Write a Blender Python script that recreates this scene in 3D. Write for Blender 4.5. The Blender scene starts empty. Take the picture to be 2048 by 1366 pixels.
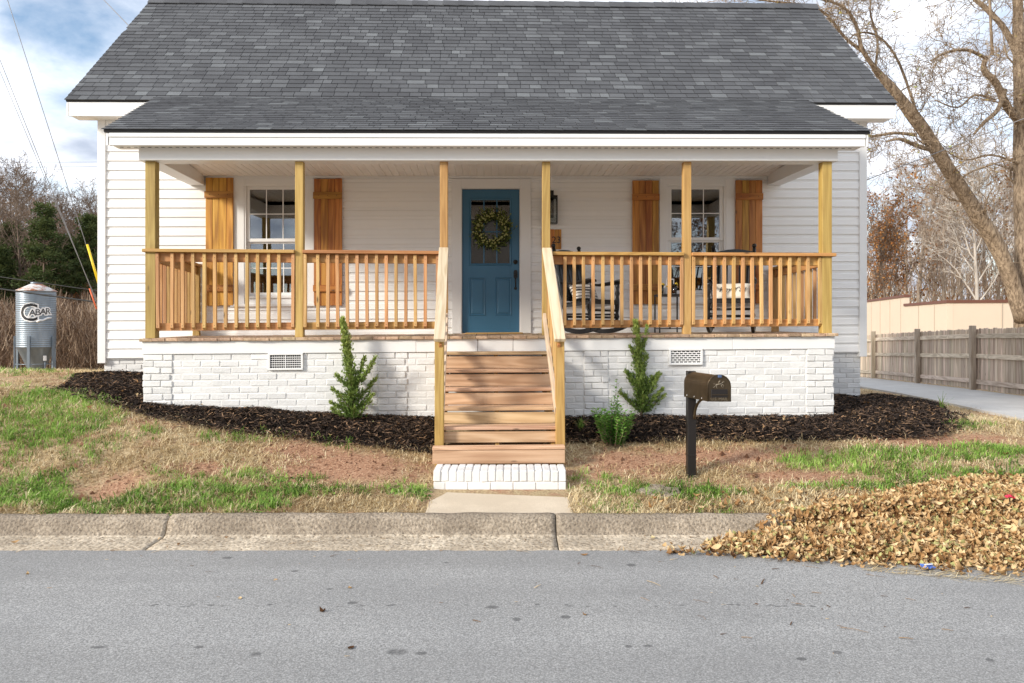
import bpy, bmesh, math, random
import numpy as np
from mathutils import Vector, Matrix, noise as mnoise
R = math.radians
scene = bpy.context.scene
COL = scene.collection
# ------------------------------------------------------------------ camera
CAMZ = 1.62          # eye height above the gutter
F = 1500.0           # focal length in photo pixels (2048 wide)
HORIZON = 650.0
cam_d = bpy.data.cameras.new('camera'); cam = bpy.data.objects.new('camera', cam_d); COL.objects.link(cam)
cam.location = (0, 0, CAMZ); cam.rotation_euler = (R(90), 0, 0)
cam_d.sensor_width = 36; cam_d.lens = 36 * F / 2048.0
cam_d.shift_y = -(683.0 - HORIZON) / 2048.0
cam_d.clip_start = 0.05; cam_d.clip_end = 2000
scene.camera = cam
scene.render.resolution_x = 1024; scene.render.resolution_y = 683
# ------------------------------------------------------------------ sky, sun, exposure
SUN_EL, SUN_AZ = 23.0, 57.0     # azimuth: degrees to the left of straight behind the camera
S = Vector((-math.sin(R(SUN_AZ)) * math.cos(R(SUN_EL)), -math.cos(R(SUN_AZ)) * math.cos(R(SUN_EL)), math.sin(R(SUN_EL))))
sun_d = bpy.data.lights.new('sun', 'SUN'); sun = bpy.data.objects.new('sun', sun_d); COL.objects.link(sun)
sun_d.energy = 1.5; sun_d.angle = R(10.0); sun_d.color = (1.0, 0.93, 0.82)
sun.rotation_euler = S.to_track_quat('Z', 'Y').to_euler(); sun.location = (-10, -12, 12)
world = bpy.data.worlds.new('World'); scene.world = world; world.use_nodes = True
def build_world():
    nt = world.node_tree; nt.nodes.clear(); n = nt.nodes.new; l = nt.links.new
    sky = n('ShaderNodeTexSky'); sky.sky_type = 'NISHITA'; sky.sun_disc = False
    sky.sun_elevation = R(SUN_EL); sky.sun_rotation = R(180 + SUN_AZ); sky.air_density = 1.0; sky.dust_density = 0.6
    sc = n('ShaderNodeVectorMath'); sc.operation = 'SCALE'; sc.inputs['Scale'].default_value = 0.066
    l(sky.outputs[0], sc.inputs[0])
    tc = n('ShaderNodeTexCoord'); sep = n('ShaderNodeSeparateXYZ'); l(tc.outputs['Generated'], sep.inputs[0])
    ab = n('ShaderNodeMath'); ab.operation = 'ABSOLUTE'; l(sep.outputs[2], ab.inputs[0])
    ad = n('ShaderNodeMath'); ad.operation = 'ADD'; ad.inputs[1].default_value = 0.22; l(ab.outputs[0], ad.inputs[0])
    dv = n('ShaderNodeVectorMath'); dv.operation = 'DIVIDE'; l(tc.outputs['Generated'], dv.inputs[0])
    cb = n('ShaderNodeCombineXYZ')
    for i in range(3): l(ad.outputs[0], cb.inputs[i])
    l(cb.outputs[0], dv.inputs[1])
    no = n('ShaderNodeTexNoise'); no.inputs['Scale'].default_value = 2.3; no.inputs['Detail'].default_value = 7; no.inputs['Roughness'].default_value = 0.56; no.inputs['Distortion'].default_value = 0.25
    l(dv.outputs[0], no.inputs['Vector'])
    rp = n('ShaderNodeValToRGB'); rp.color_ramp.elements[0].position = 0.26; rp.color_ramp.elements[1].position = 0.52
    l(no.outputs[0], rp.inputs[0])
    no2 = n('ShaderNodeTexNoise'); no2.inputs['Scale'].default_value = 4.2; no2.inputs['Detail'].default_value = 5; l(dv.outputs[0], no2.inputs['Vector'])
    rc = n('ShaderNodeValToRGB'); rc.color_ramp.elements[0].position = 0.3; rc.color_ramp.elements[0].color = (0.19, 0.215, 0.262, 1)
    rc.color_ramp.elements[1].position = 0.66; rc.color_ramp.elements[1].color = (0.47, 0.485, 0.515, 1); l(no2.outputs[0], rc.inputs[0])
    mx = n('ShaderNodeMix'); mx.data_type = 'RGBA'; l(rp.outputs[0], mx.inputs[0]); l(sc.outputs[0], mx.inputs[6]); l(rc.outputs[0], mx.inputs[7])
    bg = n('ShaderNodeBackground'); bg.inputs[1].default_value = 1.0; l(mx.outputs[2], bg.inputs[0])
    o = n('ShaderNodeOutputWorld'); l(bg.outputs[0], o.inputs[0])
build_world()
vs = scene.view_settings; vs.view_transform = 'Standard'; vs.look = 'None'; vs.gamma = 1; vs.exposure = 1.70; vs.use_curve_mapping = False
# ------------------------------------------------------------------ frame helpers
YAW = R(2.1); HY = 8.47; SLOPE = 0.007
_c, _s = math.cos(YAW), math.sin(YAW)
def ray(px, py): return Vector(((px - 1024) / F, 1.0, -(py - HORIZON) / F))
def loc_of(px, py, y):
    """point of the pixel's ray on the house-frame plane y (house frame: x along the facade, y inward)"""
    d = ray(px, py); ox, oy = 0.0, -HY
    o = (ox * _c + oy * _s, -ox * _s + oy * _c); dl = (d.x * _c + d.y * _s, -d.x * _s + d.y * _c)
    t = (y - o[1]) / dl[1]
    x = o[0] + t * dl[0]; z = CAMZ + t * d.z
    return x, z - SLOPE * x
def HX(px, y): return loc_of(px, 650, y)[0]
def HZ(px, py, y): return loc_of(px, py, y)[1]
def to_world(x, y, z): return Vector((x * _c - y * _s, HY + x * _s + y * _c, z + SLOPE * x))
# ------------------------------------------------------------------ mesh helpers
class MB:
    def __init__(s): s.v = []; s.f = []; s.sm = []
    def add(s, vs_, fs_, smooth=False):
        o = len(s.v); s.v.extend([tuple(p) for p in vs_]); s.f.extend([tuple(i + o for i in f) for f in fs_]); s.sm.extend([smooth] * len(fs_)); return s
    def box(s, x0, x1, y0, y1, z0, z1, b=0.0):
        if b <= 0:
            return s.add([(x0,y0,z0),(x1,y0,z0),(x1,y1,z0),(x0,y1,z0),(x0,y0,z1),(x1,y0,z1),(x1,y1,z1),(x0,y1,z1)],
                  [(0,3,2,1),(4,5,6,7),(0,1,5,4),(1,2,6,5),(2,3,7,6),(3,0,4,7)])
        vs_ = []; idx = {}
        X, Y, Z = (x0, x1), (y0, y1), (z0, z1)
        for i in (0, 1):
            for j in (0, 1):
                for k in (0, 1):
                    sx, sy, sz = (1, -1)[i], (1, -1)[j], (1, -1)[k]
                    for a in range(3):
                        p = [X[i] + sx * b, Y[j] + sy * b, Z[k] + sz * b]
                        p[a] = (X[i], Y[j], Z[k])[a]; idx[(i, j, k, a)] = len(vs_); vs_.append(p)
        fs_ = []
        for a in range(3):
            o1, o2 = [(1, 2), (2, 0), (0, 1)][a]
            for e in (0, 1):
                q = []
                for (u, w) in ((0, 0), (1, 0), (1, 1), (0, 1)):
                    c = [0, 0, 0]; c[a] = e; c[o1] = u; c[o2] = w; q.append(idx[(c[0], c[1], c[2], a)])
                fs_.append(tuple(q) if e else tuple(reversed(q)))
        for a in range(3):          # edges along axis a
            o1, o2 = [(1, 2), (2, 0), (0, 1)][a]
            for u in (0, 1):
                for w in (0, 1):
                    c0 = [0, 0, 0]; c0[o1] = u; c0[o2] = w; c1 = list(c0); c1[a] = 1
                    q = [idx[(*c0, o1)], idx[(*c1, o1)], idx[(*c1, o2)], idx[(*c0, o2)]]
                    fs_.append(tuple(q) if (u == w) == False else tuple(reversed(q)))
        for i in (0, 1):
            for j in (0, 1):
                for k in (0, 1):
                    q = [idx[(i, j, k, 0)], idx[(i, j, k, 1)], idx[(i, j, k, 2)]]
                    fs_.append(tuple(q) if (i + j + k) % 2 == 1 else tuple(reversed(q)))
        return s.add(vs_, fs_)
    def prism(s, poly, axis, a0, a1):
        """poly: 2D points in the plane of the other two axes (x->(y,z), y->(x,z), z->(x,y))"""
        def P(p, a): return (a, p[0], p[1]) if axis == 'x' else ((p[0], a, p[1]) if axis == 'y' else (p[0], p[1], a))
        n = len(poly); vs_ = [P(p, a0) for p in poly] + [P(p, a1) for p in poly]
        fs_ = [tuple(range(n))[::-1], tuple(range(n, 2 * n))] + [(i, (i + 1) % n, n + (i + 1) % n, n + i) for i in range(n)]
        return s.add(vs_, fs_)
    def tube(s, pts, rad, n=6, cap=True, flat=1.0):
        pts = [Vector(p) for p in pts]; m = len(pts)
        if not hasattr(rad, '__len__'): rad = [rad] * m
        vs_ = []; up = None
        for i in range(m):
            t = (pts[min(i + 1, m - 1)] - pts[max(i - 1, 0)])
            t = t.normalized() if t.length > 1e-9 else Vector((0, 0, 1))
            if up is None: up = t.orthogonal().normalized()
            up = (up - t * up.dot(t)); up = up.normalized() if up.length > 1e-6 else t.orthogonal().normalized()
            w = t.cross(up)
            for k in range(n):
                a = 2 * math.pi * k / n; vs_.append(pts[i] + (up * math.cos(a) * flat + w * math.sin(a)) * rad[i])
        fs_ = []
        for i in range(m - 1):
            for k in range(n):
                fs_.append((i * n + k, i * n + (k + 1) % n, (i + 1) * n + (k + 1) % n, (i + 1) * n + k))
        if cap: fs_ += [tuple(range(n))[::-1], tuple(range((m - 1) * n, m * n))]
        return s.add(vs_, fs_, True)
    def lathe(s, prof, n=16, c=(0, 0, 0), axis='z'):
        vs_ = []; m = len(prof)
        for (r, z) in prof:
            for k in range(n):
                a = 2 * math.pi * k / n; p = (r * math.cos(a), r * math.sin(a), z)
                if axis == 'y': p = (p[0], p[2], -p[1])
                if axis == 'x': p = (p[2], p[0], p[1])
                vs_.append((p[0] + c[0], p[1] + c[1], p[2] + c[2]))
        fs_ = []
        for i in range(m - 1):
            for k in range(n): fs_.append((i * n + k, i * n + (k + 1) % n, (i + 1) * n + (k + 1) % n, (i + 1) * n + k))
        fs_ += [tuple(range(n))[::-1], tuple(range((m - 1) * n, m * n))]
        return s.add(vs_, fs_, True)
    def obox(s, p0, p1, w, h, up=(0, 0, 1), b=0.0):
        """box from p0 to p1 with cross-section w (sideways) x h (along up)"""
        p0, p1 = Vector(p0), Vector(p1); t = (p1 - p0); L = t.length; t.normalize(); up = Vector(up); sd = t.cross(up).normalized(); up = sd.cross(t)
        q = MB().box(0, L, -w / 2, w / 2, -h / 2, h / 2, b)
        return s.add([p0 + t * v[0] + sd * -v[1] + up * v[2] for v in q.v], q.f)
    def build(s, name, mat, parent=None, shear=False, loc=None):
        me = bpy.data.meshes.new(name)
        vs_ = [(x, y, z + SLOPE * x) for x, y, z in s.v] if shear else s.v
        me.from_pydata(vs_, [], s.f); 
        if any(s.sm): me.polygons.foreach_set('use_smooth', s.sm)
        me.update(); 
        if mat: me.materials.append(mat)
        return link(name, me, parent, loc)
def link(name, me, parent=None, loc=None, rot=None):
    o = bpy.data.objects.new(name, me); COL.objects.link(o)
    if parent is not None: o.parent = parent
    if loc is not None: o.location = loc
    if rot is not None: o.rotation_euler = rot
    return o
def np_mesh(name, V, faces_idx, nper, mat, attr=None, smooth=False):
    """V (n,3); faces_idx flat int array, nper verts per face; attr: per-vertex float 'tone'"""
    me = bpy.data.meshes.new(name); V = np.asarray(V, dtype=np.float32); fi = np.asarray(faces_idx, dtype=np.int32).ravel(); nf = len(fi) // nper
    me.vertices.add(len(V)); me.vertices.foreach_set('co', V.ravel())
    me.loops.add(len(fi)); me.loops.foreach_set('vertex_index', fi)
    me.polygons.add(nf); me.polygons.foreach_set('loop_start', np.arange(nf, dtype=np.int32) * nper)
    try: me.polygons.foreach_set('loop_total', np.full(nf, nper, dtype=np.int32))
    except Exception: pass
    me.polygons.foreach_set('use_smooth', np.full(nf, bool(smooth)))
    if attr is not None:
        a = me.attributes.new('tone', 'FLOAT', 'POINT'); a.data.foreach_set('value', np.asarray(attr, dtype=np.float32).ravel())
    me.update(calc_edges=True); me.validate()
    if mat: me.materials.append(mat)
    return me
def empty(name, loc=(0, 0, 0), rz=0):
    o = bpy.data.objects.new(name, None); COL.objects.link(o); o.location = loc; o.rotation_euler = (0, 0, rz); o.empty_display_size = 0.1; return o
def tag(o, label, cat, group=None):
    o['label'] = label; o['category'] = cat
    if group: o['group'] = group
    return o
def kind(o, k): o['kind'] = k; return o
def copy_tree(o, parent=None):
    c = o.copy(); COL.objects.link(c); c.parent = parent
    for ch in o.children: copy_tree(ch, c)
    return c
def text_mesh(txt, size, ext=0.002, align='CENTER', shear=0.0, offset=0.0):
    cu = bpy.data.curves.new('lettering', 'FONT'); cu.body = txt; cu.size = size; cu.extrude = ext; cu.align_x = align; cu.align_y = 'CENTER'; cu.shear = shear; cu.offset = offset; cu.resolution_u = 3
    o = bpy.data.objects.new('lettering', cu); COL.objects.link(o)
    dg = bpy.context.evaluated_depsgraph_get(); me = bpy.data.meshes.new_from_object(o.evaluated_get(dg))
    bpy.data.objects.remove(o); bpy.data.curves.remove(cu); return me
# ------------------------------------------------------------------ materials
class NT:
    def __init__(s, name):
        s.m = bpy.data.materials.new(name); s.m.use_nodes = True; s.t = s.m.node_tree; s.t.nodes.clear()
        s.b = s.n('ShaderNodeBsdfPrincipled'); s.o = s.n('ShaderNodeOutputMaterial'); s.l(s.b.outputs[0], s.o.inputs[0])
    def n(s, t, **k):
        x = s.t.nodes.new(t)
        for a, v in k.items(): setattr(x, a, v)
        return x
    def l(s, a, b): s.t.links.new(a, b)
    def put(s, sock, v):
        if hasattr(v, 'is_output'): s.l(v, sock)
        else: sock.default_value = v
    def math(s, op, a, b=0.0, c=0.0, clamp=False):
        x = s.n('ShaderNodeMath', operation=op, use_clamp=clamp); s.put(x.inputs[0], a); s.put(x.inputs[1], b); s.put(x.inputs[2], c); return x.outputs[0]
    def noise(s, vec, scale, detail=4, rough=0.55, dist=0.0):
        x = s.n('ShaderNodeTexNoise'); x.inputs['Scale'].default_value = scale; x.inputs['Detail'].default_value = detail; x.inputs['Roughness'].default_value = rough; x.inputs['Distortion'].default_value = dist
        if vec is not None: s.l(vec, x.inputs['Vector'])
        return x.outputs[0]
    def vor(s, vec, scale, out='Distance'):
        x = s.n('ShaderNodeTexVoronoi'); x.inputs['Scale'].default_value = scale
        if vec is not None: s.l(vec, x.inputs['Vector'])
        return x.outputs[out]
    def ramp(s, fac, stops):
        x = s.n('ShaderNodeValToRGB'); e = x.color_ramp.elements
        while len(e) < len(stops): e.new(0.5)
        for el, (p, c) in zip(e, stops):
            el.position = p; el.color = (c, c, c, 1) if not hasattr(c, '__len__') else (*c, 1)
        s.l(fac, x.inputs[0]); return x.outputs[0]
    def mix(s, fac, a, b, mode='MIX'):
        x = s.n('ShaderNodeMix', data_type='RGBA', blend_type=mode)
        for sock, v in ((x.inputs[0], fac), (x.inputs[6], a), (x.inputs[7], b)):
            if hasattr(v, 'is_output'): s.l(v, sock)
            elif sock is x.inputs[0]: sock.default_value = v
            else: sock.default_value = (*v, 1)
        return x.outputs[2]
    def obj(s): return s.n('ShaderNodeTexCoord').outputs['Object']
    def pos(s): return s.n('ShaderNodeNewGeometry').outputs['Position']
    def rnd(s): return s.n('ShaderNodeObjectInfo').outputs['Random']
    def tone(s): return s.n('ShaderNodeAttribute', attribute_name='tone').outputs['Fac']
    def mapv(s, vec, scale, off=None):
        x = s.n('ShaderNodeMapping'); s.l(vec, x.inputs['Vector']); x.inputs['Scale'].default_value = scale
        if off is not None:
            if hasattr(off, 'is_output'): s.l(off, x.inputs['Location'])
            else: x.inputs['Location'].default_value = off
        return x.outputs[0]
    def rvec(s, k=37.0):
        c = s.n('ShaderNodeCombineXYZ'); r = s.rnd()
        for i, f in enumerate((k, k * 1.7, k * 2.3)): s.l(s.math('MULTIPLY', r, f), c.inputs[i])
        return c.outputs[0]
    def bump(s, h, strength=0.3, dist=0.01):
        x = s.n('ShaderNodeBump'); x.inputs['Strength'].default_value = strength; x.inputs['Distance'].default_value = dist; s.l(h, x.inputs['Height']); s.l(x.outputs[0], s.b.inputs['Normal'])
    def fin(s, col, rough=0.6, metal=0.0, spec=0.5):
        s.put(s.b.inputs['Base Color'], col if hasattr(col, 'is_output') else (*col, 1)); s.put(s.b.inputs['Roughness'], rough); s.b.inputs['Metallic'].default_value = metal; s.b.inputs['Specular IOR Level'].default_value = spec
        return s.m
def sc3(c, f): return tuple(min(1, x * f) for x in c)
def wood(name, c1, c2, c3, axis='z', rough=0.65, knots=0.5, var=0.25, grain=14.0):
    m = NT(name); sc = [grain] * 3
    for a_ in axis: sc['xyz'.index(a_)] = grain * 0.07
    v = m.mapv(m.obj(), sc, m.rvec())
    g = m.noise(v, 1.0, 5, 0.6, 1.2)
    rings = m.math('SINE', m.math('MULTIPLY', m.noise(v, 0.55, 2, 0.5, 0.6), 42.0))
    fac = m.math('ADD', m.math('MULTIPLY', g, 0.75), m.math('MULTIPLY', rings, 0.10))
    col = m.ramp(fac, [(0.22, c3), (0.42, c2), (0.62, c1)])
    fine = [grain * 14] * 3; fine = [grain * 14 if a_ not in axis else grain * 0.4 for a_ in 'xyz']
    f = m.noise(m.mapv(m.obj(), fine, m.rvec()), 1.0, 3)
    col = m.mix(m.math('MULTIPLY', f, 0.5), col, sc3(c2, 0.72))
    sk = [7.0] * 3; sk = [7.0 if a_ not in axis else 2.2 for a_ in 'xyz']
    vk = m.vor(m.mapv(m.obj(), sk, m.rvec(91.0)), 1.0)
    kn = m.ramp(vk, [(0.035, 1.0), (0.10, 0.0)])
    col = m.mix(m.math('MULTIPLY', kn, knots), col, (0.05, 0.022, 0.008))
    r = m.rnd(); hs = m.n('ShaderNodeHueSaturation'); m.l(col, hs.inputs['Color'])
    m.l(m.math('ADD', m.math('MULTIPLY', r, var * 2), 1 - var), hs.inputs['Value']); m.l(m.math('ADD', m.math('MULTIPLY', m.math('FRACT', m.math('MULTIPLY', r, 13.7)), 0.03), 0.485), hs.inputs['Hue'])
    m.bump(m.math('ADD', fac, m.math('MULTIPLY', f, 0.4)), 0.25, 0.004)
    return m.fin(hs.outputs[0], rough)
def paint(name, c, rough=0.5, dirt=0.12, scale=3.0, bump=0.05, bs=120.0, var=0.05):
    m = NT(name); p = m.obj()
    n1 = m.noise(p, scale, 6, 0.6); n2 = m.noise(p, bs, 3)
    col = m.mix(m.ramp(n1, [(0.4, 0.0), (0.75, dirt)]), c, sc3(c, 0.6))
    r = m.rnd(); hs = m.n('ShaderNodeHueSaturation'); m.l(col, hs.inputs['Color']); m.l(m.math('ADD', m.math('MULTIPLY', r, var), 1 - var), hs.inputs['Value'])
    m.bump(n2, bump, 0.003); return m.fin(hs.outputs[0], rough)
M = {}
M['white'] = paint('white_vinyl', (0.87, 0.86, 0.84), 0.45, 0.08)
M['trim'] = paint('white_trim', (0.82, 0.815, 0.80), 0.4, 0.08)
M['ceil'] = paint('white_soffit', (0.88, 0.855, 0.82), 0.5, 0.05)
M['dark'] = paint('black_metal', (0.012, 0.011, 0.011), 0.45, 0.2)
M['drip'] = paint('black_drip_edge', (0.02, 0.02, 0.022), 0.6, 0.2)
M['chair'] = paint('black_lacquer', (0.010, 0.010, 0.011), 0.28, 0.2)
M['door'] = paint('blue_door', (0.045, 0.155, 0.265), 0.42, 0.15, 2.0, 0.08, 60.0)
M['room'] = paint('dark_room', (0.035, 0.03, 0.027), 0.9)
def brick_mat():
    m = NT('painted_brick'); p = m.mapv(m.obj(), (1, 1, 1), m.rvec(11.0))
    n1 = m.noise(p, 18, 6, 0.65); n2 = m.noise(p, 70, 4, 0.7); n3 = m.noise(m.pos(), 1.6, 4)
    col = m.mix(m.ramp(n1, [(0.55, 0.0), (0.85, 0.35)]), (0.76, 0.755, 0.74), (0.58, 0.565, 0.54))
    col = m.mix(m.ramp(n3, [(0.45, 0.0), (0.8, 0.18)]), col, (0.60, 0.58, 0.54))
    r = m.rnd(); hs = m.n('ShaderNodeHueSaturation'); m.l(col, hs.inputs['Color']); m.l(m.math('ADD', m.math('MULTIPLY', r, 0.14), 0.89), hs.inputs['Value'])
    m.bump(m.math('ADD', n1, m.math('MULTIPLY', n2, 0.5)), 0.55, 0.008); return m.fin(hs.outputs[0], 0.6)
M['brick'] = brick_mat()
M['mortar'] = paint('painted_mortar', (0.72, 0.71, 0.69), 0.75, 0.25, 6.0, 0.4, 60.0)
def shingle_mat(name, src):
    m = NT(name); r = m.rnd() if src == 'rnd' else m.tone()
    col = m.ramp(r, [(0.0, (0.10, 0.104, 0.112)), (0.5, (0.128, 0.133, 0.142)), (0.85, (0.158, 0.165, 0.175)), (1.0, (0.22, 0.233, 0.243))])
    g = m.noise(m.pos(), 130, 3, 0.8); g2 = m.noise(m.pos(), 1.3, 4)
    col = m.mix(m.ramp(g, [(0.35, 0.0), (0.7, 0.55)]), sc3((1, 1, 1), 1), col, 'MULTIPLY') if False else m.mix(m.ramp(g, [(0.3, 0.55), (0.7, 0.0)]), col, (0.022, 0.022, 0.025))
    col = m.mix(m.ramp(g2, [(0.35, 0.35), (0.6, 0.0)]), col, (0.04, 0.04, 0.045))
    m.bump(g, 0.5, 0.004); return m.fin(col, 0.9, 0, 0.25)
M['shingle_p'] = shingle_mat('asphalt_shingle', 'rnd'); M['shingle_s'] = shingle_mat('asphalt_shingle_field', 'tone')
M['post'] = wood('treated_pine_post', (0.56, 0.375, 0.135), (0.47, 0.295, 0.09), (0.35, 0.20, 0.055), 'z', 0.6, 0.7, 0.14)
M['rail_x'] = wood('railing_pine_x', (0.60, 0.345, 0.135), (0.52, 0.27, 0.085), (0.37, 0.17, 0.045), 'x', 0.6, 0.7, 0.14)
M['rail_y'] = wood('railing_pine_y', (0.60, 0.345, 0.135), (0.52, 0.27, 0.085), (0.37, 0.17, 0.045), 'y', 0.6, 0.7, 0.14)
M['rail_z'] = wood('railing_pine_z', (0.69, 0.44, 0.20), (0.60, 0.35, 0.14), (0.45, 0.235, 0.08), 'z', 0.6, 0.8, 0.15)
M['shut'] = wood('cedar_stain_z', (0.70, 0.36, 0.085), (0.56, 0.245, 0.042), (0.30, 0.10, 0.013), 'z', 0.5, 0.95, 0.26, 11)
M['shut_x'] = wood('cedar_stain_x', (0.58, 0.28, 0.06), (0.46, 0.19, 0.032), (0.28, 0.09, 0.012), 'x', 0.5, 0.9, 0.18, 11)
M['step'] = wood('stair_pine', (0.70, 0.495, 0.32), (0.58, 0.38, 0.225), (0.38, 0.22, 0.115), 'x', 0.7, 0.85, 0.17, 11)
M['deck'] = wood('deck_board', (0.58, 0.43, 0.29), (0.48, 0.335, 0.215), (0.31, 0.20, 0.12), 'y', 0.7, 0.4, 0.28)
M['hand'] = wood('pale_handrail', (0.74, 0.62, 0.46), (0.66, 0.53, 0.37), (0.50, 0.37, 0.23), 'yz', 0.7, 0.3, 0.08)
M['fence_z'] = wood('weathered_fence_z', (0.76, 0.635, 0.50), (0.61, 0.49, 0.375), (0.38, 0.285, 0.205), 'z', 0.85, 0.6, 0.3, 12)
M['fence_y'] = wood('weathered_fence_y', (0.78, 0.67, 0.54), (0.66, 0.55, 0.43), (0.42, 0.325, 0.24), 'y', 0.85, 0.5, 0.15, 12)
def glass_mat(name, tint=(0.0, 0.0, 0.0), boost=0.09):
    m = NT(name); gl = m.n('ShaderNodeBsdfGlossy'); gl.inputs['Roughness'].default_value = 0.015; gl.inputs['Color'].default_value = (0.95, 0.97, 1, 1)
    tr = m.n('ShaderNodeBsdfTransparent'); tr.inputs[0].default_value = (0.75, 0.78, 0.78, 1)
    fr = m.n('ShaderNodeFresnel'); fr.inputs[0].default_value = 1.52
    f = m.math('ADD', m.math('MULTIPLY', fr.outputs[0], 1.6), boost, clamp=True)
    mx = m.n('ShaderNodeMixShader'); m.l(f, mx.inputs[0]); m.l(tr.outputs[0], mx.inputs[1]); m.l(gl.outputs[0], mx.inputs[2]); m.l(mx.outputs[0], m.o.inputs[0])
    bn = m.n('ShaderNodeBump'); bn.inputs['Strength'].default_value = 0.03; bn.inputs['Distance'].default_value = 0.01; m.l(m.noise(m.obj(), 2.5, 2), bn.inputs['Height']); m.l(bn.outputs[0], gl.inputs['Normal'])
    return m.m
M['glass'] = glass_mat('window_glass')
def asphalt():
    m = NT('asphalt'); p = m.pos()
    g = m.noise(p, 110, 3, 0.85); g2 = m.vor(p, 60); w = m.noise(p, 0.7, 5, 0.6)
    col = m.ramp(g, [(0.33, (0.13, 0.13, 0.128)), (0.5, (0.285, 0.283, 0.277)), (0.67, (0.55, 0.545, 0.535))])
    col = m.mix(m.ramp(g2, [(0.06, 0.65), (0.2, 0.0)]), col, (0.52, 0.51, 0.49))
    col = m.mix(m.ramp(w, [(0.42, 0.22), (0.62, 0.0)]), col, (0.17, 0.172, 0.175))
    tw = m.noise(m.mapv(p, (.12, 1.6, 1)), 1.0, 4); col = m.mix(m.ramp(tw, [(0.40, 0.28), (0.62, 0.0)]), col, (0.16, 0.158, 0.153))
    # oil spots and drips with outlines of their own
    rr = random.Random(5); wob = m.noise(p, 9.0, 3)
    spots = [(795, 1306, 24, 8), (843, 1309, 14, 4), (512, 1311, 13, 5), (398, 1296, 10, 3), (1676, 1308, 12, 4.5), (1603, 1320, 10, 3.5), (1262, 1132, 11, 3.5), (455, 1117, 12, 2.5), (590, 1144, 8, 2), (1130, 1236, 13, 4), (1980, 1322, 10, 4), (706, 1208, 12, 3), (985, 1216, 14, 4), (1052, 1102, 8, 2), (892, 1127, 7, 1.6), (1033, 1240, 10, 4), (1295, 1294, 12, 3), (1258, 1295, 9, 3), (195, 1297, 22, 3), (660, 1180, 9, 1.6)]
    for k in range(34): spots.append((rr.uniform(300, 1650), 1213 + rr.uniform(-2, 2), rr.uniform(5, 11), 1.5))
    sep = m.n('ShaderNodeSeparateXYZ'); m.l(p, sep.inputs[0]); acc = None
    for (px, py, rx, ry) in spots:
        t = CAMZ * F / (py - HORIZON); X = (px - 1024) / F * t; ax = rx / F * t; ay = abs(CAMZ * F / (py - HORIZON - ry) - CAMZ * F / (py - HORIZON + ry)) / 2
        dx = m.math('MULTIPLY', m.math('SUBTRACT', sep.outputs[0], X), 1 / ax); dy = m.math('MULTIPLY', m.math('SUBTRACT', sep.outputs[1], t), 1 / ay)
        d = m.math('ADD', m.math('MULTIPLY', dx, dx), m.math('MULTIPLY', dy, dy))
        acc = d if acc is None else m.math('MINIMUM', acc, d)
    acc = m.math('ADD', acc, m.math('MULTIPLY', m.math('SUBTRACT', wob, 0.5), 3.0))
    col = m.mix(m.ramp(acc, [(0.25, 0.62), (0.95, 0.0)]), col, (0.055, 0.055, 0.056))
    m.bump(m.math('ADD', g, m.math('MULTIPLY', g2, 0.6)), 0.3, 0.005); return m.fin(col, 0.88, 0, 0.25)
M['asphalt'] = asphalt()
def concrete(name, c1, c2, c3, agg=0.5, sc=90.0, bumps=0.6):
    m = NT(name); p = m.pos(); a = m.noise(p, sc, 4, 0.75); w = m.noise(p, 2.2, 5, 0.6); v = m.vor(p, sc * 0.9)
    col = m.ramp(a, [(0.32, c3), (0.5, c2), (0.66, c1)])
    col = m.mix(m.ramp(w, [(0.45, 0.45), (0.65, 0.0)]), col, sc3(c3, 0.9))
    col = m.mix(m.ramp(v, [(0.12, agg), (0.3, 0.0)]), col, sc3(c3, 0.55))
    m.bump(m.math('ADD', a, m.math('MULTIPLY', v, 0.7)), bumps, 0.012); return m.fin(col, 0.9, 0, 0.2)
M['kerb'] = concrete('kerb_concrete', (0.52, 0.44, 0.345), (0.38, 0.315, 0.24), (0.16, 0.127, 0.095), 0.6, 48.0, 1.0)
M['gutter'] = concrete('gutter_concrete', (0.72, 0.63, 0.50), (0.56, 0.475, 0.365), (0.20, 0.155, 0.11), 0.9, 34.0, 0.9)
M['slab'] = concrete('walk_concrete', (0.74, 0.64, 0.51), (0.66, 0.56, 0.43), (0.50, 0.41, 0.30), 0.08, 130.0, 0.25)
M['drive'] = concrete('driveway_concrete', (0.58, 0.57, 0.55), (0.54, 0.53, 0.51), (0.46, 0.45, 0.43), 0.03, 130.0, 0.12)
def ground_mat():
    m = NT('lawn_soil'); p = m.pos(); a = m.noise(p, 0.9, 5, 0.6); b = m.noise(p, 45, 5, 0.7); c = m.noise(p, 3.3, 5, 0.65)
    soil = m.ramp(b, [(0.3, (0.19, 0.09, 0.052)), (0.5, (0.42, 0.24, 0.15)), (0.7, (0.60, 0.40, 0.27))])
    straw = m.ramp(b, [(0.3, (0.20, 0.13, 0.07)), (0.5, (0.46, 0.35, 0.205)), (0.7, (0.66, 0.54, 0.34))])
    st = m.math('SUBTRACT', m.ramp(c, [(0.36, 0.0), (0.52, 1.0)]), m.math('MULTIPLY', m.tone(), 1.3), clamp=True)
    col = m.mix(st, soil, straw)
    m.bump(b, 0.9, 0.03); return m.fin(col, 0.95, 0, 0.1)
M['ground'] = ground_mat()
def blade_mat(name, stops, rough=0.6, trans=0.25):
    m = NT(name); t = m.tone(); col = m.ramp(t, stops)
    tr = m.n('ShaderNodeBsdfTranslucent'); m.l(col, tr.inputs[0]); mx = m.n('ShaderNodeMixShader'); mx.inputs[0].default_value = trans
    m.fin(col, rough, 0, 0.2); m.l(m.b.outputs[0], mx.inputs[1]); m.l(tr.outputs[0], mx.inputs[2]); m.l(mx.outputs[0], m.o.inputs[0]); return m.m
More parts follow.
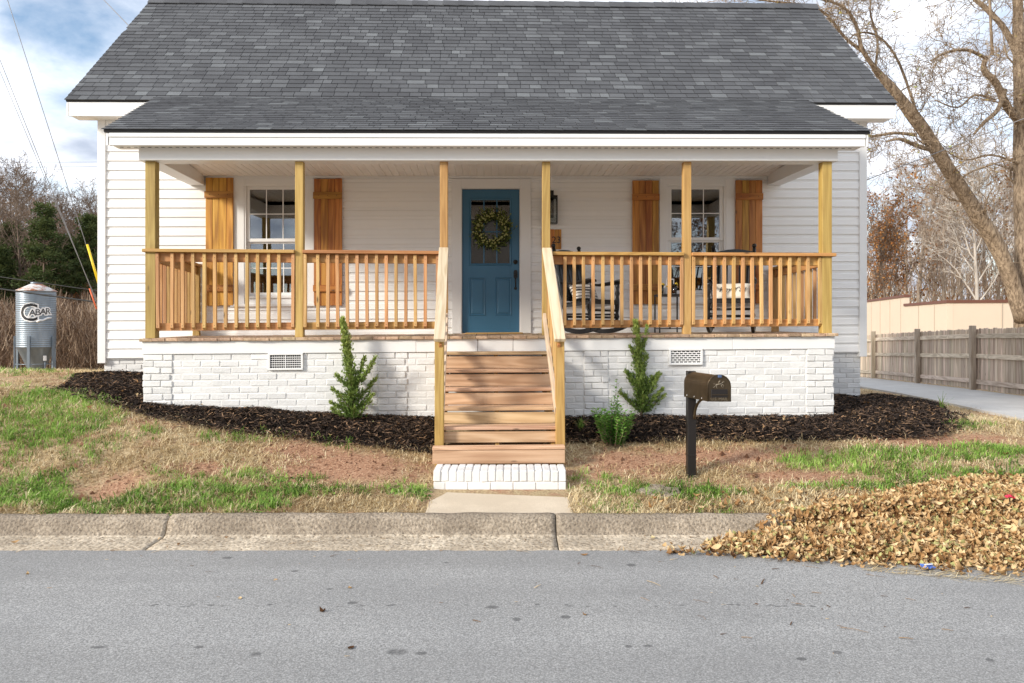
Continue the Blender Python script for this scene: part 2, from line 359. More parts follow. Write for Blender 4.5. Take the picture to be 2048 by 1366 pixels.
M['green'] = blade_mat('green_grass', [(0, (0.06, 0.115, 0.02)), (0.5, (0.19, 0.34, 0.055)), (1, (0.38, 0.54, 0.13))])
M['straw'] = blade_mat('dry_grass', [(0, (0.20, 0.12, 0.055)), (0.5, (0.56, 0.43, 0.235)), (1, (0.84, 0.73, 0.49))])
M['mulch'] = blade_mat('mulch_shreds', [(0, (0.007, 0.005, 0.004)), (0.5, (0.032, 0.022, 0.017)), (0.85, (0.11, 0.072, 0.05)), (1, (0.36, 0.22, 0.125))], 0.9, 0.0)
M['leaf'] = blade_mat('dead_leaf', [(0, (0.10, 0.045, 0.018)), (0.3, (0.36, 0.195, 0.078)), (0.65, (0.59, 0.40, 0.20)), (0.92, (0.77, 0.60, 0.36)), (1, (0.46, 0.45, 0.19))], 0.6, 0.2)
M['conifer'] = blade_mat('conifer_spray', [(0, (0.035, 0.07, 0.018)), (0.4, (0.14, 0.22, 0.045)), (1, (0.44, 0.50, 0.13))], 0.6, 0.2)
M['shrub'] = blade_mat('glossy_leaf', [(0, (0.04, 0.12, 0.02)), (0.5, (0.13, 0.32, 0.045)), (1, (0.34, 0.58, 0.12))], 0.35, 0.25)
M['pine'] = blade_mat('pine_needles', [(0, (0.022, 0.036, 0.012)), (0.5, (0.06, 0.085, 0.026)), (1, (0.125, 0.15, 0.05))], 0.8, 0.15)
M['russet'] = blade_mat('russet_leaves', [(0, (0.12, 0.045, 0.014)), (0.5, (0.26, 0.105, 0.032)), (1, (0.40, 0.21, 0.075))], 0.8, 0.2)
M['brush'] = blade_mat('bare_brush', [(0, (0.06, 0.036, 0.023)), (0.5, (0.22, 0.145, 0.098)), (1, (0.46, 0.35, 0.25))], 0.9, 0.0)
def bark(name, c1, c2, sc=9.0):
    m = NT(name); v = m.mapv(m.obj(), (1, 1, 0.25)); a = m.noise(v, sc, 6, 0.7, 0.5); w = m.noise(m.obj(), 0.8, 3)
    col = m.ramp(a, [(0.35, c2), (0.62, c1)]); col = m.mix(m.ramp(w, [(0.4, 0.4), (0.6, 0.0)]), col, c2)
    m.bump(a, 0.9, 0.05); return m.fin(col, 0.95, 0, 0.1)
M['bark'] = bark('grey_brown_bark', (0.50, 0.385, 0.27), (0.10, 0.068, 0.045), 16.0)
M['bark_far'] = bark('far_bark', (0.26, 0.20, 0.155), (0.11, 0.08, 0.06), 3.0)
M['bark_sunlit'] = bark('sunlit_far_bark', (0.44, 0.365, 0.295), (0.22, 0.17, 0.13), 3.0)  # paler copy of the far bark, sunlit haze put into its colour
M['bark_pale'] = bark('pale_bark', (0.55, 0.50, 0.44), (0.30, 0.26, 0.22), 3.0)
# ================================================================== THE SETTING
KY0, KB, KY1 = 5.335, 5.40, 5.84      # gutter edge and back of the kerb
_GX = np.array([-60, -12, -7.5, -5.5, -4.1, -2.6, -1.2, -0.6, 1.0, 2.4, 3.8, 5.2, 6.4, 7.6, 9.5, 14, 60], float)
_GY = np.array([5.84, 6.6, 7.2, 7.9, 8.5, 9.4, 10.6, 12.0, 14.0, 18, 22, 30, 45, 70, 120, 400], float)
_row = lambda *a: a
_GZ = np.array([
 #  -60   -12  -7.5  -5.5  -4.1  -2.6  -1.2  -0.6   1.0   2.4   3.8   5.2   6.4   7.6   9.5   14    60
 _row(.14, .14, .14, .14, .14, .14, .14, .14, .14, .14, .14, .14, .13, .12, .12, .12, .12),
 _row(.32, .32, .32, .31, .29, .25, .21, .16, .16, .22, .24, .24, .22, .18, .18, .18, .18),
 _row(.52, .52, .52, .50, .46, .40, .35, .31, .31, .33, .34, .33, .29, .24, .23, .22, .20),
 _row(.72, .72, .72, .70, .66, .58, .50, .46, .46, .48, .49, .45, .37, .30, .28, .25, .20),
 _row(.83, .84, .84, .82, .77, .68, .60, .57, .57, .58, .58, .52, .41, .34, .31, .27, .20),
 _row(.90, .91, .92, .89, .84, .72, .62, .60, .60, .60, .60, .55, .42, .36, .33, .28, .20),
 _row(.94, .95, .96, .94, .88, .76, .66, .62, .62, .62, .60, .55, .42, .36, .34, .30, .2),
 _row(.88, .88, .88, .88, .85, .76, .68, .64, .64, .62, .58, .50, .41, .36, .34, .30, .2),
 _row(.72, .72, .72, .72, .70, .66, .6, .6, .6, .56, .5, .45, .38, .34, .32, .30, .2),
 _row(.40, .40, .40, .4, .4, .4, .4, .4, .4, .4, .36, .32, .28, .23, .20, .18, .1),
 _row(.10, .10, .10, .1, .1, .1, .1, .1, .1, .1, .1, .1, .1, .08, .07, .05, 0),
 _row(-.4, -.4, -.4, -.4, -.4, -.4, -.4, -.4, -.4, -.4, -.4, -.4, -.4, -.4, -.4, -.4, -.4),
 _row(-1.25, -1.25, -1.25, -1.25, -1.25, -1.25, -1.25, -1.2, -1.2, -1.2, -1.2, -1.2, -1.2, -1.2, -1.2, -1.2, -1.2),
 _row(-1.8, -1.8, -1.8, -1.8, -1.8, -1.8, -1.8, -1.8, -1.8, -1.8, -1.8, -1.8, -1.8, -1.8, -1.8, -1.8, -1.8),
 _row(-1.5, -1.5, -1.5, -1.5, -1.5, -1.5, -1.5, -1.5, -1.5, -1.5, -1.5, -1.5, -1.5, -1.5, -1.5, -1.5, -1.5),
 _row(-1, -1, -1, -1, -1, -1, -1, -1, -1, -1, -1, -1, -1, -1, -1, -1, -1)], float)
def _base(X, Y):
    X = np.asarray(X, float); Y = np.asarray(Y, float)
    i = np.clip(np.searchsorted(_GX, X) - 1, 0, len(_GX) - 2); j = np.clip(np.searchsorted(_GY, Y) - 1, 0, len(_GY) - 2)
    u = np.clip((X - _GX[i]) / (_GX[i + 1] - _GX[i]), 0, 1); w = np.clip((Y - _GY[j]) / (_GY[j + 1] - _GY[j]), 0, 1)
    return (_GZ[j, i] * (1 - u) + _GZ[j, i + 1] * u) * (1 - w) + (_GZ[j + 1, i] * (1 - u) + _GZ[j + 1, i + 1] * u) * w
_bump_ph = np.random.RandomState(3).rand(24, 4)
def _lumps(X, Y):
    z = 0
    for k in range(24):
        fx = (_bump_ph[k, 0] - 0.5) * 9; fy = (_bump_ph[k, 1] - 0.5) * 9
        z = z + np.sin(X * fx + Y * fy + _bump_ph[k, 2] * 6.28) * (0.3 + _bump_ph[k, 3])
    return z / 24
def ground_z(X, Y):
    X = np.asarray(X, float); Y = np.asarray(Y, float)
    fade = np.clip((Y - KY1) / 0.25, 0, 1) * np.clip((30 - Y) / 15, 0, 1)
    # the stairs' foot, walk and driveway stay even
    fade = fade * np.clip((np.abs(X - 0.12) - 0.8) / 0.4, 0.0, 1) * np.clip((6.6 - X) / 0.8, 0, 1)
    z = _base(X, Y) + (_lumps(X, Y) * 0.12 + _lumps(X * 2.7 + 3, Y * 2.7) * 0.055) * fade
    # gully in the left bank where the grass is thin
    g = np.exp(-(((X + 3.5 + (Y - 6.2) * 0.35) / 0.28) ** 2)) * np.clip(1 - np.abs(Y - 6.4) / 0.9, 0, 1)
    z = z - 0.07 * g
    front = np.clip((KY1 - Y) / 0.02, 0, 1)
    return np.where(Y < KY1, -0.30, z)
def G(px, py):
    """where a pixel's ray meets the lawn"""
    d = ray(px, py); t = 4.0; last = t
    while t < 60:
        z = CAMZ + d.z * t
        gz = float(ground_z(d.x * t, d.y * t)) if t > KY1 else (0.0 if t < KY0 else 0.07)
        if z <= gz: break
        t += 0.02
    return Vector((d.x * t, d.y * t, CAMZ + d.z * t))
def gpt(X, Y, dz=0.0): return Vector((X, Y, float(ground_z(X, Y)) + dz))
def build_ground():
    xs = np.concatenate([[-600, -300, -120, -60, -30, -20, -14], np.arange(-11, 10.01, 0.07), [12, 14, 20, 30, 60, 120, 300, 600]])
    ys = np.concatenate([[-400, -100, -20, 0, 4, 5.7], np.array([5.82]), np.arange(5.842, 9.4, 0.06), np.arange(9.4, 13, 0.2), np.arange(13, 30, 1.0), [34, 40, 45, 55, 70, 90, 120, 200, 400, 900]])
    X, Y = np.meshgrid(xs, ys); Z = ground_z(X, Y); V = np.stack([X, Y, Z], -1).reshape(-1, 3)
    nx, ny = len(xs), len(ys); a = (np.arange(ny - 1)[:, None] * nx + np.arange(nx - 1)[None, :]).ravel()
    gt = np.zeros(X.size)
    BARE = [((690, 935), 0.75, 0.36), ((600, 905), 0.5, 0.2), ((1420, 915), 0.85, 0.26), ((1250, 925), 0.4, 0.3), ((1860, 880), 0.8, 0.2), ((1600, 955), 0.5, 0.14), ((225, 985), 0.22, 0.3), ((420, 940), 0.3, 0.15)]
    for (p_, rx, ry) in BARE: g_ = G(*p_); gt = np.maximum(gt, np.exp(-(((X.ravel() - g_.x) / rx) ** 2 + ((Y.ravel() - g_.y) / ry) ** 2)))
    me = np_mesh('ground', V, np.stack([a, a + 1, a + nx + 1, a + nx], -1), 4, M['ground'], gt, smooth=True)
    kind(link('ground', me), 'structure')
build_ground()
# road, gutter and kerb
def sheet(name, x0, x1, y0, y1, z, mat, nx=2, ny=2):
    xs = np.linspace(x0, x1, nx); ys = np.linspace(y0, y1, ny); X, Y = np.meshgrid(xs, ys); V = np.stack([X, Y, np.full_like(X, z)], -1).reshape(-1, 3)
    a = (np.arange(ny - 1)[:, None] * nx + np.arange(nx - 1)[None, :]).ravel()
    return link(name, np_mesh(name, V, np.stack([a, a + 1, a + nx + 1, a + nx], -1), 4, mat))
def build_road():
    xs = np.concatenate([[-300, -60], np.arange(-9, 9, 0.025), [60, 300]]); w = np.sin(xs * 7.1) * .004 + np.sin(xs * 23.7 + 1) * .004 + np.sin(xs * 61 + 2) * .003 + RNG0.normal(0, .003, len(xs)); n = len(xs)
    V = np.concatenate([np.stack([xs, np.full(n, -6.0), np.full(n, .006)], -1), np.stack([xs, KY0 + .035 + w, np.full(n, .006)], -1)]); a = np.arange(n - 1)
    kind(link('road', np_mesh('road', V, np.stack([a, a + 1, a + 1 + n, a + n], -1), 4, M['asphalt'])), 'structure')
RNG0 = np.random.RandomState(70)
build_road()
def build_kerb():
    prof = [(KY0, -0.1), (KY0, 0.001), (KB + 0.12, 0.009), (KB + 0.26, 0.014), (KB + 0.295, 0.026), (KB + 0.318, 0.055), (KB + 0.332, 0.095), (KB + 0.35, 0.128), (KB + 0.375, 0.146), (KY1 - 0.03, 0.155), (KY1, 0.155), (KY1 + 0.01, -0.1)]
    j1 = (333 - 1024) / F * 5.72; j2 = (1112 - 1024) / F * 5.72
    L = j2 - j1; edges = [j1 - 3 * L, j1 - 2 * L, j1 - L, j1, j2, j2 + L, j2 + 2 * L, j2 + 3 * L]
    rr = random.Random(8)
    root = None
    for i in range(len(edges) - 1):
        x0, x1 = edges[i] + 0.004, edges[i + 1] - 0.004
        n = 60; mb = MB(); vs_ = []; fs_ = []; m = len(prof); dz = rr.uniform(-0.004, 0.004); dy = rr.uniform(-0.006, 0.006)
        for k in range(n + 1):
            x = x0 + (x1 - x0) * k / n
            en = min(k, n - k); r = 0.006 if en == 0 else 0.0
            for q, (y, z) in enumerate(prof):
                w = mnoise.noise(Vector((x * 5, y * 7, 2.0))) * 0.006 if 2 < q < m - 1 else 0
                vs_.append((x, y + (dy if 3 < q < m - 2 else 0) + w, z + w + (dz - r if 3 < q < m - 1 else 0)))
        for k in range(n):
            for q in range(m - 1): fs_.append((k * m + q, (k + 1) * m + q, (k + 1) * m + q + 1, k * m + q + 1))
        fs_ += [tuple(range(m)), tuple(range(n * m, (n + 1) * m))[::-1]]
        mb.add(vs_, fs_, False)
        if root is None:
            root = empty('kerb', (0, 0, 0)); kind(root, 'structure')
        o = mb.build('kerb_segment', M['kerb'], root); o.data.materials.append(M['gutter'])
        for p in o.data.polygons:
            p.use_smooth = len(p.vertices) == 4
            if p.center.y < KB + 0.28: p.material_index = 1
build_kerb()
# driveway beside the house, following the ground
def build_drive():
    ys = np.array([5.95, 7, 8, 9.2, 10.5, 12, 13.3, 15.5, 18, 21.5, 26, 32]); m = 8; V = []
    for y in ys:
        xl = np.interp(y, [5.9, 9.2, 15.5, 32], [5.75, 6.3, 7.24, 9.0]); xr = np.interp(y, [5.9, 13.3, 21.5, 32], [8.3, 8.98, 10.1, 11.6]) + 0.05
        for u in np.linspace(0, 1, m):
            x = xl + (xr - xl) * u; V.append((x, y, float(_base(x, y)) + 0.035))
    V = np.array(V); top = len(V); V2 = V.copy(); V2[:, 2] -= 0.15; V = np.concatenate([V, V2]); F_ = []
    n = len(ys)
    for i in range(n - 1):
        for k in range(m - 1): F_.append((i * m + k, i * m + k + 1, (i + 1) * m + k + 1, (i + 1) * m + k))
        F_.append((i * m, (i + 1) * m, top + (i + 1) * m, top + i * m)); e = m - 1
        F_.append((i * m + e, top + i * m + e, top + (i + 1) * m + e, (i + 1) * m + e))
    kind(link('driveway', np_mesh('driveway', V, np.array(F_), 4, M['drive'])), 'structure')
build_drive()
# concrete walk between kerb and brick step
def build_walk():
    mb = MB(); a, b = (850 - 1024) / F * 5.85, (1146 - 1024) / F * 5.85; c, d = (868 - 1024) / F * 6.62, (1130 - 1024) / F * 6.62
    y0, y1 = KY1 + 0.012, 6.62
    mb.add([(a, y0, 0.148), (b, y0, 0.146), (d, y1, 0.158), (c, y1, 0.16), (a, y0, 0.0), (b, y0, 0.0), (d, y1, 0), (c, y1, 0)], [(0, 1, 2, 3), (0, 4, 5, 1), (1, 5, 6, 2), (3, 2, 6, 7), (0, 3, 7, 4)])
    kind(mb.build('front_walk', M['slab']), 'structure')
build_walk()
# ================================================================== THE HOUSE
house = empty('house', (0, HY, 0), YAW)
tag(house, 'white one-storey house with grey shingle roof, timber porch railing and blue door', 'house')
DECK = 1.50; WALL = 2.16; WFRONT = WALL - 0.03
XL, XR = HX(198, WALL), HX(1731, WALL)              # house corners
PL, PR = HX(286, -0.06), HX(1668, -0.06)            # porch ends
BACK = 6.76
# openings in the front wall: (x0, x1, z0, z1)
WZ0, WZ1 = HZ(545, 596, WALL), HZ(545, 369, WALL)
winL = (HX(489, WALL), HX(611, WALL)); winR = (HX(1331, WALL), HX(1451, WALL))
doorX = (HX(922, WALL), HX(1041, WALL)); DZ1 = HZ(980, 376, WALL)
OPEN = [(*winL, WZ0, WZ1), (*winR, WZ0, WZ1), (*doorX, DECK - 0.02, DZ1)]
# ---- walls
def build_walls():
    SB = HZ(240, 716, WALL)            # bottom of the siding
    top = 4.55
    mb = MB(); xs = [XL + 0.02, *winL, *doorX, *winR, XR - 0.02]
    for i in range(len(xs) - 1):
        op = [o for o in OPEN if abs(o[0] - xs[i]) < 1e-6]
        if op:
            mb.box(xs[i], xs[i + 1], WALL, WALL + 0.12, SB - 0.02, op[0][2]); mb.box(xs[i], xs[i + 1], WALL, WALL + 0.12, op[0][3], top)
        else: mb.box(xs[i], xs[i + 1], WALL, WALL + 0.12, SB - 0.02, top)
    # gable ends and back
    for x in (XL, XR - 0.12):
        mb.prism([(WALL + 0.001, SB - 0.02), (BACK, SB - 0.02), (BACK, top), ((WALL + BACK) / 2, 6.95), (WALL + 0.001, top)], 'x', x + 0.004, x + 0.116)
    mb.box(XL, XR, BACK - 0.12, BACK + 0.002, SB - 0.02, top)
    wall = mb.build('wall', M['white'], house, True)
    p = 0.1305; z = SB; n = 0
    prof = [(0.0, 0.0), (-0.020, 0.0), (-0.021, 0.008), (-0.018, 0.012), (-0.015, p * 0.62), (-0.006, p * 0.72), (-0.006, p + 0.006), (0.0, p + 0.006)]
    while z < top - 0.05:
        segs = [(XL + 0.10, XR - 0.10)]
        for (a, b, c, d) in OPEN:
            if z + p > c and z < d:
                a2, b2 = a - 0.05, b + 0.05; ns = []
                for (s0, s1) in segs:
                    if b2 <= s0 or a2 >= s1: ns.append((s0, s1))
                    else:
                        if a2 > s0: ns.append((s0, a2))
                        if b2 < s1: ns.append((b2, s1))
                segs = ns
        for (s0, s1) in segs:
            MB().prism([(WALL - 0.001 + q[0], z + q[1]) for q in prof], 'x', s0, s1).build('siding_board', M['white'], wall, True)
        z += p; n += 1
    for (a, b) in ((XL - 0.005, XL + 0.105), (XR - 0.105, XR + 0.005)):
        MB().box(a, b, WALL - 0.035, WALL + 0.10, SB - 0.07, top, 0.004).build('corner_board', M['trim'], house, True)
    # dark interior so that the panes have a room behind them
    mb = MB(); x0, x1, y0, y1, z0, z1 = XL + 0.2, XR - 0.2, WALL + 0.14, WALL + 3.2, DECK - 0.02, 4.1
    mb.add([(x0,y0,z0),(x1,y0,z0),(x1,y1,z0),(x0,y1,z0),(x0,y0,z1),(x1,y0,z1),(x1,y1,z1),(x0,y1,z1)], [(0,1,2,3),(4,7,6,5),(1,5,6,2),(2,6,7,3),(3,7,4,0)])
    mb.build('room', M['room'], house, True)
build_walls()
# ---- foundations of painted brick
rb = random.Random(21)
BRICKS = {}
def brick_mesh(L, H, D):
    k = (round(L, 3), round(H, 3))
    if k not in BRICKS:
        BRICKS[k] = []
        for v in range(4):
            mb = MB().box(-L / 2, L / 2, 0, D, -H / 2, H / 2, 0.005); r2 = random.Random(v * 7 + int(L * 1000))
            mb.v = [(x + r2.uniform(-.0035, .0035), y + r2.uniform(-.003, .003), z + r2.uniform(-.0028, .0028)) for x, y, z in mb.v]
            me = bpy.data.meshes.new('brick'); me.from_pydata(mb.v, [], mb.f); me.materials.append(M['brick']); BRICKS[k].append(me)
    return rb.choice(BRICKS[k])
BL, BH, JT = 0.198, 0.0625, 0.0105
def brick_field(parent, x0, x1, y, ztop, zbot_f, holes=(), headers=False, shear=True, proud=0.010):
    z = ztop - BH / 2; row = 0; L0 = BL
    while True:
        off = (row % 2) * 0.5 * (L0 + JT) + rb.uniform(-0.015, 0.015); x = x0 - off
        any_ = False
        while x < x1 - 0.02:
            a, b = max(x, x0), min(x + L0, x1); x += L0 + JT
            if b - a < 0.035: continue
            cx = (a + b) / 2
            if z + BH / 2 < zbot_f(cx) - 0.02: continue
            any_ = True; hit = False; parts_ = [(a, b)]
            for (h0, h1, k0, k1) in holes:
                if z + BH / 2 > k0 and z - BH / 2 < k1:
                    np_ = []
                    for (s0, s1) in parts_:
                        if h1 <= s0 or h0 >= s1: np_.append((s0, s1))
                        else:
                            if h0 - s0 > 0.03: np_.append((s0, h0))
                            if s1 - h1 > 0.03: np_.append((h1, s1))
                    parts_ = np_
            for (s0, s1) in parts_:
                Lq = max(0.03, round((s1 - s0) / 0.012) * 0.012) if s1 - s0 < L0 - 0.002 else L0
                c = (s0 + s1) / 2
                link('brick', brick_mesh(Lq, BH, 0.06), parent, (c, y - proud + rb.uniform(-0.003, 0.003), z + (SLOPE * c if shear else 0) + rb.uniform(-.002, .002)), (rb.uniform(-.02, .02), rb.uniform(-.008, .008), rb.uniform(-.012, .012)))
        z -= BH + JT; row += 1
        if not any_ or z < -0.1: break
def ground_under(x, y=-0.06):
    w = to_world(x, y, 0); return float(ground_z(w.x, w.y)) - SLOPE * x
VENT = [(HX(536, -0.07), HX(606, -0.07), HZ(570, 740, -0.07), HZ(570, 706, -0.07)), (HX(1338, -0.07), HX(1405, -0.07), HZ(1370, 730, -0.07), HZ(1370, 697, -0.07))]
SX0, SX1 = HX(888, 0.0) , HX(1093, 0.0)             # stair posts, centres
def build_foundation():
    FY = -0.05; top = DECK - 0.175
    mb = MB(); mb.box(PL, PR, FY, FY + 0.2, -0.1, top - 0.002)
    q = MB().box(PL, PL + 0.2, FY + 0.2, WALL, -0.1, top - 0.002); q.v = [(x - .31 * max(0, y - .15) / WALL, y, z) for x, y, z in q.v]; mb.add(q.v, q.f); q = MB().box(PR - 0.2, PR, FY + 0.2, WALL, -0.1, DECK - .036); q.v = [(x + .24 * max(0, y - .15) / WALL, y, z) for x, y, z in q.v]; mb.add(q.v, q.f); mb.box(PL, PL + .01, FY + .2, .3, top - .002, DECK - .036)
    fo = mb.build('foundation', M['mortar'], house, True)
    holes = [(v[0], v[1], v[2], v[3]) for v in VENT]
    pil = [(PL, HX(345, FY)), (HX(757, FY), HX(815, FY)), (HX(1168, FY), HX(1216, FY)), (HX(1612, FY), PR)]
    xs = [PL] ; spans = []
    cur = PL
    for (a, b) in pil:
        if a > cur + 0.02: spans.append((cur, a - JT, 0.004))
        spans.append((a, b, 0.013)); cur = b + JT
    if cur < PR - 0.03: spans.append((cur, PR, 0.004))
    st0, st1 = SX0 + 0.0, SX1 - 0.0
    for (a, b, pr) in spans:
        segs = [(a, b)]
        if a < st0 < b and not a < st1 < b: segs = [(a, st0)]
        elif a < st0 and b > st1: segs = [(a, st0), (st1, b)]
        elif a < st1 < b: segs = [(st1, b)]
        for (s0, s1) in segs: brick_field(fo, s0, s1, FY, top - 0.004, lambda x: ground_under(x) - 0.03, holes, proud=pr)
    # end wall bricks of the porch, seen from the side
    # skirt band in lengths
    for (a, b) in ((PL - 0.006, HX(832, -0.07)), (HX(832, -0.07) + 0.003, SX0 - 0.02), (SX1 + 0.02, HX(1466, -0.07)), (HX(1466, -0.07) + 0.003, PR + 0.006)):
        MB().box(a, b, FY - 0.02, FY + 0.02, top, DECK - 0.034, 0.003).build('skirt_board', M['trim'], house, True)
    for k in range(3):
        w = (SX1 - SX0 + 0.03) / 3; MB().box(SX0 - 0.015 + k * w + 0.003, SX0 - 0.015 + (k + 1) * w - 0.003, FY - 0.02, FY + 0.02, top - 0.0, DECK - 0.034, 0.003).build('skirt_board', M['trim'], house, True)
    # house foundation, left and right of the porch
    sb = HZ(240, 716, WALL)
    mb = MB(); mb.box(XL + 0.06, XR - 0.06, WALL + 0.035, WALL + 0.2, -0.1, sb - 0.012); mb.box(XL + 0.06, XL + 0.2, WALL + 0.2, BACK - 0.05, -0.1, sb - 0.012); mb.box(XR - 0.2, XR - 0.06, WALL + 0.2, BACK - 0.05, -0.1, sb - 0.012)
    f2 = mb.build('foundation', M['mortar'], house, True)
    for (a, b) in ((XL + 0.06, PL), (PR, XR - 0.06)):
        brick_field(f2, a, b, WALL + 0.035, sb - 0.02, lambda x: ground_under(x, WALL) - 0.03)
    # vents
    for k, (a, b, z0, z1) in enumerate(VENT):
        mb = MB(); y = FY - 0.018; t = 0.022
        mb.box(a, b, y - 0.012, y + 0.02, z0, z0 + t, 0.002); mb.box(a, b, y - 0.012, y + 0.02, z1 - t, z1, 0.002); mb.box(a, a + t, y - 0.011, y + 0.02, z0 + t, z1 - t); mb.box(b - t, b, y - 0.011, y + 0.02, z0 + t, z1 - t)
        v = mb.build('crawlspace_vent', M['trim'], house, True)
        MB().box(a + t, b - t, y + 0.014, y + 0.018, z0 + t, z1 - t).build('vent_recess', M['dark'], v, True)
        gm = MB(); W = b - a - 2 * t; Hh = z1 - z0 - 2 * t
        if k == 0:
            for i in range(1, 6): zz = z0 + t + Hh * i / 6; gm.box(a + t, b - t, y - 0.002, y + 0.003, zz - 0.0035, zz + 0.0035)
            for i in range(1, 14): xx = a + t + W * i / 14; gm.box(xx - 0.0018, xx + 0.0018, y + 0.004, y + 0.008, z0 + t, z1 - t)
            xx = (a + b) / 2; gm.box(xx - 0.005, xx + 0.005, y - 0.005, y - 0.001, z0 + t, z1 - t)
        else:
            for i in range(0, 7): zz = z0 + t + Hh * i / 6; gm.box(a + t, b - t, y - 0.002, y + 0.004, zz - 0.005, zz + 0.005)
            for r_ in range(6):
                for i in range(8):
                    xx = a + t + W * (i + (0.5 if r_ % 2 else 0.0)) / 7
                    if a + t < xx < b - t: gm.box(xx - 0.005, xx + 0.005, y - 0.001, y + 0.003, z0 + t + Hh * r_ / 6 + 0.005, z0 + t + Hh * (r_ + 1) / 6 - 0.005)
        kind(gm.build('grille', M['trim'], v, True), 'stuff')
build_foundation()
# ---- porch deck (the porch widens a little towards the wall)
FLL, FLR = 0.31, 0.24
def build_deck():
    mb = MB()
    for y in (0.02, 0.7, 1.4, 2.05): mb.box(PL + 0.02, PR - 0.02, y, y + 0.04, DECK - 0.17, DECK - 0.036)
    fr = mb.build('porch_floor', M['deck'], house, True)
    w = 0.1415; n = int((PR - PL + 0.06) / w); w = (PR - PL + 0.06) / n; x = PL - 0.03
    me = None; rr = random.Random(2)
    for i in range(n):
        if i % 8 == 0:
            mb = MB().box(-w / 2 + 0.002, w / 2 - 0.002, -0.105 + rr.uniform(-.004, .004), WALL - 0.022, -0.034, 0.0, 0.004); me = bpy.data.meshes.new('deck_board'); me.from_pydata(mb.v, [], mb.f); me.materials.append(M['deck'])
        cx = x + w * (i + 0.5); link('deck_board', me, fr, (cx, rr.uniform(-.006, .006), DECK + SLOPE * cx + rr.uniform(-.002, .002)))
    for sg, edge, fl in ((-1, PL - 0.03, FLL), (1, PR + 0.03, FLR)):
        for k in range(2):
            a, b = k * fl / 2, (k + 1) * fl / 2; ya, yb = WALL * a / fl, WALL * b / fl
            pts = [(edge + sg * a, ya), (edge + sg * (b - .003), min(yb, WALL - .03)), (edge + sg * (b - .003), WALL - .022), (edge + sg * (a + .002), WALL - .022)]
            q = MB().prism(pts if sg > 0 else pts[::-1], 'z', DECK - .034, DECK); q.build('deck_board', M['deck'], fr, True)
build_deck()
# ---- posts, beam, ceiling
BEAM0, BEAM1 = 3.455, 3.635
POSTS = [305, 600, 888, 1092, 1373, 1649]
PX = [HX(p, 0.0) for p in POSTS]; PX[0] = PL + 0.075; PX[-1] = PR - 0.075
def build_frame():
    for i, x in enumerate(PX):
        w = 0.0445 if 0 < i < 5 else 0.055
        o = MB().box(x - w, x + w, -w, w, DECK, BEAM0, 0.004).build('porch_post', M['post'], house, True)
    # beam round the porch
    mb = MB().box(PL - 0.03, PR + 0.03, -0.10, 0.10, BEAM0, BEAM1 + 0.02, 0.004); mb.build('porch_beam', M['trim'], house, True)
    for (a, b, fl) in ((PL - 0.03, PL + 0.17, -FLL), (PR - 0.17, PR + 0.03, FLR)):
        q = MB().prism([(0.101, BEAM0 + 0.001), (WALL - 0.022, BEAM0 + 0.14), (WALL - 0.022, BEAM1 + 0.10), (0.101, BEAM1 + 0.019)], 'x', a + 0.001, b - 0.001)
        q.v = [(x + fl * y / WALL, y, z) for x, y, z in q.v]; q.build('porch_beam', M['trim'], house, True)
    # boarded ceiling
    c = MB().box(PL - 0.2, PR + 0.15, 0.05, WALL - 0.001, 3.735, 3.75).build('porch_ceiling', M['ceil'], house, True)
    w = 0.098; n = int((PR - PL + 0.3) / w); x = PL - 0.16; me = None
    mb = MB().prism([(-w / 2, 0.0), (-w / 2, -0.006), (-w / 2 + 0.006, -0.014), (w / 2 - 0.012, -0.014), (w / 2 - 0.006, -0.006), (w / 2, -0.006), (w / 2, 0.0)], 'y', 0.06, WALL - 0.03)
    me = bpy.data.meshes.new('ceiling_board'); me.from_pydata(mb.v, [], mb.f); me.materials.append(M['ceil'])
    for i in range(n): cx = x + w * (i + 0.5); link('ceiling_board', me, c, (cx, 0, 3.7345 + SLOPE * cx))
    MB().box(PL - 0.10, PR + 0.05, WALL - 0.045, WALL - 0.022, 3.695, 3.722, 0.003).build('ceiling_moulding', M['trim'], house, True)
build_frame()
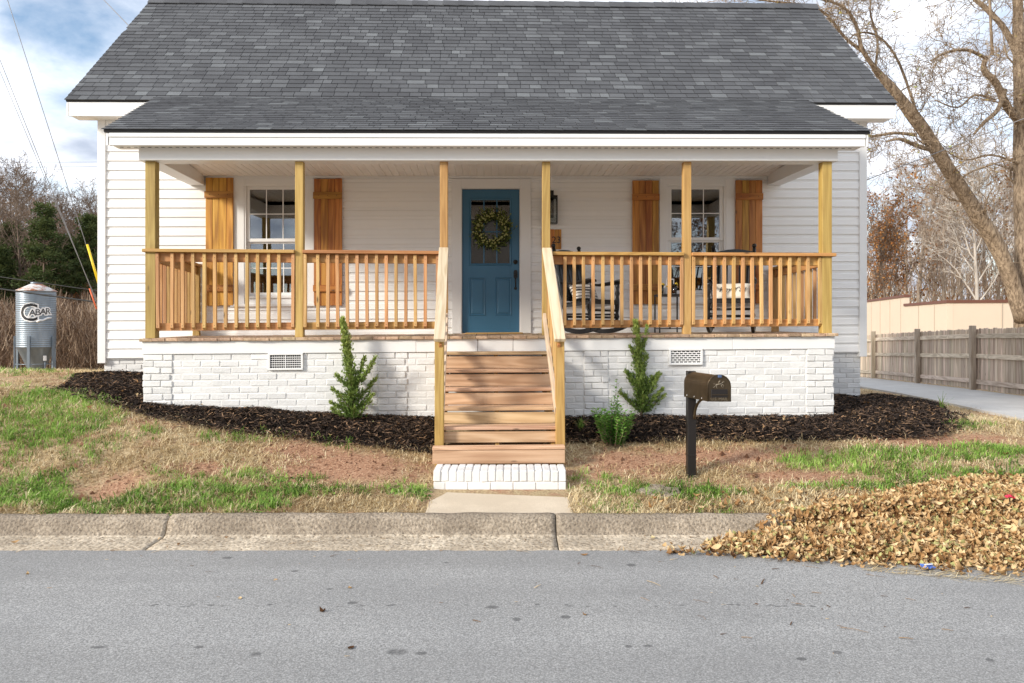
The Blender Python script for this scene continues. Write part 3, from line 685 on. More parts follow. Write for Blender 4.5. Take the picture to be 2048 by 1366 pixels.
# ---- roofs
def slab_uv(o, u, v, n):          # roof frame
    return o
SHING = {}
def shingle_variants():
    out = []
    for k, w in enumerate((0.13, 0.165, 0.19, 0.22, 0.26)):
        mb = MB().box(-w / 2 + 0.0038, w / 2 - 0.0038, 0, 0.155, 0, 0.008)
        mb.v = [(x, y, z - y * 0.065 + 0.004) for x, y, z in mb.v]
        me = bpy.data.meshes.new('shingle'); me.from_pydata(mb.v, [], mb.f); me.materials.append(M['shingle_p']); out.append((w, me))
    return out
SHV = shingle_variants()
def roof(name, bl, br, tl, tr, drop, piece_rows, seed, extra=None):
    """bl.. corners in the house frame (x, y, z); shingle courses parallel to the eave"""
    rr = random.Random(seed)
    bl, br, tl, tr = (Vector(q) for q in (bl, br, tl, tr))
    up = ((tl + tr) / 2 - (bl + br) / 2); up.x = 0; Ls = up.length; up.normalize(); X = Vector((1, 0, 0)); N = X.cross(up)
    mb = MB(); d = N * drop
    mb.add([bl, br, tr, tl, bl - d, br - d, tr - d, tl - d], [(0, 1, 2, 3), (4, 7, 6, 5), (0, 4, 5, 1), (1, 5, 6, 2), (2, 6, 7, 3), (3, 7, 4, 0)])
    ro = mb.build(name, M['drip'], house, True)
    ex = 0.127; rows = int(Ls / ex) + 1; V = []; Fc = []; T = []
    ang = math.atan2(up.z, up.y); cnt = 0
    for r_ in range(rows):
        v = r_ * ex - 0.012; t = min(1, max(0, (v + 0.06) / Ls))
        xa = bl.x + (tl.x - bl.x) * t - 0.012; xb = br.x + (tr.x - br.x) * t + 0.012
        x = xa - rr.uniform(0, 0.2); last = rr.random(); sag = 0.0
        while x < xb - 0.03:
            w, me = rr.choice(SHV); x0, x1 = max(x, xa), min(x + w, xb); x += w
            if x1 - x0 < 0.03: continue
            base = Vector((bl.x * 0 + (x0 + x1) / 2, bl.y, bl.z)) + up * v + N * (0.004 + rr.uniform(0, 0.0006))
            if v + 0.155 > Ls + 0.02: base -= up * (v + 0.155 - Ls - 0.02)
            base.z += SLOPE * base.x
            tn = rr.random() ** 1.5
            if r_ in piece_rows and cnt < 300 and abs((x1 - x0) - w) < 1e-6:
                link('shingle', me, ro, base, (ang, 0, 0)); cnt += 1
            else:
                hw = (x1 - x0) / 2 - 0.0038; o = len(V)
                for (a, b, c) in ((-hw, 0, .004), (hw, 0, .004), (hw, .155, -.004), (-hw, .155, -.004), (-hw, 0, .012), (hw, 0, .012), (hw, .155, .0015), (-hw, .155, .0015)):
                    V.append(base + X * a + up * b + N * c)
                T += [tn] * 8
                for f in ((4, 5, 6, 7), (0, 1, 5, 4), (1, 2, 6, 5), (3, 0, 4, 7)): Fc.append([o + i for i in f])
    me = np_mesh('shingle_field', np.array([tuple(q) for q in V]), np.array(Fc), 4, M['shingle_s'], T)
    kind(link('shingle_field', me, ro), 'stuff')
    return ro, up, N
EY, EZ = 1.87, 4.70; RY, RZ = 4.46, 7.15
ml, mr = HX(131, EY), HX(1793, EY)
main_roof, mup, mN = roof('roof', (ml, EY, EZ), (mr, EY, EZ), (ml, RY, RZ), (mr, RY, RZ), 0.03, range(1, 8), 4)
# far slope, ridge, fascia, soffit, rakes
bk = MB(); by = 2 * RY - EY
bk.add([(ml, by, EZ), (mr, by, EZ), (mr, RY + 0.001, RZ), (ml, RY + 0.001, RZ), (ml, by, EZ - .04), (mr, by, EZ - .04), (mr, RY + 0.001, RZ - .04), (ml, RY + 0.001, RZ - .04)], [(1, 0, 3, 2), (4, 5, 6, 7), (0, 1, 5, 4), (2, 3, 7, 6), (1, 2, 6, 5), (3, 0, 4, 7)])
bo = bk.build('roof_back_slope', M['shingle_s'], house, True)
rr_ = random.Random(9); x = ml
while x < mr - 0.02:
    L_ = min(0.26, mr - x); mb = MB(); lift = rr_.uniform(0, 0.008)
    mb.prism([(RY - 0.13, RZ - 0.095), (RY - 0.02, RZ + 0.028), (RY + 0.02, RZ + 0.028), (RY + 0.13, RZ - 0.095), (RY + 0.13, RZ - 0.108), (RY, RZ + 0.012), (RY - 0.13, RZ - 0.108)], 'x', 0, L_ + 0.02)
    mb.v = [(a + x, b, c + lift * .4 + 0.026 - 0.008 * (a / 0.28)) for a, b, c in mb.v]; mb.build('ridge_cap', M['shingle_p'], main_roof, True); x += L_
MB().box(ml + 0.03, mr - 0.03, EY + 0.015, EY + 0.04, EZ - 0.215, EZ - 0.0235, 0.004).build('fascia', M['trim'], house, True)
so = MB().box(ml + 0.03, mr - 0.03, EY + 0.041, WALL - 0.001, EZ - 0.200, EZ - 0.19).build('soffit', M['ceil'], house, True)
for (x0, x1) in ((XL + 0.11, XR - 0.11),): MB().box(x0, x1, WALL - 0.034, WALL - 0.001, EZ - 0.30, EZ - 0.201, 0.003).build('frieze_board', M['trim'], house, True)
for (a, b) in ((ml + 0.005, ml + 0.03), (mr - 0.03, mr - 0.005)):
    MB().prism([(EY + 0.012, EZ - 0.215), (EY + 0.012, EZ - 0.038), (RY, RZ - 0.05), (by - 0.01, EZ - 0.038), (by - 0.01, EZ - 0.215), (RY, RZ - 0.24)], 'x', a, b).build('rake_board', M['trim'], house, True)
for (a, b) in ((ml + 0.03, XL + 0.01), (XR - 0.01, mr - 0.03)):
    for (ya, yb) in ((EY + 0.03, RY), (by - 0.03, RY)):
        k = (RZ - EZ) / (RY - EY) * (1 if yb > ya else -1)
        MB().prism([(ya, EZ - 0.19), (yb, RZ - 0.21), (yb, RZ - 0.195), (ya, EZ - 0.175)], 'x', a + 0.001, b - 0.001).build('soffit', M['ceil'], house, True)
# porch roof
PEY, PEZ = -0.27, 3.745
el, er = HX(207, PEY), HX(1741, PEY); tl_, tr_ = HX(312, 1.9), HX(1612, 1.9)
porch_roof, pup, pN = roof('porch_roof', (el, PEY, PEZ), (er, PEY, PEZ), (tl_, 1.96, 4.77), (tr_, 1.96, 4.77), 0.03, [], 12)
k_ = (4.77 - PEZ) / (1.96 - PEY)
MB().box(el + 0.05, er - 0.05, PEY + 0.015, PEY + 0.045, PEZ - 0.165, PEZ - 0.0265, 0.004).build('porch_fascia', M['trim'], house, True)
MB().box(el + 0.05, er - 0.05, PEY + 0.004, PEY + 0.014, PEZ - 0.075, PEZ - 0.036, 0.002).build('drip_flashing', M['trim'], house, True)
MB().box(el + 0.05, er - 0.05, PEY + 0.046, 0.0, PEZ - 0.150, PEZ - 0.140).build('porch_soffit', M['ceil'], house, True)
mb = MB(); xx = el + 0.1
while xx < er - 0.1: mb.box(xx, xx + 0.035, -0.118, -0.106, PEZ - 0.153, PEZ - 0.1505); xx += 0.075
kind(mb.build('soffit_perforation', M['dark'], house, True), 'stuff')
for sgn, (xe, xt) in ((-1, (el, tl_)), (1, (er, tr_))):
    a, b = (xe + 0.02, xe + 0.045) if sgn < 0 else (xe - 0.045, xe - 0.02)
    q = MB().prism([(PEY + 0.012, PEZ - 0.165), (PEY + 0.012, PEZ - 0.038), (WALL - 0.03, PEZ - 0.045 + k_ * (WALL - 0.03 - PEY)), (WALL - 0.03, PEZ - 0.17 + k_ * (WALL - PEY))], 'x', a, b); dx = (xt - xe) / (1.96 - PEY)
    q.v = [(x + dx * (y - PEY), y, z) for x, y, z in q.v]; q.build('porch_rake', M['trim'], house, True)
    # filled gable side between rake and beam
    x0 = PL + 0.0 if sgn < 0 else PR - 0.0
    q = MB().prism([(0.05, BEAM1 + 0.02), (WALL - 0.03, BEAM1 + 0.12), (WALL - 0.03, 4.62), (0.05, PEZ + 0.05)], 'x', x0 - 0.01, x0 + 0.01); q.v = [(x + (-.31 if sgn < 0 else .24) * y / WALL, y, z) for x, y, z in q.v]; q.build('porch_gable', M['white'], house, True)
    q = MB(); e0 = xe + (0.046 if sgn < 0 else -0.046); s_ = x0 + sgn * 0.011
    q.add([(e0, PEY + 0.05, PEZ - 0.152), (e0 + dx * (WALL - 0.03 - PEY), WALL - 0.03, PEZ - 0.152 + k_ * (WALL - 0.05 - PEY)), (s_, WALL - 0.03, PEZ - 0.152 + k_ * (WALL - 0.05 - PEY)), (s_, PEY + 0.05, PEZ - 0.152)], [(0, 1, 2, 3)]); q.build('porch_soffit', M['ceil'], house, True)
# ---- windows
def build_window(x0, x1, gx0, gx1, trim0, trim1):
    """x0..x1 opening; gx glass; trim0..trim1 flat casing"""
    y = WALL
    top = HZ(545, 357, WALL); bot = WZ0 - 0.03
    cs = MB(); cw = 0.0
    cs.box(trim0, x0 + 0.005, y - 0.032, y - 0.001, bot - 0.05, top, 0.003); cs.box(x1 - 0.005, trim1, y - 0.032, y - 0.001, bot - 0.05, top, 0.003)
    cs.box(x0 + 0.0052, x1 - 0.0052, y - 0.031, y - 0.001, WZ1 - 0.005, top, 0.003)
    w = cs.build('window', M['trim'], house, True)
    MB().box(trim0 - 0.02, trim1 + 0.02, y - 0.055, y - 0.001, bot - 0.09, bot - 0.051, 0.004).build('sill', M['trim'], w, True)
    fr = MB(); t = 0.028
    for (a, b, c, d) in ((x0, x0 + t, WZ0, WZ1), (x1 - t, x1, WZ0, WZ1), (x0 + t, x1 - t, WZ0, WZ0 + t), (x0 + t, x1 - t, WZ1 - t, WZ1)): fr.box(a, b, y - 0.025, y + 0.08, c, d, 0.002)
    f = fr.build('frame', M['trim'], w, True)
    zm = HZ(545, 482, WALL); g1 = HZ(545, 379, WALL); g0 = HZ(545, 585, WALL)
    for (lo, hi, yy) in ((zm + 0.035, g1, y + 0.012), (g0, zm - 0.035, y + 0.04)):
        s = MB(); a, b = x0 + t, x1 - t; c, d = lo - 0.045, hi + 0.045
        if lo > zm: d = min(d, WZ1 - t)
        else: c = max(c, WZ0 + t)
        s.box(a, gx0, yy - 0.013, yy + 0.013, c, d, 0.002); s.box(gx1, b, yy - 0.013, yy + 0.013, c, d, 0.002); s.box(gx0, gx1, yy - 0.012, yy + 0.012, c, lo, 0.002); s.box(gx0, gx1, yy - 0.012, yy + 0.012, hi, d, 0.002)
        s.build('sash', M['trim'], w, True)
        m = MB(); mw = 0.0065
        for k in (1, 2): xx = gx0 + (gx1 - gx0) * k / 3; m.box(xx - mw, xx + mw, yy - 0.008, yy - 0.003, lo, hi)
        zz = (lo + hi) / 2; m.box(gx0, gx1, yy - 0.0085, yy - 0.0035, zz - mw, zz + mw); m.build('muntin', M['trim'], w, True)
        for r_ in range(2):
            for k in range(3):
                a0, a1 = gx0 + (gx1 - gx0) * k / 3, gx0 + (gx1 - gx0) * (k + 1) / 3; z0, z1 = (lo, zz) if r_ == 0 else (zz, hi)
                MB().box(a0, a1, yy - 0.001, yy + 0.001, z0, z1).build('pane', M['glass'], w, True)
build_window(*winL, HX(499.5, WALL), HX(599, WALL), HX(466, WALL), HX(629, WALL))
build_window(*winR, HX(1343, WALL), HX(1439, WALL), HX(1318, WALL), HX(1470, WALL))
# ---- shutters
rs = random.Random(31)
def build_shutter(pa, pb, pt, pbm):
    y0, y1 = WALL - 0.062, WALL - 0.036
    x0, x1 = HX(pa, y0), HX(pb, y0); z1, z0 = HZ((pa + pb) / 2, pt, y0), HZ((pa + pb) / 2, pbm, y0)
    w = (x1 - x0) / 4; H = z1 - z0
    root = MB().box(x0 + 0.02, x1 - 0.02, y1, y1 + 0.014, z0 + 0.05, z1 - 0.05).build('shutter', M['shut'], house, True)
    for k in range(4):
        MB().box(x0 + k * w + 0.0012, x0 + (k + 1) * w - 0.0012, y0 + rs.uniform(-.001, .001), y1, z0 + rs.uniform(-.003, .003), z1 + rs.uniform(-.003, .003), 0.003).build('plank', M['shut'], root, True)
    for zc in (z1 - H * 0.135, z0 + H * 0.135):
        bt = MB().box(x0 - 0.008, x1 + 0.002, y0 - 0.030, y0 - 0.002, zc - H * 0.026, zc + H * 0.026, 0.003).build('batten', M['shut_x'], root, True)
        sc = MB()
        for k in (0.7, 2, 3.3): sc.lathe([(0.0055, 0), (0.0055, 0.003), (0.003, 0.004)], 8, (x0 + w * k, y0 - 0.0305, zc), 'y')
        sc.v = [(a, 2 * (y0 - 0.0305) - b, c) for a, b, c in sc.v]; kind(sc.build('screw', M['dark'], root, True), 'stuff')
for q in ((411, 466, 355, 611), (628, 684, 357, 611), (1265, 1318, 361, 608), (1471.5, 1525, 360, 607)): build_shutter(*q)
# ---- door
def panel_frame(mb, x0, x1, z0, z1, y, d=0.012, w=0.022):
    """raised moulding ring"""
    ring = [(0, 0), (w * 0.35, -d), (w, -d * 0.2)]
    for i in range(len(ring) - 1):
        (i0, h0), (i1, h1) = ring[i], ring[i + 1]; q = []
        for (ins, h) in ((i0, h0), (i1, h1)): q.append([(x0 + ins, y + h, z0 + ins), (x1 - ins, y + h, z0 + ins), (x1 - ins, y + h, z1 - ins), (x0 + ins, y + h, z1 - ins)])
        mb.add(q[0] + q[1], [(k, (k + 1) % 4, 4 + (k + 1) % 4, 4 + k) for k in range(4)])
def build_door():
    y = WALL + 0.02; P = lambda px: HX(px, y); Z = lambda py: HZ(980, py, y)
    x0, x1, z0, z1 = P(924.5), P(1038.5), Z(665), Z(379)
    # casing
    t0, t1 = HX(904, WALL - .03), HX(1062, WALL - .03); tz = HZ(980, 357.5, WALL - .03)
    c = MB(); c.box(t0, doorX[0] + 0.004, WALL - 0.04, WALL - 0.001, DECK + 0.004, tz, 0.003); c.box(doorX[1] - 0.004, t1, WALL - 0.04, WALL - 0.001, DECK + 0.004, tz, 0.003); c.box(doorX[0] + 0.0042, doorX[1] - 0.0042, WALL - 0.039, WALL - 0.001, DZ1 - 0.004, tz, 0.003)
    ca = c.build('door_casing', M['trim'], house, True)
    j = MB(); j.box(doorX[0], doorX[0] + 0.014, WALL - 0.03, WALL + 0.1, DECK, DZ1); j.box(doorX[1] - 0.014, doorX[1], WALL - 0.03, WALL + 0.1, DECK, DZ1); j.box(doorX[0] + 0.014, doorX[1] - 0.014, WALL - 0.03, WALL + 0.1, DZ1 - 0.014, DZ1); j.build('jamb', M['trim'], ca, True)
    MB().box(doorX[0] + 0.0145, doorX[1] - 0.0145, WALL - 0.06, WALL + 0.09, DECK + 0.0005, Z(665.5) - 0.002, 0.003).build('threshold', M['deck'], ca, True)
    g0, g1, gz0, gz1 = P(942), P(1019.5), Z(527), Z(400)
    d = MB(); yb = y + 0.044
    d.box(x0, g0, y, yb, z0, z1, 0.002); d.box(g1, x1, y, yb, z0, z1, 0.002); d.box(g0, g1, y + 0.0002, yb, z0, gz0); d.box(g0, g1, y + 0.0002, yb, gz1, z1 - 0.0004)
    dr = d.build('door', M['door'], house, True)
    m = MB()
    panel_frame(m, g0 - 0.03, g1 + 0.03, gz0 - 0.03, gz1 + 0.03, y, 0.014, 0.032)
    for (a, b) in ((939, 970.5), (991, 1023.5)): 
        panel_frame(m, P(a), P(b), Z(631), Z(555), y, 0.010, 0.02)
        X0, X1, A, B = P(a) + 0.022, P(b) - 0.022, Z(631) + 0.022, Z(555) - 0.022; i = 0.02; h = 0.008
        m.add([(X0, y, A), (X1, y, A), (X1, y, B), (X0, y, B), (X0 + i, y - h, A + i), (X1 - i, y - h, A + i), (X1 - i, y - h, B - i), (X0 + i, y - h, B - i)], [(4, 5, 6, 7)] + [(k, (k + 1) % 4, 4 + (k + 1) % 4, 4 + k) for k in range(4)])
    m.build('panel_moulding', M['door'], dr, True)
    mu = MB()
    for k in (1, 2): xx = g0 + (g1 - g0) * k / 3; mu.box(xx - 0.009, xx + 0.009, y + 0.004, y + 0.014, gz0, gz1, 0.003)
    zz = (gz0 + gz1) / 2; mu.box(g0, g1, y + 0.005, y + 0.013, zz - 0.009, zz + 0.009, 0.002); mu.build('muntin', M['door'], dr, True)
    for k in range(3):
        for r_ in range(2): MB().box(g0 + (g1 - g0) * k / 3, g0 + (g1 - g0) * (k + 1) / 3, y + 0.018, y + 0.02, gz0 if r_ == 0 else zz, zz if r_ == 0 else gz1).build('pane', M['glass'], dr, True)
    hx = P(1031)
    b = MB().lathe([(0.033, 0), (0.033, 0.008), (0.027, 0.016), (0.016, 0.018), (0.014, 0.026)], 14, (0, 0, 0), 'y'); b.v = [(hx + a, y - q, Z(524) + c_) for a, q, c_ in b.v]; b.build('deadbolt', M['dark'], dr, True)
    h = MB(); zc = Z(549)
    h.add([(hx + a * 0.028, y - dd, zc + c_ * 0.062) for dd in (0, 0.012) for a, c_ in ((-1, -.6), (-.5, -1), (.5, -1), (1, -.6), (1, .6), (.5, 1), (-.5, 1), (-1, .6))], [tuple(range(8)), tuple(range(8, 16))] + [(k, (k + 1) % 8, 8 + (k + 1) % 8, 8 + k) for k in range(8)])
    h.tube([(hx, y - 0.010, zc - 0.04), (hx, y - 0.045, zc - 0.055), (hx, y - 0.052, zc - 0.11), (hx, y - 0.045, zc - 0.17), (hx, y - 0.012, zc - 0.195)], [0.008, 0.009, 0.011, 0.008, 0.008], 8)
    h.box(hx - 0.012, hx + 0.012, y - 0.06, y - 0.01, zc - 0.006, zc + 0.002, 0.002)
    q = MB().lathe([(0.021, 0), (0.021, 0.006), (0.012, 0.012)], 12, (0, 0, 0), 'y'); h.add([(hx + a, y - d_, zc - 0.2 + c_) for a, d_, c_ in q.v], q.f)
    h.build('handle', M['dark'], dr, True)
    return dr
build_door()
# ---- railings
def rail_z(x): return np.interp(x, [PX[0], PX[2], PX[3], PX[5]], [2.455, 2.440, 2.437, 2.432])
rbal = random.Random(77); BAL = []
def baluster_meshes():
    H = 0.83
    for v in range(4):
        mb = MB(); t = 0.0175; mb.add([(-t, -t, 0.012), (t, -t, 0.028 + 0.0), (t, t, 0), (-t, t, 0), (-t, -t, H), (t, -t, H), (t, t, H), (-t, t, H)], [(0, 3, 2, 1), (4, 5, 6, 7), (0, 1, 5, 4), (1, 2, 6, 5), (2, 3, 7, 6), (3, 0, 4, 7)])
        mb = MB().box(-t, t, -t, t, 0.0, H, 0.002); mb.v = [(x + 0.004 * math.sin(z * 4 + v), y, z + (0.022 if (y < -t * .5 and z < .1) else 0)) for x, y, z in mb.v]
        me = bpy.data.meshes.new('baluster'); me.from_pydata(mb.v, [], mb.f); me.materials.append(M['rail_z']); BAL.append(me)
baluster_meshes()
def build_railing(xa, xb, n, ext0=0.0, ext1=0.0):
    za, zb = rail_z(xa), rail_z(xb); da, db = DECK + SLOPE * xa, DECK + SLOPE * xb
    def bar(y0, y1, lo, hi, nm, mat, e0=0, e1=0, parent=None):
        q = MB().box(0, 1, y0, y1, 0, 1, 0.0); X0, X1 = xa - e0, xb + e1
        q = MB().box(X0, X1, y0, y1, 0.0, hi - lo, 0.004); q.v = [(x, y, z + np.interp(x, [xa, xb], [za, zb]) + lo) for x, y, z in q.v]; return q.build(nm, mat, parent)
    top = bar(-0.018, 0.020, -0.132, -0.032, 'railing', M['rail_x'], 0, 0, house)
    cap = bar(-0.085, 0.05, -0.0315, 0.006, 'handrail', M['rail_x'], ext0, ext1, top)
    q = MB().box(xa, xb, -0.018, 0.020, 0, 0.085, 0.003); q.v = [(x, y, z + np.interp(x, [xa, xb], [da, db]) + 0.082) for x, y, z in q.v]; bot = q.build('bottom_rail', M['rail_x'], top)
    sc = MB()
    for k in range(n):
        x = xa + (xb - xa) * (k + 0.5) / n
        if k == 0: x = xa + 0.022
        if k == n - 1: x = xb - 0.022
        zb_ = np.interp(x, [xa, xb], [da, db]) + 0.092; hh = np.interp(x, [xa, xb], [za, zb]) - 0.036 - zb_
        o = link('baluster', rbal.choice(BAL), top, (x, -0.0365, zb_ + rbal.uniform(-.004, .004)), (0, rbal.uniform(-.006, .006), 0)); o.scale = (1, 1, hh / 0.83)
        for zz in (zb_ + 0.045, zb_ + hh - 0.05): sc.box(x - 0.003, x + 0.003, -0.0552, -0.0535, zz - 0.003, zz + 0.003)
    kind(sc.build('screw', M['dark'], top), 'stuff')
def between(i, j): return PX[i] + (0.0445 if 0 < i < 5 else 0.055) + 0.001, PX[j] - (0.0445 if 0 < j < 5 else 0.055) - 0.001
for (i, j, n, e0, e1) in ((0, 1, 13, 0.135, -0.0), (1, 2, 14, -0.0, 0.0), (3, 4, 14, 0.0, 0.0), (4, 5, 14, 0.0, 0.15)):
    a, b = between(i, j)
    build_railing(a, b, n, e0 if e0 > 0 else 0, e1 if e1 > 0 else 0)
def side_railing(x, sgn):
    fl = -FLL if sgn < 0 else FLR; x_ = x
    ang = math.atan2(-fl, WALL); pr = lambda q: [(a + fl * b / WALL, b, c) for a, b, c in q.v]
    z1 = rail_z(x); d = DECK + SLOPE * x; ya, yb = 0.057, WALL - 0.14
    q = MB().box(x - 0.019, x + 0.019, ya, yb, z1 - 0.132, z1 - 0.033, 0.003); q.v = pr(q); top = q.build('railing', M['rail_y'], house)
    q = MB().box(x - 0.065, x + 0.065, ya, WALL - 0.025, z1 - 0.0325, z1 + 0.004, 0.004); q.v = pr(q); q.build('handrail', M['rail_y'], top)
    q = MB().box(x - 0.019, x + 0.019, ya, yb, d + 0.082, d + 0.168, 0.003); q.v = pr(q); q.build('bottom_rail', M['rail_y'], top)
    n = 12
    for k in range(n):
        y = ya + (yb - ya) * (k + 0.5) / n; zb_ = d + 0.092; hh = z1 - 0.036 - zb_
        o = link('baluster', rbal.choice(BAL), top, (x + fl * y / WALL + sgn * 0.037, y, zb_), (0, 0, R(90) * sgn + ang)); o.scale = (1, 1, hh / 0.83)
    q = MB().box(x - 0.045, x + 0.045, yb + 0.001, yb + 0.091, d, z1 - 0.033, 0.003); q.v = pr(q); q.build('railing_post', M['post'], top)
side_railing(PX[0], -1); side_railing(PX[5], 1)
# ---- stairs
STEPY = [-0.105 - 0.245, -0.59, -0.83, -1.06, -1.285, -1.50]     # nosings
STEPZ = [1.328, 1.150, 0.975, 0.805, 0.645, 0.490]
NEWY = -1.30
NXL, NXR = HX(879, NEWY), HX(1119, NEWY)
def build_stairs():
    x0, x1 = SX0 + 0.012, SX1 - 0.012
    st = MB()
    for xx in (x0 + 0.03, (x0 + x1) / 2, x1 - 0.03):
        poly = [(-0.075, 1.30), (-0.075, 0.95), (-1.30, 0.17), (-1.42, 0.17), (-1.42, 0.455)]
        ys = [-0.075] + STEPY
        stair = []
        for k in range(5, -1, -1):
            zt = STEPZ[k] - 0.031; yf = STEPY[k] + 0.045; ybk = (STEPY[k - 1] + 0.045) if k > 0 else -0.075
            stair += [(yf, zt), (ybk, zt)]
        poly = [(-0.075, 0.95), (-1.25, 0.16), (STEPY[5] + 0.045, 0.16)] + stair
        st.prism(poly, 'x', xx - 0.019, xx + 0.019)
    root = st.build('porch_stairs', M['post'], house)
    rr = random.Random(6)
    for k in range(6):
        yf, zt = STEPY[k], STEPZ[k]; ybk = (STEPY[k - 1] + 0.02) if k > 0 else -0.078
        a, b = (x0 - 0.01, x1 + 0.01) if k < 5 else (NXL - 0.055, NXR + 0.055 - 0.02)
        if 0 < k < 5:
            f_ = (k) / 5; a = x0 - 0.012 - 0.006 * f_; b = x1 + 0.012 + 0.006 * f_
        ym = (yf + ybk) / 2
        for (p, q) in (((yf, ym - 0.002), (ym + 0.002, ybk - 0.003)) if k < 5 else ((yf, ym - 0.002),)):
            t = MB().box(a, b, p, q, zt - 0.03, zt, 0.005); t.v = [(x, y, z + SLOPE * 0.4 * x + rr.uniform(-.001, .001)) for x, y, z in t.v]; t.build('tread', M['step'], root)
        zb_ = (STEPZ[k + 1] if k < 5 else 0.315)
        hh = 0.14 if k < 5 else 0.139
        top = zt - 0.036 - (0.012 if k < 5 else 0)
        lo = max(zb_ + 0.0015, top - hh)
        if k == 5: top = zt - 0.0305; lo = 0.33
        yr = yf + 0.022 if k < 5 else yf + 0.012
        MB().box(a + 0.002, b - 0.002, yr, yr + 0.022, lo, top, 0.003).build('riser', M['step'], root)
    # newels
    for x in (NXL, NXR):
        g = ground_under(x, NEWY) + SLOPE * x
        ps = MB().box(x - 0.043, x + 0.043, NEWY - 0.045, NEWY + 0.045, g - 0.15, 1.47, 0.004)
        xt = SX0 if x == NXL else SX1
        xi = x
        ps.v = [(a + (0.012 if x == NXR else 0.0) * max(0, 1.0 - c) , b, c) for a, b, c in ps.v]
        ps.build('newel_post', M['post'], root)
        p1 = Vector((x + (0.006 if x == NXL else -0.004), NEWY - 0.10, 1.475)); p0 = Vector((xt + (0.0 if x == NXL else 0.0), -0.047, 2.475))
        dd = (p0 - p1).normalized(); MB().obox(p1, p0, 0.105, 0.038, (0, 0, 1), 0.004).build('stair_handrail', M['hand'], root)
        ins = 0.030 if x == NXL else -0.030
        q0 = Vector((xt + ins, -0.06, 1.72)); q1 = Vector((x + ins, NEWY - 0.02, 0.80)); br = MB().obox(q1, q0, 0.036, 0.085, (0, 0, 1), 0.003).build('stair_bottom_rail', M['hand'], root)
        tr = MB().obox(p1 + Vector((ins * .2, .06, -0.075)), p0 + Vector((ins * .2, 0, -0.075)), 0.03, 0.085, (0, 0, 1), 0.003).build('stair_top_rail', M['rail_y'], root)
        for k in range(9):
            f_ = (k + 0.7) / 9.4; b0 = q1.lerp(q0, f_); t0 = (p1 + Vector((ins * .55, 0, -0.1))).lerp(p0 + Vector((ins * .55, 0, -0.1)), f_)
            MB().obox(b0 + Vector((-ins * 1.2, 0, -0.035)), Vector((b0.x - ins * 1.2, b0.y, t0.z)), 0.033, 0.033, (0, 1, 0), 0.002).build('stair_baluster', M['rail_z'], root)
build_stairs()
# ================================================================== BRICK STEP
def build_brick_step():
    root = empty('brick_step', (0, 0, 0)); tag(root, 'low white painted brick step at the foot of the wooden stairs', 'step')
    Y0 = 6.62; x0, x1 = (866 - 1024) / F * Y0, (1133 - 1024) / F * Y0; base = 0.10; zt = 0.335
    core = MB().box(x0 + 0.012, x1 - 0.012, Y0 + 0.010, Y0 + 0.30, base, zt - 0.012).build('mortar_core', M['mortar'], root)
    n = 17; w = (x1 - x0) / n; rr = random.Random(14)
    hb = 0.098
    for k in range(n):
        mb = MB().box(-w / 2 + 0.004, w / 2 - 0.004, 0, 0.20, -hb, 0, 0.006); mb.v = [(a + rr.uniform(-.002, .002), b + rr.uniform(-.002, .002), c + rr.uniform(-.002, .002)) for a, b, c in mb.v]
        mb.build('brick', M['brick'], root, False, (x0 + (k + 0.5) * w, Y0 + rr.uniform(-.004, .004), zt + rr.uniform(-.003, .003)))
        if k % 1 == 0:
            mb2 = MB().box(-w / 2 + 0.004, w / 2 - 0.004, 0.205, 0.31, -hb, 0, 0.006); mb2.build('brick', M['brick'], root, False, (x0 + (k + 0.5) * w, Y0, zt + rr.uniform(-.004, .002)))
    z = zt - hb - 0.006
    for r_ in range(2):
        x = x0 - (0.09 if r_ == 0 else 0.0)
        while x < x1 - 0.02:
            a, b = max(x, x0), min(x + 0.2, x1); x += 0.2
            if b - a < 0.03: continue
            mb = MB().box(-(b - a) / 2 + 0.004, (b - a) / 2 - 0.004, 0, 0.09, -0.068, 0, 0.005); mb.build('brick', M['brick'], root, False, ((a + b) / 2, Y0 + 0.004 + rr.uniform(-.003, .003), z))
        z -= 0.076
build_brick_step()
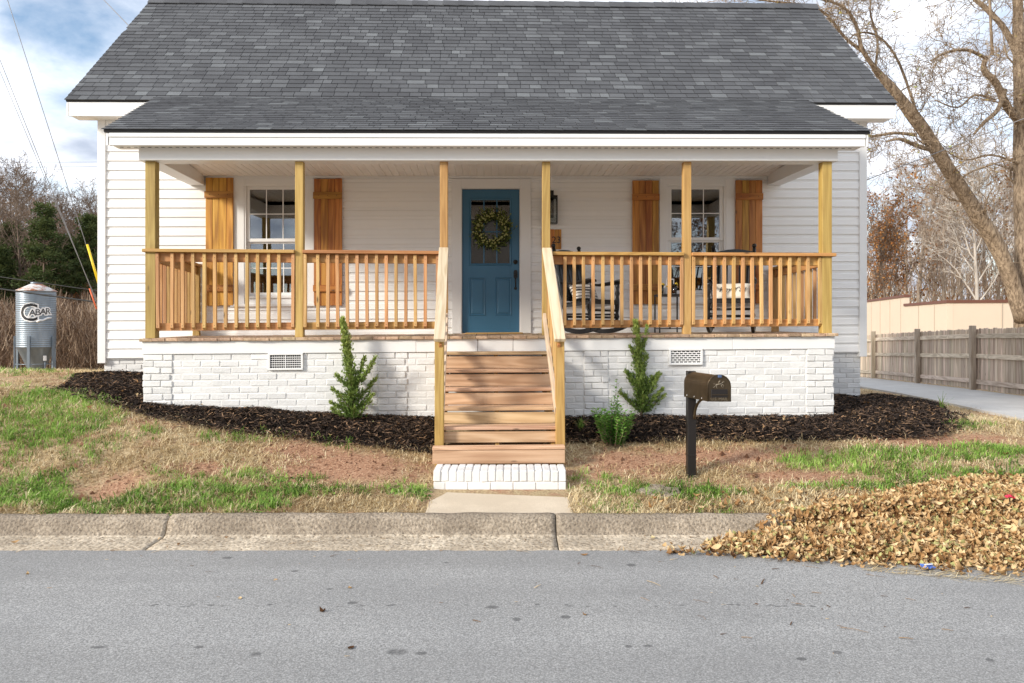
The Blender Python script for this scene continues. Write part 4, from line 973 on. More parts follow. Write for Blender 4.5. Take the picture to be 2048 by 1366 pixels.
# ================================================================== THINGS ON THE PORCH
def deck_at(px, y): x = HX(px, y); return to_world(x, y, DECK)
def rocking_chair(label):
    root = empty('rocking_chair'); tag(root, label, 'rocking chair', 'black rocking chairs on the porch')
    mt = M['chair']; T = lambda p, r, nm, n=8: MB().tube(p, r, n).build(nm, mt, root)
    def turned(p0, p1, r, nm):
        p0, p1 = Vector(p0), Vector(p1); prof = [0.8, .9, 1, .7, 1.25, .7, 1.0, 1.1, 1.1, 1.0, .75, 1.25, .7, 1, .9]
        return T([p0.lerp(p1, i / 14) for i in range(15)], [r * q for q in prof], nm)
    W = 0.27; SH = 0.41
    for s in (-1, 1):
        pts = []; 
        for i in range(13):
            u = -0.42 + 0.80 * i / 12; pts.append((s * W, u, 0.022 + 0.62 * (u * u) * (1.0 if u < 0 else 1.15)))
        mb = MB(); m = len(pts)
        vs_ = []
        for (a, b, c) in pts: vs_ += [(a - 0.019, b, c - 0.022), (a + 0.019, b, c - 0.022), (a + 0.019, b, c + 0.036), (a - 0.019, b, c + 0.036)]
        fs_ = [(i * 4 + k, i * 4 + (k + 1) % 4, (i + 1) * 4 + (k + 1) % 4, (i + 1) * 4 + k) for i in range(m - 1) for k in range(4)] + [(0, 3, 2, 1), tuple((m - 1) * 4 + k for k in range(4))]
        mb.add(vs_, fs_); mb.build('rocker', mt, root)
        turned((s * W, -0.20, 0.05), (s * W * 1.0, -0.21, 0.655), 0.027, 'front_leg')
        o = turned((s * W * 0.92, 0.20, 0.055), (s * W * 0.98, 0.43, 1.13), 0.025, 'back_post')
        b = MB().lathe([(0.010, 0), (0.014, 0.008), (0.026, 0.024), (0.031, 0.04), (0.026, 0.056), (0.010, 0.068)], 10, (s * W * 0.98, 0.435, 1.12)); b.build('finial', mt, root)
        arm = MB(); pa = [(s * W * 0.98, 0.33, 0.665), (s * W * 1.05, 0.10, 0.645), (s * W * 1.08, -0.10, 0.662), (s * W * 1.08, -0.24, 0.68), (s * W * 1.06, -0.29, 0.668)]
        arm.tube(pa, [0.020, 0.026, 0.036, 0.042, 0.018], 8, True, 0.45); arm.build('arm', mt, root)
        T([(s * W, -0.20, 0.25), (s * W * .93, 0.24, 0.25)], 0.014, 'stretcher', 6); T([(s * W, -0.20, 0.17), (s * W * .93, 0.22, 0.17)], 0.014, 'stretcher', 6)
    T([(-W, -0.205, 0.21), (W, -0.205, 0.21)], 0.016, 'stretcher', 6); T([(-W, -0.205, 0.30), (W, -0.205, 0.30)], 0.016, 'stretcher', 6); T([(-W * .93, 0.24, 0.22), (W * .93, 0.24, 0.22)], 0.016, 'stretcher', 6)
    st = MB().box(-W - 0.01, W + 0.01, -0.235, 0.245, SH - 0.05, SH - 0.006, 0.004); st.v = [(a, b, c - (b) * 0.08) for a, b, c in st.v]; seat = st.build('seat', mt, root)
    for k in range(7):
        y = -0.23 + k * 0.068; q = MB().box(-W - 0.012, W + 0.012, y, y + 0.056, SH - 0.004, SH + 0.012, 0.004); q.v = [(a, b, c - b * 0.08 - 0.01 * math.cos(a * 5)) for a, b, c in q.v]; q.build('seat_slat', mt, seat)
    for k in range(5):
        x = (-2 + k) * 0.092; pts = [(x * 0.96, 0.245, 0.43), (x, 0.325, 0.62), (x * 1.02, 0.375, 0.83), (x * 1.02, 0.425, 1.02)]
        MB().tube(pts, [0.029, 0.033, 0.034, 0.031], 8, True, 0.35).build('back_slat', mt, root)
    def bow(z0, z1, y, name):
        n = 14; vs_ = []; fs_ = []
        for i in range(n + 1):
            x = -W * .95 + 2 * W * .95 * i / n; u = 1 - (x / W) ** 2; yy = y + 0.02 * u
            vs_ += [(x, yy - 0.011, z0), (x, yy + 0.011, z0), (x, yy + 0.014, z1 + 0.05 * u), (x, yy - 0.008, z1 + 0.05 * u)]
        for i in range(n): fs_ += [(i * 4 + k, i * 4 + (k + 1) % 4, (i + 1) * 4 + (k + 1) % 4, (i + 1) * 4 + k) for k in range(4)]
        fs_ += [(0, 3, 2, 1), tuple(n * 4 + k for k in range(4))]
        MB().add(vs_, fs_).build(name, mt, root)
    bow(0.975, 1.07, 0.415, 'crest_rail'); bow(0.425, 0.455, 0.235, 'lower_back_rail')
    return root
ch1 = rocking_chair('black wooden rocking chair with a striped cushion, beside the wall lantern')
ch1.location = deck_at(1184, 1.28); ch1.rotation_euler = (0, 0, R(46))
ch2 = rocking_chair('black wooden rocking chair with a lettered cushion, before the right window')
ch2.location = deck_at(1463, 1.12); ch2.rotation_euler = (0, 0, R(-20))
def pillow(w, h, t, seed=1):
    n = 20; V = []; Fc = []
    for s in (1, -1):
        for i in range(n + 1):
            for j in range(n + 1):
                u, v = -1 + 2 * i / n, -1 + 2 * j / n
                th = t * ((1 - u ** 4) * (1 - v ** 4)) ** 0.55; pin = 1 - 0.07 * (1 - abs(u)) * abs(v) ** 3; pin2 = 1 - 0.07 * (1 - abs(v)) * abs(u) ** 3
                V.append((u * w / 2 * pin2, s * -th / 2 + 0.006 * mnoise.noise(Vector((u * 3, v * 3, seed + s))), v * h / 2 * pin))
        o = 0 if s == 1 else (n + 1) ** 2
        for i in range(n):
            for j in range(n):
                q = (o + i * (n + 1) + j, o + (i + 1) * (n + 1) + j, o + (i + 1) * (n + 1) + j + 1, o + i * (n + 1) + j + 1); Fc.append(q if s == 1 else q[::-1])
    return MB().add(V, Fc, True)
def stripe_mat():
    m = NT('striped_cotton'); sep = m.n('ShaderNodeSeparateXYZ'); m.l(m.obj(), sep.inputs[0])
    w = m.math('SINE', m.math('MULTIPLY', sep.outputs[2], 150.0)); w2 = m.math('SINE', m.math('ADD', m.math('MULTIPLY', sep.outputs[2], 47.0), 0.7))
    f = m.ramp(m.math('ADD', m.math('MULTIPLY', w, 0.5), m.math('MULTIPLY', w2, 0.35)), [(0.10, 0.0), (0.16, 1.0)])
    col = m.mix(f, (0.70, 0.66, 0.60), (0.05, 0.045, 0.045)); m.bump(m.noise(m.obj(), 300, 2), 0.3, 0.003); return m.fin(col, 0.9)
M['stripe'] = stripe_mat(); M['linen'] = paint('cream_linen', (0.74, 0.69, 0.60), 0.9, 0.1, 8, 0.3, 300)
p1_ = pillow(0.44, 0.26, 0.13, 2).build('cushion', M['stripe']); tag(p1_, 'black and cream striped cushion lying on a rocking chair seat', 'cushion')
def on_chair(o, ch, x, y, z, tilt, rz=0):
    bpy.context.view_layer.update()
    m = Matrix.LocRotScale(ch.location, ch.rotation_euler, None) @ Matrix.Translation((x, y, z)) @ Matrix.Rotation(rz, 4, 'Z') @ Matrix.Rotation(tilt, 4, 'X'); o.matrix_world = m
on_chair(p1_, ch1, 0.0, 0.135, 0.535, R(-26), R(-8))
p2_ = pillow(0.46, 0.25, 0.13, 5).build('cushion', M['linen']); tag(p2_, 'cream cushion with black script lettering on a rocking chair seat', 'cushion')
on_chair(p2_, ch2, 0.0, 0.125, 0.53, R(-26))
tm = text_mesh("Hey Y'all", 0.10, 0.001, 'CENTER', 0.35, -0.0005); tm.materials.append(M['dark']); lt = link('lettering', tm, p2_)
def wrap_pillow(me):
    bm = bmesh.new(); bm.from_mesh(me); bmesh.ops.triangulate(bm, faces=bm.faces); bmesh.ops.subdivide_edges(bm, edges=[e for e in bm.edges if e.calc_length() > .02], cuts=1); bm.to_mesh(me); bm.free()
    for v in me.vertices:
        x, y, z = v.co; u, w = x / 0.23, y / 0.125; th = 0.13 * max(0, (1 - min(1, abs(u)) ** 4) * (1 - min(1, abs(w)) ** 4)) ** 0.55; v.co = (x * 0.92, -th / 2 - 0.011 - z, y)
wrap_pillow(tm)
# side table and drinks
def side_table():
    b = deck_at(1337, 1.50); root = empty('side_table', b, YAW); tag(root, 'small black metal side table with drinks between the rocking chairs', 'table')
    MB().box(-0.165, 0.165, -0.15, 0.15, 0.485, 0.515, 0.004).build('table_top', M['dark'], root)
    for sx in (-1, 1):
        for sy in (-1, 1): MB().box(sx * 0.152 - 0.009, sx * 0.152 + 0.009, sy * 0.137 - 0.009, sy * 0.137 + 0.009, 0, 0.5 if sx > 0 else 0.5, 0.002).build('leg', M['dark'], root)
    q = MB()
    for sy in (-1, 1): q.box(-0.143, 0.143, sy * 0.137 - 0.006, sy * 0.137 + 0.006, 0.05, 0.062)
    for sx in (-1, 1): q.box(sx * 0.152 - 0.006, sx * 0.152 + 0.006, -0.128, 0.128, 0.05, 0.062)
    q.build('stretcher', M['dark'], root); MB().box(-0.02, 0.0, -0.128, -0.112, 0.062, 0.485).build('leg', M['dark'], root)
    return b
tb = side_table()
def clear_glass():
    m = NT('tumbler_glass'); gl = m.n('ShaderNodeBsdfGlossy'); gl.inputs['Roughness'].default_value = 0.03; tr = m.n('ShaderNodeBsdfTransparent'); tr.inputs[0].default_value = (0.92, 0.94, 0.94, 1)
    fr = m.n('ShaderNodeFresnel'); mx = m.n('ShaderNodeMixShader'); m.l(m.math('ADD', fr.outputs[0], 0.05, clamp=True), mx.inputs[0]); m.l(tr.outputs[0], mx.inputs[1]); m.l(gl.outputs[0], mx.inputs[2]); m.l(mx.outputs[0], m.o.inputs[0]); return m.m
M['tumbler'] = clear_glass(); M['tea'] = paint('iced_tea', (0.30, 0.075, 0.012), 0.2, 0.3, 20); M['lemon'] = paint('lemon', (0.72, 0.48, 0.03), 0.5); M['card'] = paint('white_card', (0.8, 0.79, 0.77), 0.6)
def drink(dx, dy, tall, label):
    o = empty('drinking_glass', tb + Vector((dx, dy, 0.515))); tag(o, label, 'glass', 'glasses of iced tea on the side table')
    h = 0.125 * tall
    MB().lathe([(0.031, 0.001), (0.036, 0.01), (0.040, h), (0.037, h), (0.033, 0.012), (0.004, 0.008)], 18).build('tumbler', M['tumbler'], o)
    MB().lathe([(0.003, 0.013), (0.0325, 0.013), (0.0355, h * 0.72), (0.003, h * 0.72)], 18).build('tea', M['tea'], o)
    l = MB().lathe([(0.004, -0.003), (0.024, -0.003), (0.024, 0.003), (0.004, 0.003)], 16, (0, 0, 0), 'y').build('lemon_slice', M['lemon'], o); l.location = (0.032, 0, h); l.rotation_euler = (0, R(15), R(20))
drink(-0.115, -0.06, 1.0, 'short glass of iced tea near the edge of the side table')
drink(0.055, -0.085, 1.05, 'glass of iced tea beside the white card on the side table')
def menu_card():
    o = empty('card_holder', tb + Vector((0.035, 0.06, 0.515)), R(6)); tag(o, 'small white card with a dark picture standing behind the tea glasses', 'card')
    MB().box(-0.055, 0.055, -0.004, 0.004, 0.0, 0.215, 0.001).build('card_panel', M['card'], o)
    MB().box(-0.04, 0.04, -0.0075, -0.0045, 0.13, 0.20).build('picture', M['room'], o); MB().box(-0.055, 0.055, -0.006, -0.0042, 0.10, 0.12).build('band', M['lemon'], o); MB().box(-0.06, 0.06, -0.03, 0.03, 0.0, 0.008, 0.002).build('base', M['card'], o)
    MB().lathe([(0.024, 0.0), (0.026, 0.10), (0.018, 0.13)], 12, (-0.085, 0.0, 0.0)).build('napkin_roll', M['card'], o)
menu_card()
# door mat
mt_ = MB().box(HX(932, WALL - .2), HX(1043, WALL - .2), WALL - 0.62, WALL - 0.075, DECK + 0.003, DECK + 0.018, 0.004)
mat_o = mt_.build('door_mat', paint('coir_mat', (0.45, 0.28, 0.10), 0.95, 0.3, 30, 0.6, 200), None, True); mat_o.matrix_world = Matrix.Translation((0, HY, 0)) @ Matrix.Rotation(YAW, 4, 'Z'); tag(mat_o, 'flat tan coir mat in front of the blue door', 'door mat')
# wreath on the door
def build_wreath():
    y = WALL - 0.012; x, z = HX(984, y), HZ(984, 459, y); w = to_world(x, y, z)
    root = empty('wreath', w, YAW); tag(root, 'round leafy wreath with pale green berries hanging on the blue door', 'wreath')
    rr = random.Random(40); mb = MB(); RR = 0.20
    for k in range(26):
        ph = rr.uniform(0, 6.28); pts = []; r0 = RR + rr.uniform(-0.05, 0.05)
        for i in range(14):
            a = ph + i * 0.22; q = r0 + 0.02 * math.sin(i * 1.3 + k); pts.append((q * math.cos(a), rr.uniform(-0.03, 0.012) - 0.01, q * math.sin(a)))
        mb.tube(pts, 0.0045, 4)
    mb.build('twig_ring', paint('dark_twig', (0.045, 0.028, 0.016), 0.9), root)
    V = []; Fc = []; T = []
    def leaf(c, d, L, wd, tone):
        d = d.normalized(); sd = d.cross(Vector((rr.uniform(-1, 1), rr.uniform(-1, 1), rr.uniform(-1, 1)))).normalized(); o = len(V); nn = d.cross(sd)
        for p in (c, c + d * L * .5 + sd * wd + nn * .004, c + d * L, c + d * L * .5 - sd * wd + nn * .004): V.append(tuple(p)); T.append(tone)
        Fc.append((o, o + 1, o + 2, o + 3))
    bm_ = []
    for k in range(900):
        a = rr.uniform(0, 6.283); r = RR + rr.gauss(0, 0.045); c = Vector((r * math.cos(a), -0.02 - rr.random() * 0.05, r * math.sin(a)))
        d = Vector((math.cos(a + rr.uniform(0.3, 1.8)), rr.uniform(-.7, .1), math.sin(a + rr.uniform(0.3, 1.8)))); leaf(c, d, rr.uniform(0.03, 0.06), rr.uniform(0.006, 0.012), rr.random() * 0.75)
    for k in range(26):        # loose sprigs
        a = rr.uniform(0, 6.283); c0 = Vector(((RR + .03) * math.cos(a), -0.04, (RR + .03) * math.sin(a))); d = Vector((math.cos(a + rr.uniform(-.2, .9)), -.2, math.sin(a + rr.uniform(-.2, .9)))); Ls = rr.uniform(0.04, 0.10)
        for i in range(9): leaf(c0 + d * Ls * i / 8, d + Vector((rr.uniform(-1, 1), rr.uniform(-.5, .2), rr.uniform(-1, 1))) * .8, 0.028, 0.007, 0.6 + rr.random() * .4)
    kind(link('foliage', np_mesh('foliage', np.array(V), np.array(Fc), 4, blade_mat('wreath_leaf', [(0, (0.028, 0.045, 0.012)), (0.5, (0.10, 0.14, 0.03)), (1, (0.30, 0.33, 0.07))], 0.6, 0.15), T), root), 'stuff')
    sph = []; b = MB()
    for k in range(120):
        a0 = (k % 17) / 17 * 6.283 + rr.gauss(0, .10); r = RR + rr.gauss(0, 0.03); c = (r * math.cos(a0), -0.065 - rr.random() * .025, r * math.sin(a0)); q = rr.uniform(0.008, 0.0135)
        b.lathe([(q * .1, -q), (q * .75, -q * .66), (q, 0), (q * .75, q * .66), (q * .1, q)], 7, c)
    kind(b.build('berries', paint('pale_berry', (0.42, 0.43, 0.17), 0.5, 0.5, 30, 0.1, 90), root), 'stuff')
build_wreath()
# wall lantern
def build_lantern():
    y = WALL - 0.024; x0, x1 = HX(1086, y), HX(1113, y); cx = (x0 + x1) / 2; z0, z1 = HZ(1100, 447, y - .12), HZ(1100, 394, y - .12); zt = HZ(1100, 381, y)
    root = empty('wall_lantern', to_world(cx, y, z0), YAW); tag(root, 'black metal box lantern with clear glass on the siding beside the door', 'lantern')
    W = (x1 - x0) / 2; H = z1 - z0; f = 0.010; D0, D1 = -0.165, -0.035
    MB().box(-0.055, 0.055, -0.018, 0.004, H * 0.25, zt - z0, 0.003).build('back_plate', M['dark'], root)
    MB().box(-0.02, 0.02, -0.11, -0.018, H + 0.02, H + 0.05, 0.003).build('arm', M['dark'], root)
    fr = MB()
    for sx in (-W, W - f):
        for yy in (D0, D1 - f): fr.box(sx, sx + f, yy, yy + f, f, H - f)
    for zz in (0, H - f): fr.box(-W, W, D0, D0 + f, zz, zz + f); fr.box(-W, W, D1 - f, D1, zz, zz + f); fr.box(-W, -W + f, D0 + f, D1 - f, zz, zz + f); fr.box(W - f, W, D0 + f, D1 - f, zz, zz + f)
    fr.box(-W, W, D0, D1, H + 0.0005, H + 0.02, 0.003); fr.build('frame', M['dark'], root)
    for (a, b, c, d) in ((-W + f, W - f, D0 + .004, D0 + .006), (-W + f, W - f, D1 - .006, D1 - .004), (-W + .004, -W + .006, D0 + f, D1 - f), (W - .006, W - .004, D0 + f, D1 - f)): MB().box(a, b, c, d, f, H - f).build('pane', M['tumbler'], root)
    MB().lathe([(0.014, H - 0.05), (0.014, H - 0.01)], 10, (0, (D0 + D1) / 2, 0)).build('socket', M['dark'], root)
    MB().lathe([(0.010, H - 0.055), (0.026, H - 0.085), (0.028, H - 0.11), (0.018, H - 0.135), (0.004, H - 0.142)][::-1], 12, (0, (D0 + D1) / 2, 0)).build('bulb', M['tumbler'], root)
build_lantern()
def build_plaque():
    y = WALL - 0.022; x0, x1, z0, z1 = HX(1083, y), HX(1122.5, y), HZ(1100, 498.5, y), HZ(1100, 459, y); cx = (x0 + x1) / 2
    root = empty('house_number_plaque', to_world(cx, y, z0), YAW); tag(root, 'stained wooden plank plaque with black house numbers beside the door', 'number plaque')
    W = (x1 - x0) / 3
    for k in range(3): MB().box(-1.5 * W + k * W + 0.0015, -1.5 * W + (k + 1) * W - 0.0015, -0.022, 0, 0, z1 - z0, 0.003).build('plank', M['shut'], root)
    tx = (HX(1112.5, y) - cx); tme = text_mesh('23', 0.135, 0.003); tme.materials.append(M['dark']); t = link('number', tme, root, (tx, -0.027, (z1 - z0) * 0.45), (R(90), 0, 0)); t.scale = (1.0, 1.0, 1)
build_plaque()
# ================================================================== MULCH, GRASS, LEAVES, SHRUBS
RN = np.random.RandomState(11)
def inpoly(P, X, Y):
    P = np.asarray(P); ins = np.zeros(X.shape, bool); n = len(P); j = n - 1
    for i in range(n):
        xi, yi, xj, yj = P[i, 0], P[i, 1], P[j, 0], P[j, 1]
        c = ((yi > Y) != (yj > Y)) & (X < (xj - xi) * (Y - yi) / (yj - yi + 1e-12) + xi); ins ^= c; j = i
    return ins
def edge_dist(P, X, Y):
    P = np.asarray(P); d = np.full(X.shape, 9.0); n = len(P)
    for i in range(n):
        a = P[i]; b = P[(i + 1) % n]; ab = b - a; t = np.clip(((X - a[0]) * ab[0] + (Y - a[1]) * ab[1]) / (ab @ ab + 1e-9), 0, 1)
        d = np.minimum(d, np.hypot(X - a[0] - ab[0] * t, Y - a[1] - ab[1] * t))
    return d
def hw(x, y): w = to_world(x, y, 0); return (w.x, w.y)
def gp(px, py): g = G(px, py); return (g.x, g.y)
MULCH_L = [gp(120, 778), gp(200, 800), gp(300, 832), gp(480, 862), gp(640, 882), gp(760, 893), gp(868, 912), hw(SX0 - 0.03, -0.04), hw(PL - 0.03, -0.04), hw(PL - 0.03, WALL), hw(XL + 0.1, WALL + 0.03), gp(150, 752)]
MULCH_R = [hw(SX1 + 0.03, -0.04), hw(PR + 0.03, -0.04), hw(PR + 0.03, WALL), hw(XR, WALL + 0.2), (6.55, 11.5), gp(1905, 838), gp(1900, 858), gp(1840, 876), gp(1700, 884), gp(1500, 884), gp(1390, 880), gp(1280, 888), gp(1200, 884), gp(1136, 890)]
def ribbons(P0, D, L, Wd, N, bend=0.0):
    """thin two-quad strips"""
    n = len(P0); sd = np.cross(D, N); sd /= np.linalg.norm(sd, axis=1, keepdims=True) + 1e-9
    mid = P0 + D * (L * 0.5)[:, None] + N * (bend * L)[:, None]; end = P0 + D * L[:, None]
    w = Wd[:, None]
    V = np.stack([P0 - sd * w, P0 + sd * w, mid - sd * w * .9, mid + sd * w * .9, end - sd * w * .5, end + sd * w * .5], 1).reshape(-1, 3)
    b = np.arange(n)[:, None] * 6; Fc = np.concatenate([b + np.array([[0, 1, 3, 2]]), b + np.array([[2, 3, 5, 4]])], 0)
    return V, Fc
def mulch_bed(name, poly, label_seed, n):
    poly = np.array(poly); x0, y0 = poly.min(0); x1, y1 = poly.max(0)
    def height(X, Y):
        d = edge_dist(poly, X, Y); return ground_z(X, Y) + np.clip(d / 0.22, 0, 1) ** 0.7 * 0.05 + _lumps(X * 2.3, Y * 2.3) * 0.03 * np.clip(d / .2, 0, 1)
    st = 0.05; xs = np.arange(x0, x1 + st, st); ys = np.arange(y0, y1 + st, st); X, Y = np.meshgrid(xs, ys); ins = inpoly(poly, X, Y)
    Z = height(X, Y) - 0.004; V = np.stack([X, Y, Z], -1).reshape(-1, 3); nx = len(xs)
    a = (np.arange(len(ys) - 1)[:, None] * nx + np.arange(nx - 1)[None]).ravel(); q = np.stack([a, a + 1, a + nx + 1, a + nx], -1); I = ins.ravel(); q = q[I[q].all(1)]
    T = RN.rand(len(V)) * 0.4
    area = ins.sum() * st * st; cand = int(n * 2.2); PX_ = RN.uniform(x0, x1, cand * 2); PY_ = RN.uniform(y0, y1, cand * 2); e = np.where(inpoly(poly, PX_, PY_), 0, edge_dist(poly, PX_, PY_)); ok = e < np.abs(RN.normal(0, 0.10, len(e))) * 1.0
    ok &= (e < 0.02) | (PY_ < 9.0) ; PX_, PY_ = PX_[ok][:n], PY_[ok][:n]; m = len(PX_)
    hz_ = height(PX_, PY_)
    az = RN.uniform(0, 6.283, m); el = RN.normal(0.05, 0.28, m); D = np.stack([np.cos(az) * np.cos(el), np.sin(az) * np.cos(el), np.sin(el)], -1); L = RN.uniform(0.03, 0.10, m); Wd = RN.uniform(0.0025, 0.007, m)
    N = np.stack([RN.normal(0, .5, m), RN.normal(0, .5, m), np.ones(m)], -1); N /= np.linalg.norm(N, axis=1, keepdims=True)
    P = np.stack([PX_, PY_, hz_ + RN.uniform(0.0, 0.03, m)], -1) - D * (L / 2)[:, None]
    V2, F2 = ribbons(P, D, L, Wd, N, 0.08); T2 = np.repeat(RN.rand(m) ** 1.0, 6)
    # fallen leaf crumbs in the mulch
    me = np_mesh(name, np.concatenate([V, V2]), np.concatenate([q, F2 + len(V)]), 4, M['mulch'], np.concatenate([T, T2]))
    o = link(name, me); kind(o, 'stuff'); return o
o = mulch_bed('mulch_bed', MULCH_L, 0, 26000); tag(o, 'dark shredded bark mulch bed left of the wooden stairs', 'mulch')
o = mulch_bed('mulch_bed', MULCH_R, 1, 30000); tag(o, 'dark shredded bark mulch bed right of the wooden stairs, reaching the driveway', 'mulch')
def fbm(X, Y, s, seed):
    r = np.random.RandomState(seed); z = np.zeros_like(X)
    for k in range(14):
        a = r.uniform(0, 6.283); f = s * r.uniform(0.4, 2.2); z += np.sin((X * math.cos(a) + Y * math.sin(a)) * f + r.uniform(0, 6.283)) / (0.6 + f / s)
    return z / 5.0
BARE = [(gp(690, 935), 0.80, 0.40), (gp(600, 905), 0.5, 0.2), (gp(1420, 915), 0.85, 0.26), (gp(1250, 925), 0.4, 0.3), (gp(1860, 880), 0.8, 0.2), (gp(1600, 955), 0.5, 0.14), (gp(225, 985), 0.22, 0.3), (gp(420, 940), 0.3, 0.15)]
GREEN = [(gp(80, 850), .9, .35, .9), (gp(60, 1000), .8, .25, .5), (gp(330, 870), .6, .2, .5), (gp(430, 985), .55, .18, 1.0), (gp(540, 955), .9, .16, 1.1), (gp(600, 985), .5, .2, .9), (gp(440, 875), .5, .13, .9), (gp(700, 980), .4, .14, .5), (gp(330, 1005), .5, .16, .9), (gp(470, 1010), .5, .12, .8), (gp(850, 985), .25, .2, .9), (gp(140, 795), .8, .3, .6),
         (gp(1600, 925), .5, .25, 1.0), (gp(1680, 920), .7, .2, 1.0), (gp(1850, 910), .9, .16, 1.1), (gp(1990, 900), .9, .2, 1.1), (gp(1900, 955), .7, .18, .8), (gp(1400, 990), .45, .14, .9), (gp(1270, 985), .3, .12, .8), (gp(1650, 975), .6, .12, .8), (gp(1480, 965), .5, .1, .5), (gp(1160, 860), .15, .12, .9), (gp(1950, 850), .5, .1, .7), (gp(1760, 945), .5, .15, .7)]
def blob(X, Y, L_):
    z = np.zeros_like(X)
    for q in L_:
        (cx, cy), rx, ry = q[0], q[1], q[2]; s = q[3] if len(q) > 3 else 1.0; z = np.maximum(z, s * np.exp(-(((X - cx) / rx) ** 2 + ((Y - cy) / ry) ** 2)))
    return z
WALKPOLY = [(-0.73, 5.8), (0.53, 5.8), (0.53, 7.0), (-0.73, 7.0)]
def lawn_ok(X, Y, gap=0.0):
    ok = (Y > KY1 + 0.005 - gap) & ~inpoly(WALKPOLY, X, Y)
    ok &= ~(inpoly(np.array(MULCH_L), X, Y) & (edge_dist(np.array(MULCH_L), X, Y) > 0.05)); ok &= ~(inpoly(np.array(MULCH_R), X, Y) & (edge_dist(np.array(MULCH_R), X, Y) > 0.05))
    ok &= ~((X > np.interp(Y, [5.9, 9.2, 15.5, 32], [5.75, 6.3, 7.24, 9.0]) + 0.0) & (X < np.interp(Y, [5.9, 13.3, 21.5, 32], [8.3, 8.98, 10.1, 11.6]) + 0.05))
    hl = (X - 0) * _c + (Y - HY) * _s; hy_ = -(X - 0) * _s + (Y - HY) * _c
    ok &= ~((hl > PL) & (hl < PR) & (hy_ > -0.07)) & ~((hl > XL) & (hl < XR) & (hy_ > WALL)) & ~((hl > SX0 - .05) & (hl < SX1 + .05) & (hy_ > -1.5))
    return ok
def blades(n, region, dens, per, spread, hgt, wid, lean, tone_f):
    """tufts: n clump centres, per blades each"""
    x0, x1, y0, y1 = region; X = RN.uniform(x0, x1, n); Y = y0 + (y1 - y0) * RN.rand(n) ** 1.15
    ok = lawn_ok(X, Y) & (RN.rand(n) < dens(X, Y)); X, Y = X[ok], Y[ok]; ct = tone_f(X, Y, len(X)); cs = RN.uniform(.55, 1.45, len(X)); ca = RN.uniform(0, 6.283, len(X))
    X, Y, ct, cs, ca = (np.repeat(q, per) for q in (X, Y, ct, cs, ca)); m = len(X); X = X + RN.normal(0, spread, m); Y = Y + RN.normal(0, spread, m); Y = np.maximum(Y, KY1 - 0.02 + RN.rand(m) * .03); Z = np.where(Y < KY1 + .004, 0.15, ground_z(X, np.maximum(Y, KY1 + .004)))
    az = ca + RN.normal(0, 1.1, m); t = np.clip(np.abs(RN.normal(lean, 0.35, m)), 0, 1.5); D = np.stack([np.cos(az) * np.sin(t), np.sin(az) * np.sin(t), np.cos(t)], -1)
    L = hgt * RN.uniform(0.5, 1.35, m) * cs; N = np.stack([-np.cos(az) * np.cos(t), -np.sin(az) * np.cos(t), np.sin(t)], -1); Wd = wid * RN.uniform(0.6, 1.4, m)
    V, Fc = ribbons(np.stack([X, Y, Z - 0.003], -1), D, L, Wd, N, 0.16); return V, Fc, np.repeat(np.clip(ct + RN.normal(0, .13, m), 0, 1), 6)
gd = lambda X, Y: np.clip(blob(X, Y, GREEN) * 1.5 + fbm(X, Y, 5.0, 4) * 0.9 - np.where(X < 0, 0.02, .12) - blob(X, Y, BARE) * 1.5, 0, 1)
sd_ = lambda X, Y: np.clip(0.90 + fbm(X, Y, 4.0, 7) * 0.6 - blob(X, Y, BARE) * 1.35 - gd(X, Y) * 0.5, 0.02, 1)
parts_ = []
for reg, n in (((-7.2, 7.8, 5.86, 8.9), 27000), ((-12, -5.4, 7.5, 15), 6500), ((5.0, 7.6, 7.5, 15), 1200)):
    parts_.append(blades(n, reg, sd_, 11, 0.04, 0.052, 0.0028, 1.15, lambda X, Y, m: RN.rand(m) * 0.75 + fbm(X, Y, 3.0, 9) * 0.4 + 0.18))
def join(parts_, name, mat):
    V, Fc, T = [], [], []; o = 0
    for v, f, t in parts_: V.append(v); Fc.append(f + o); T.append(t); o += len(v)
    ob = link(name, np_mesh(name, np.concatenate(V), np.concatenate(Fc), 4, mat, np.concatenate(T))); return kind(ob, 'stuff')
o = join(parts_, 'dry_grass', M['straw']); tag(o, 'straw coloured dormant grass over the sloping lawn', 'dry grass')
parts_ = []
for reg, n in (((-7.2, 7.8, 5.86, 8.9), 25000), ((-12, -5.4, 7.5, 15), 6000), ((5.0, 7.6, 7.5, 15), 1500)):
    parts_.append(blades(n, reg, gd, 10, 0.026, 0.052, 0.0030, 0.62, lambda X, Y, m: RN.rand(m) * 0.7 + fbm(X, Y, 6.0, 12) * 0.45 + 0.2))
parts_.append(blades(16000, (-7.2, 7.8, 5.86, 6.7), lambda X, Y: gd(X, Y) * .75, 4, 0.03, 0.028, 0.0085, 1.15, lambda X, Y, m: RN.rand(m) * .6 + .15))
# low broad-leaved weeds in the green patches
o = join(parts_, 'green_grass', M['green']); tag(o, 'bright green grass patches growing through the dormant lawn', 'green grass')
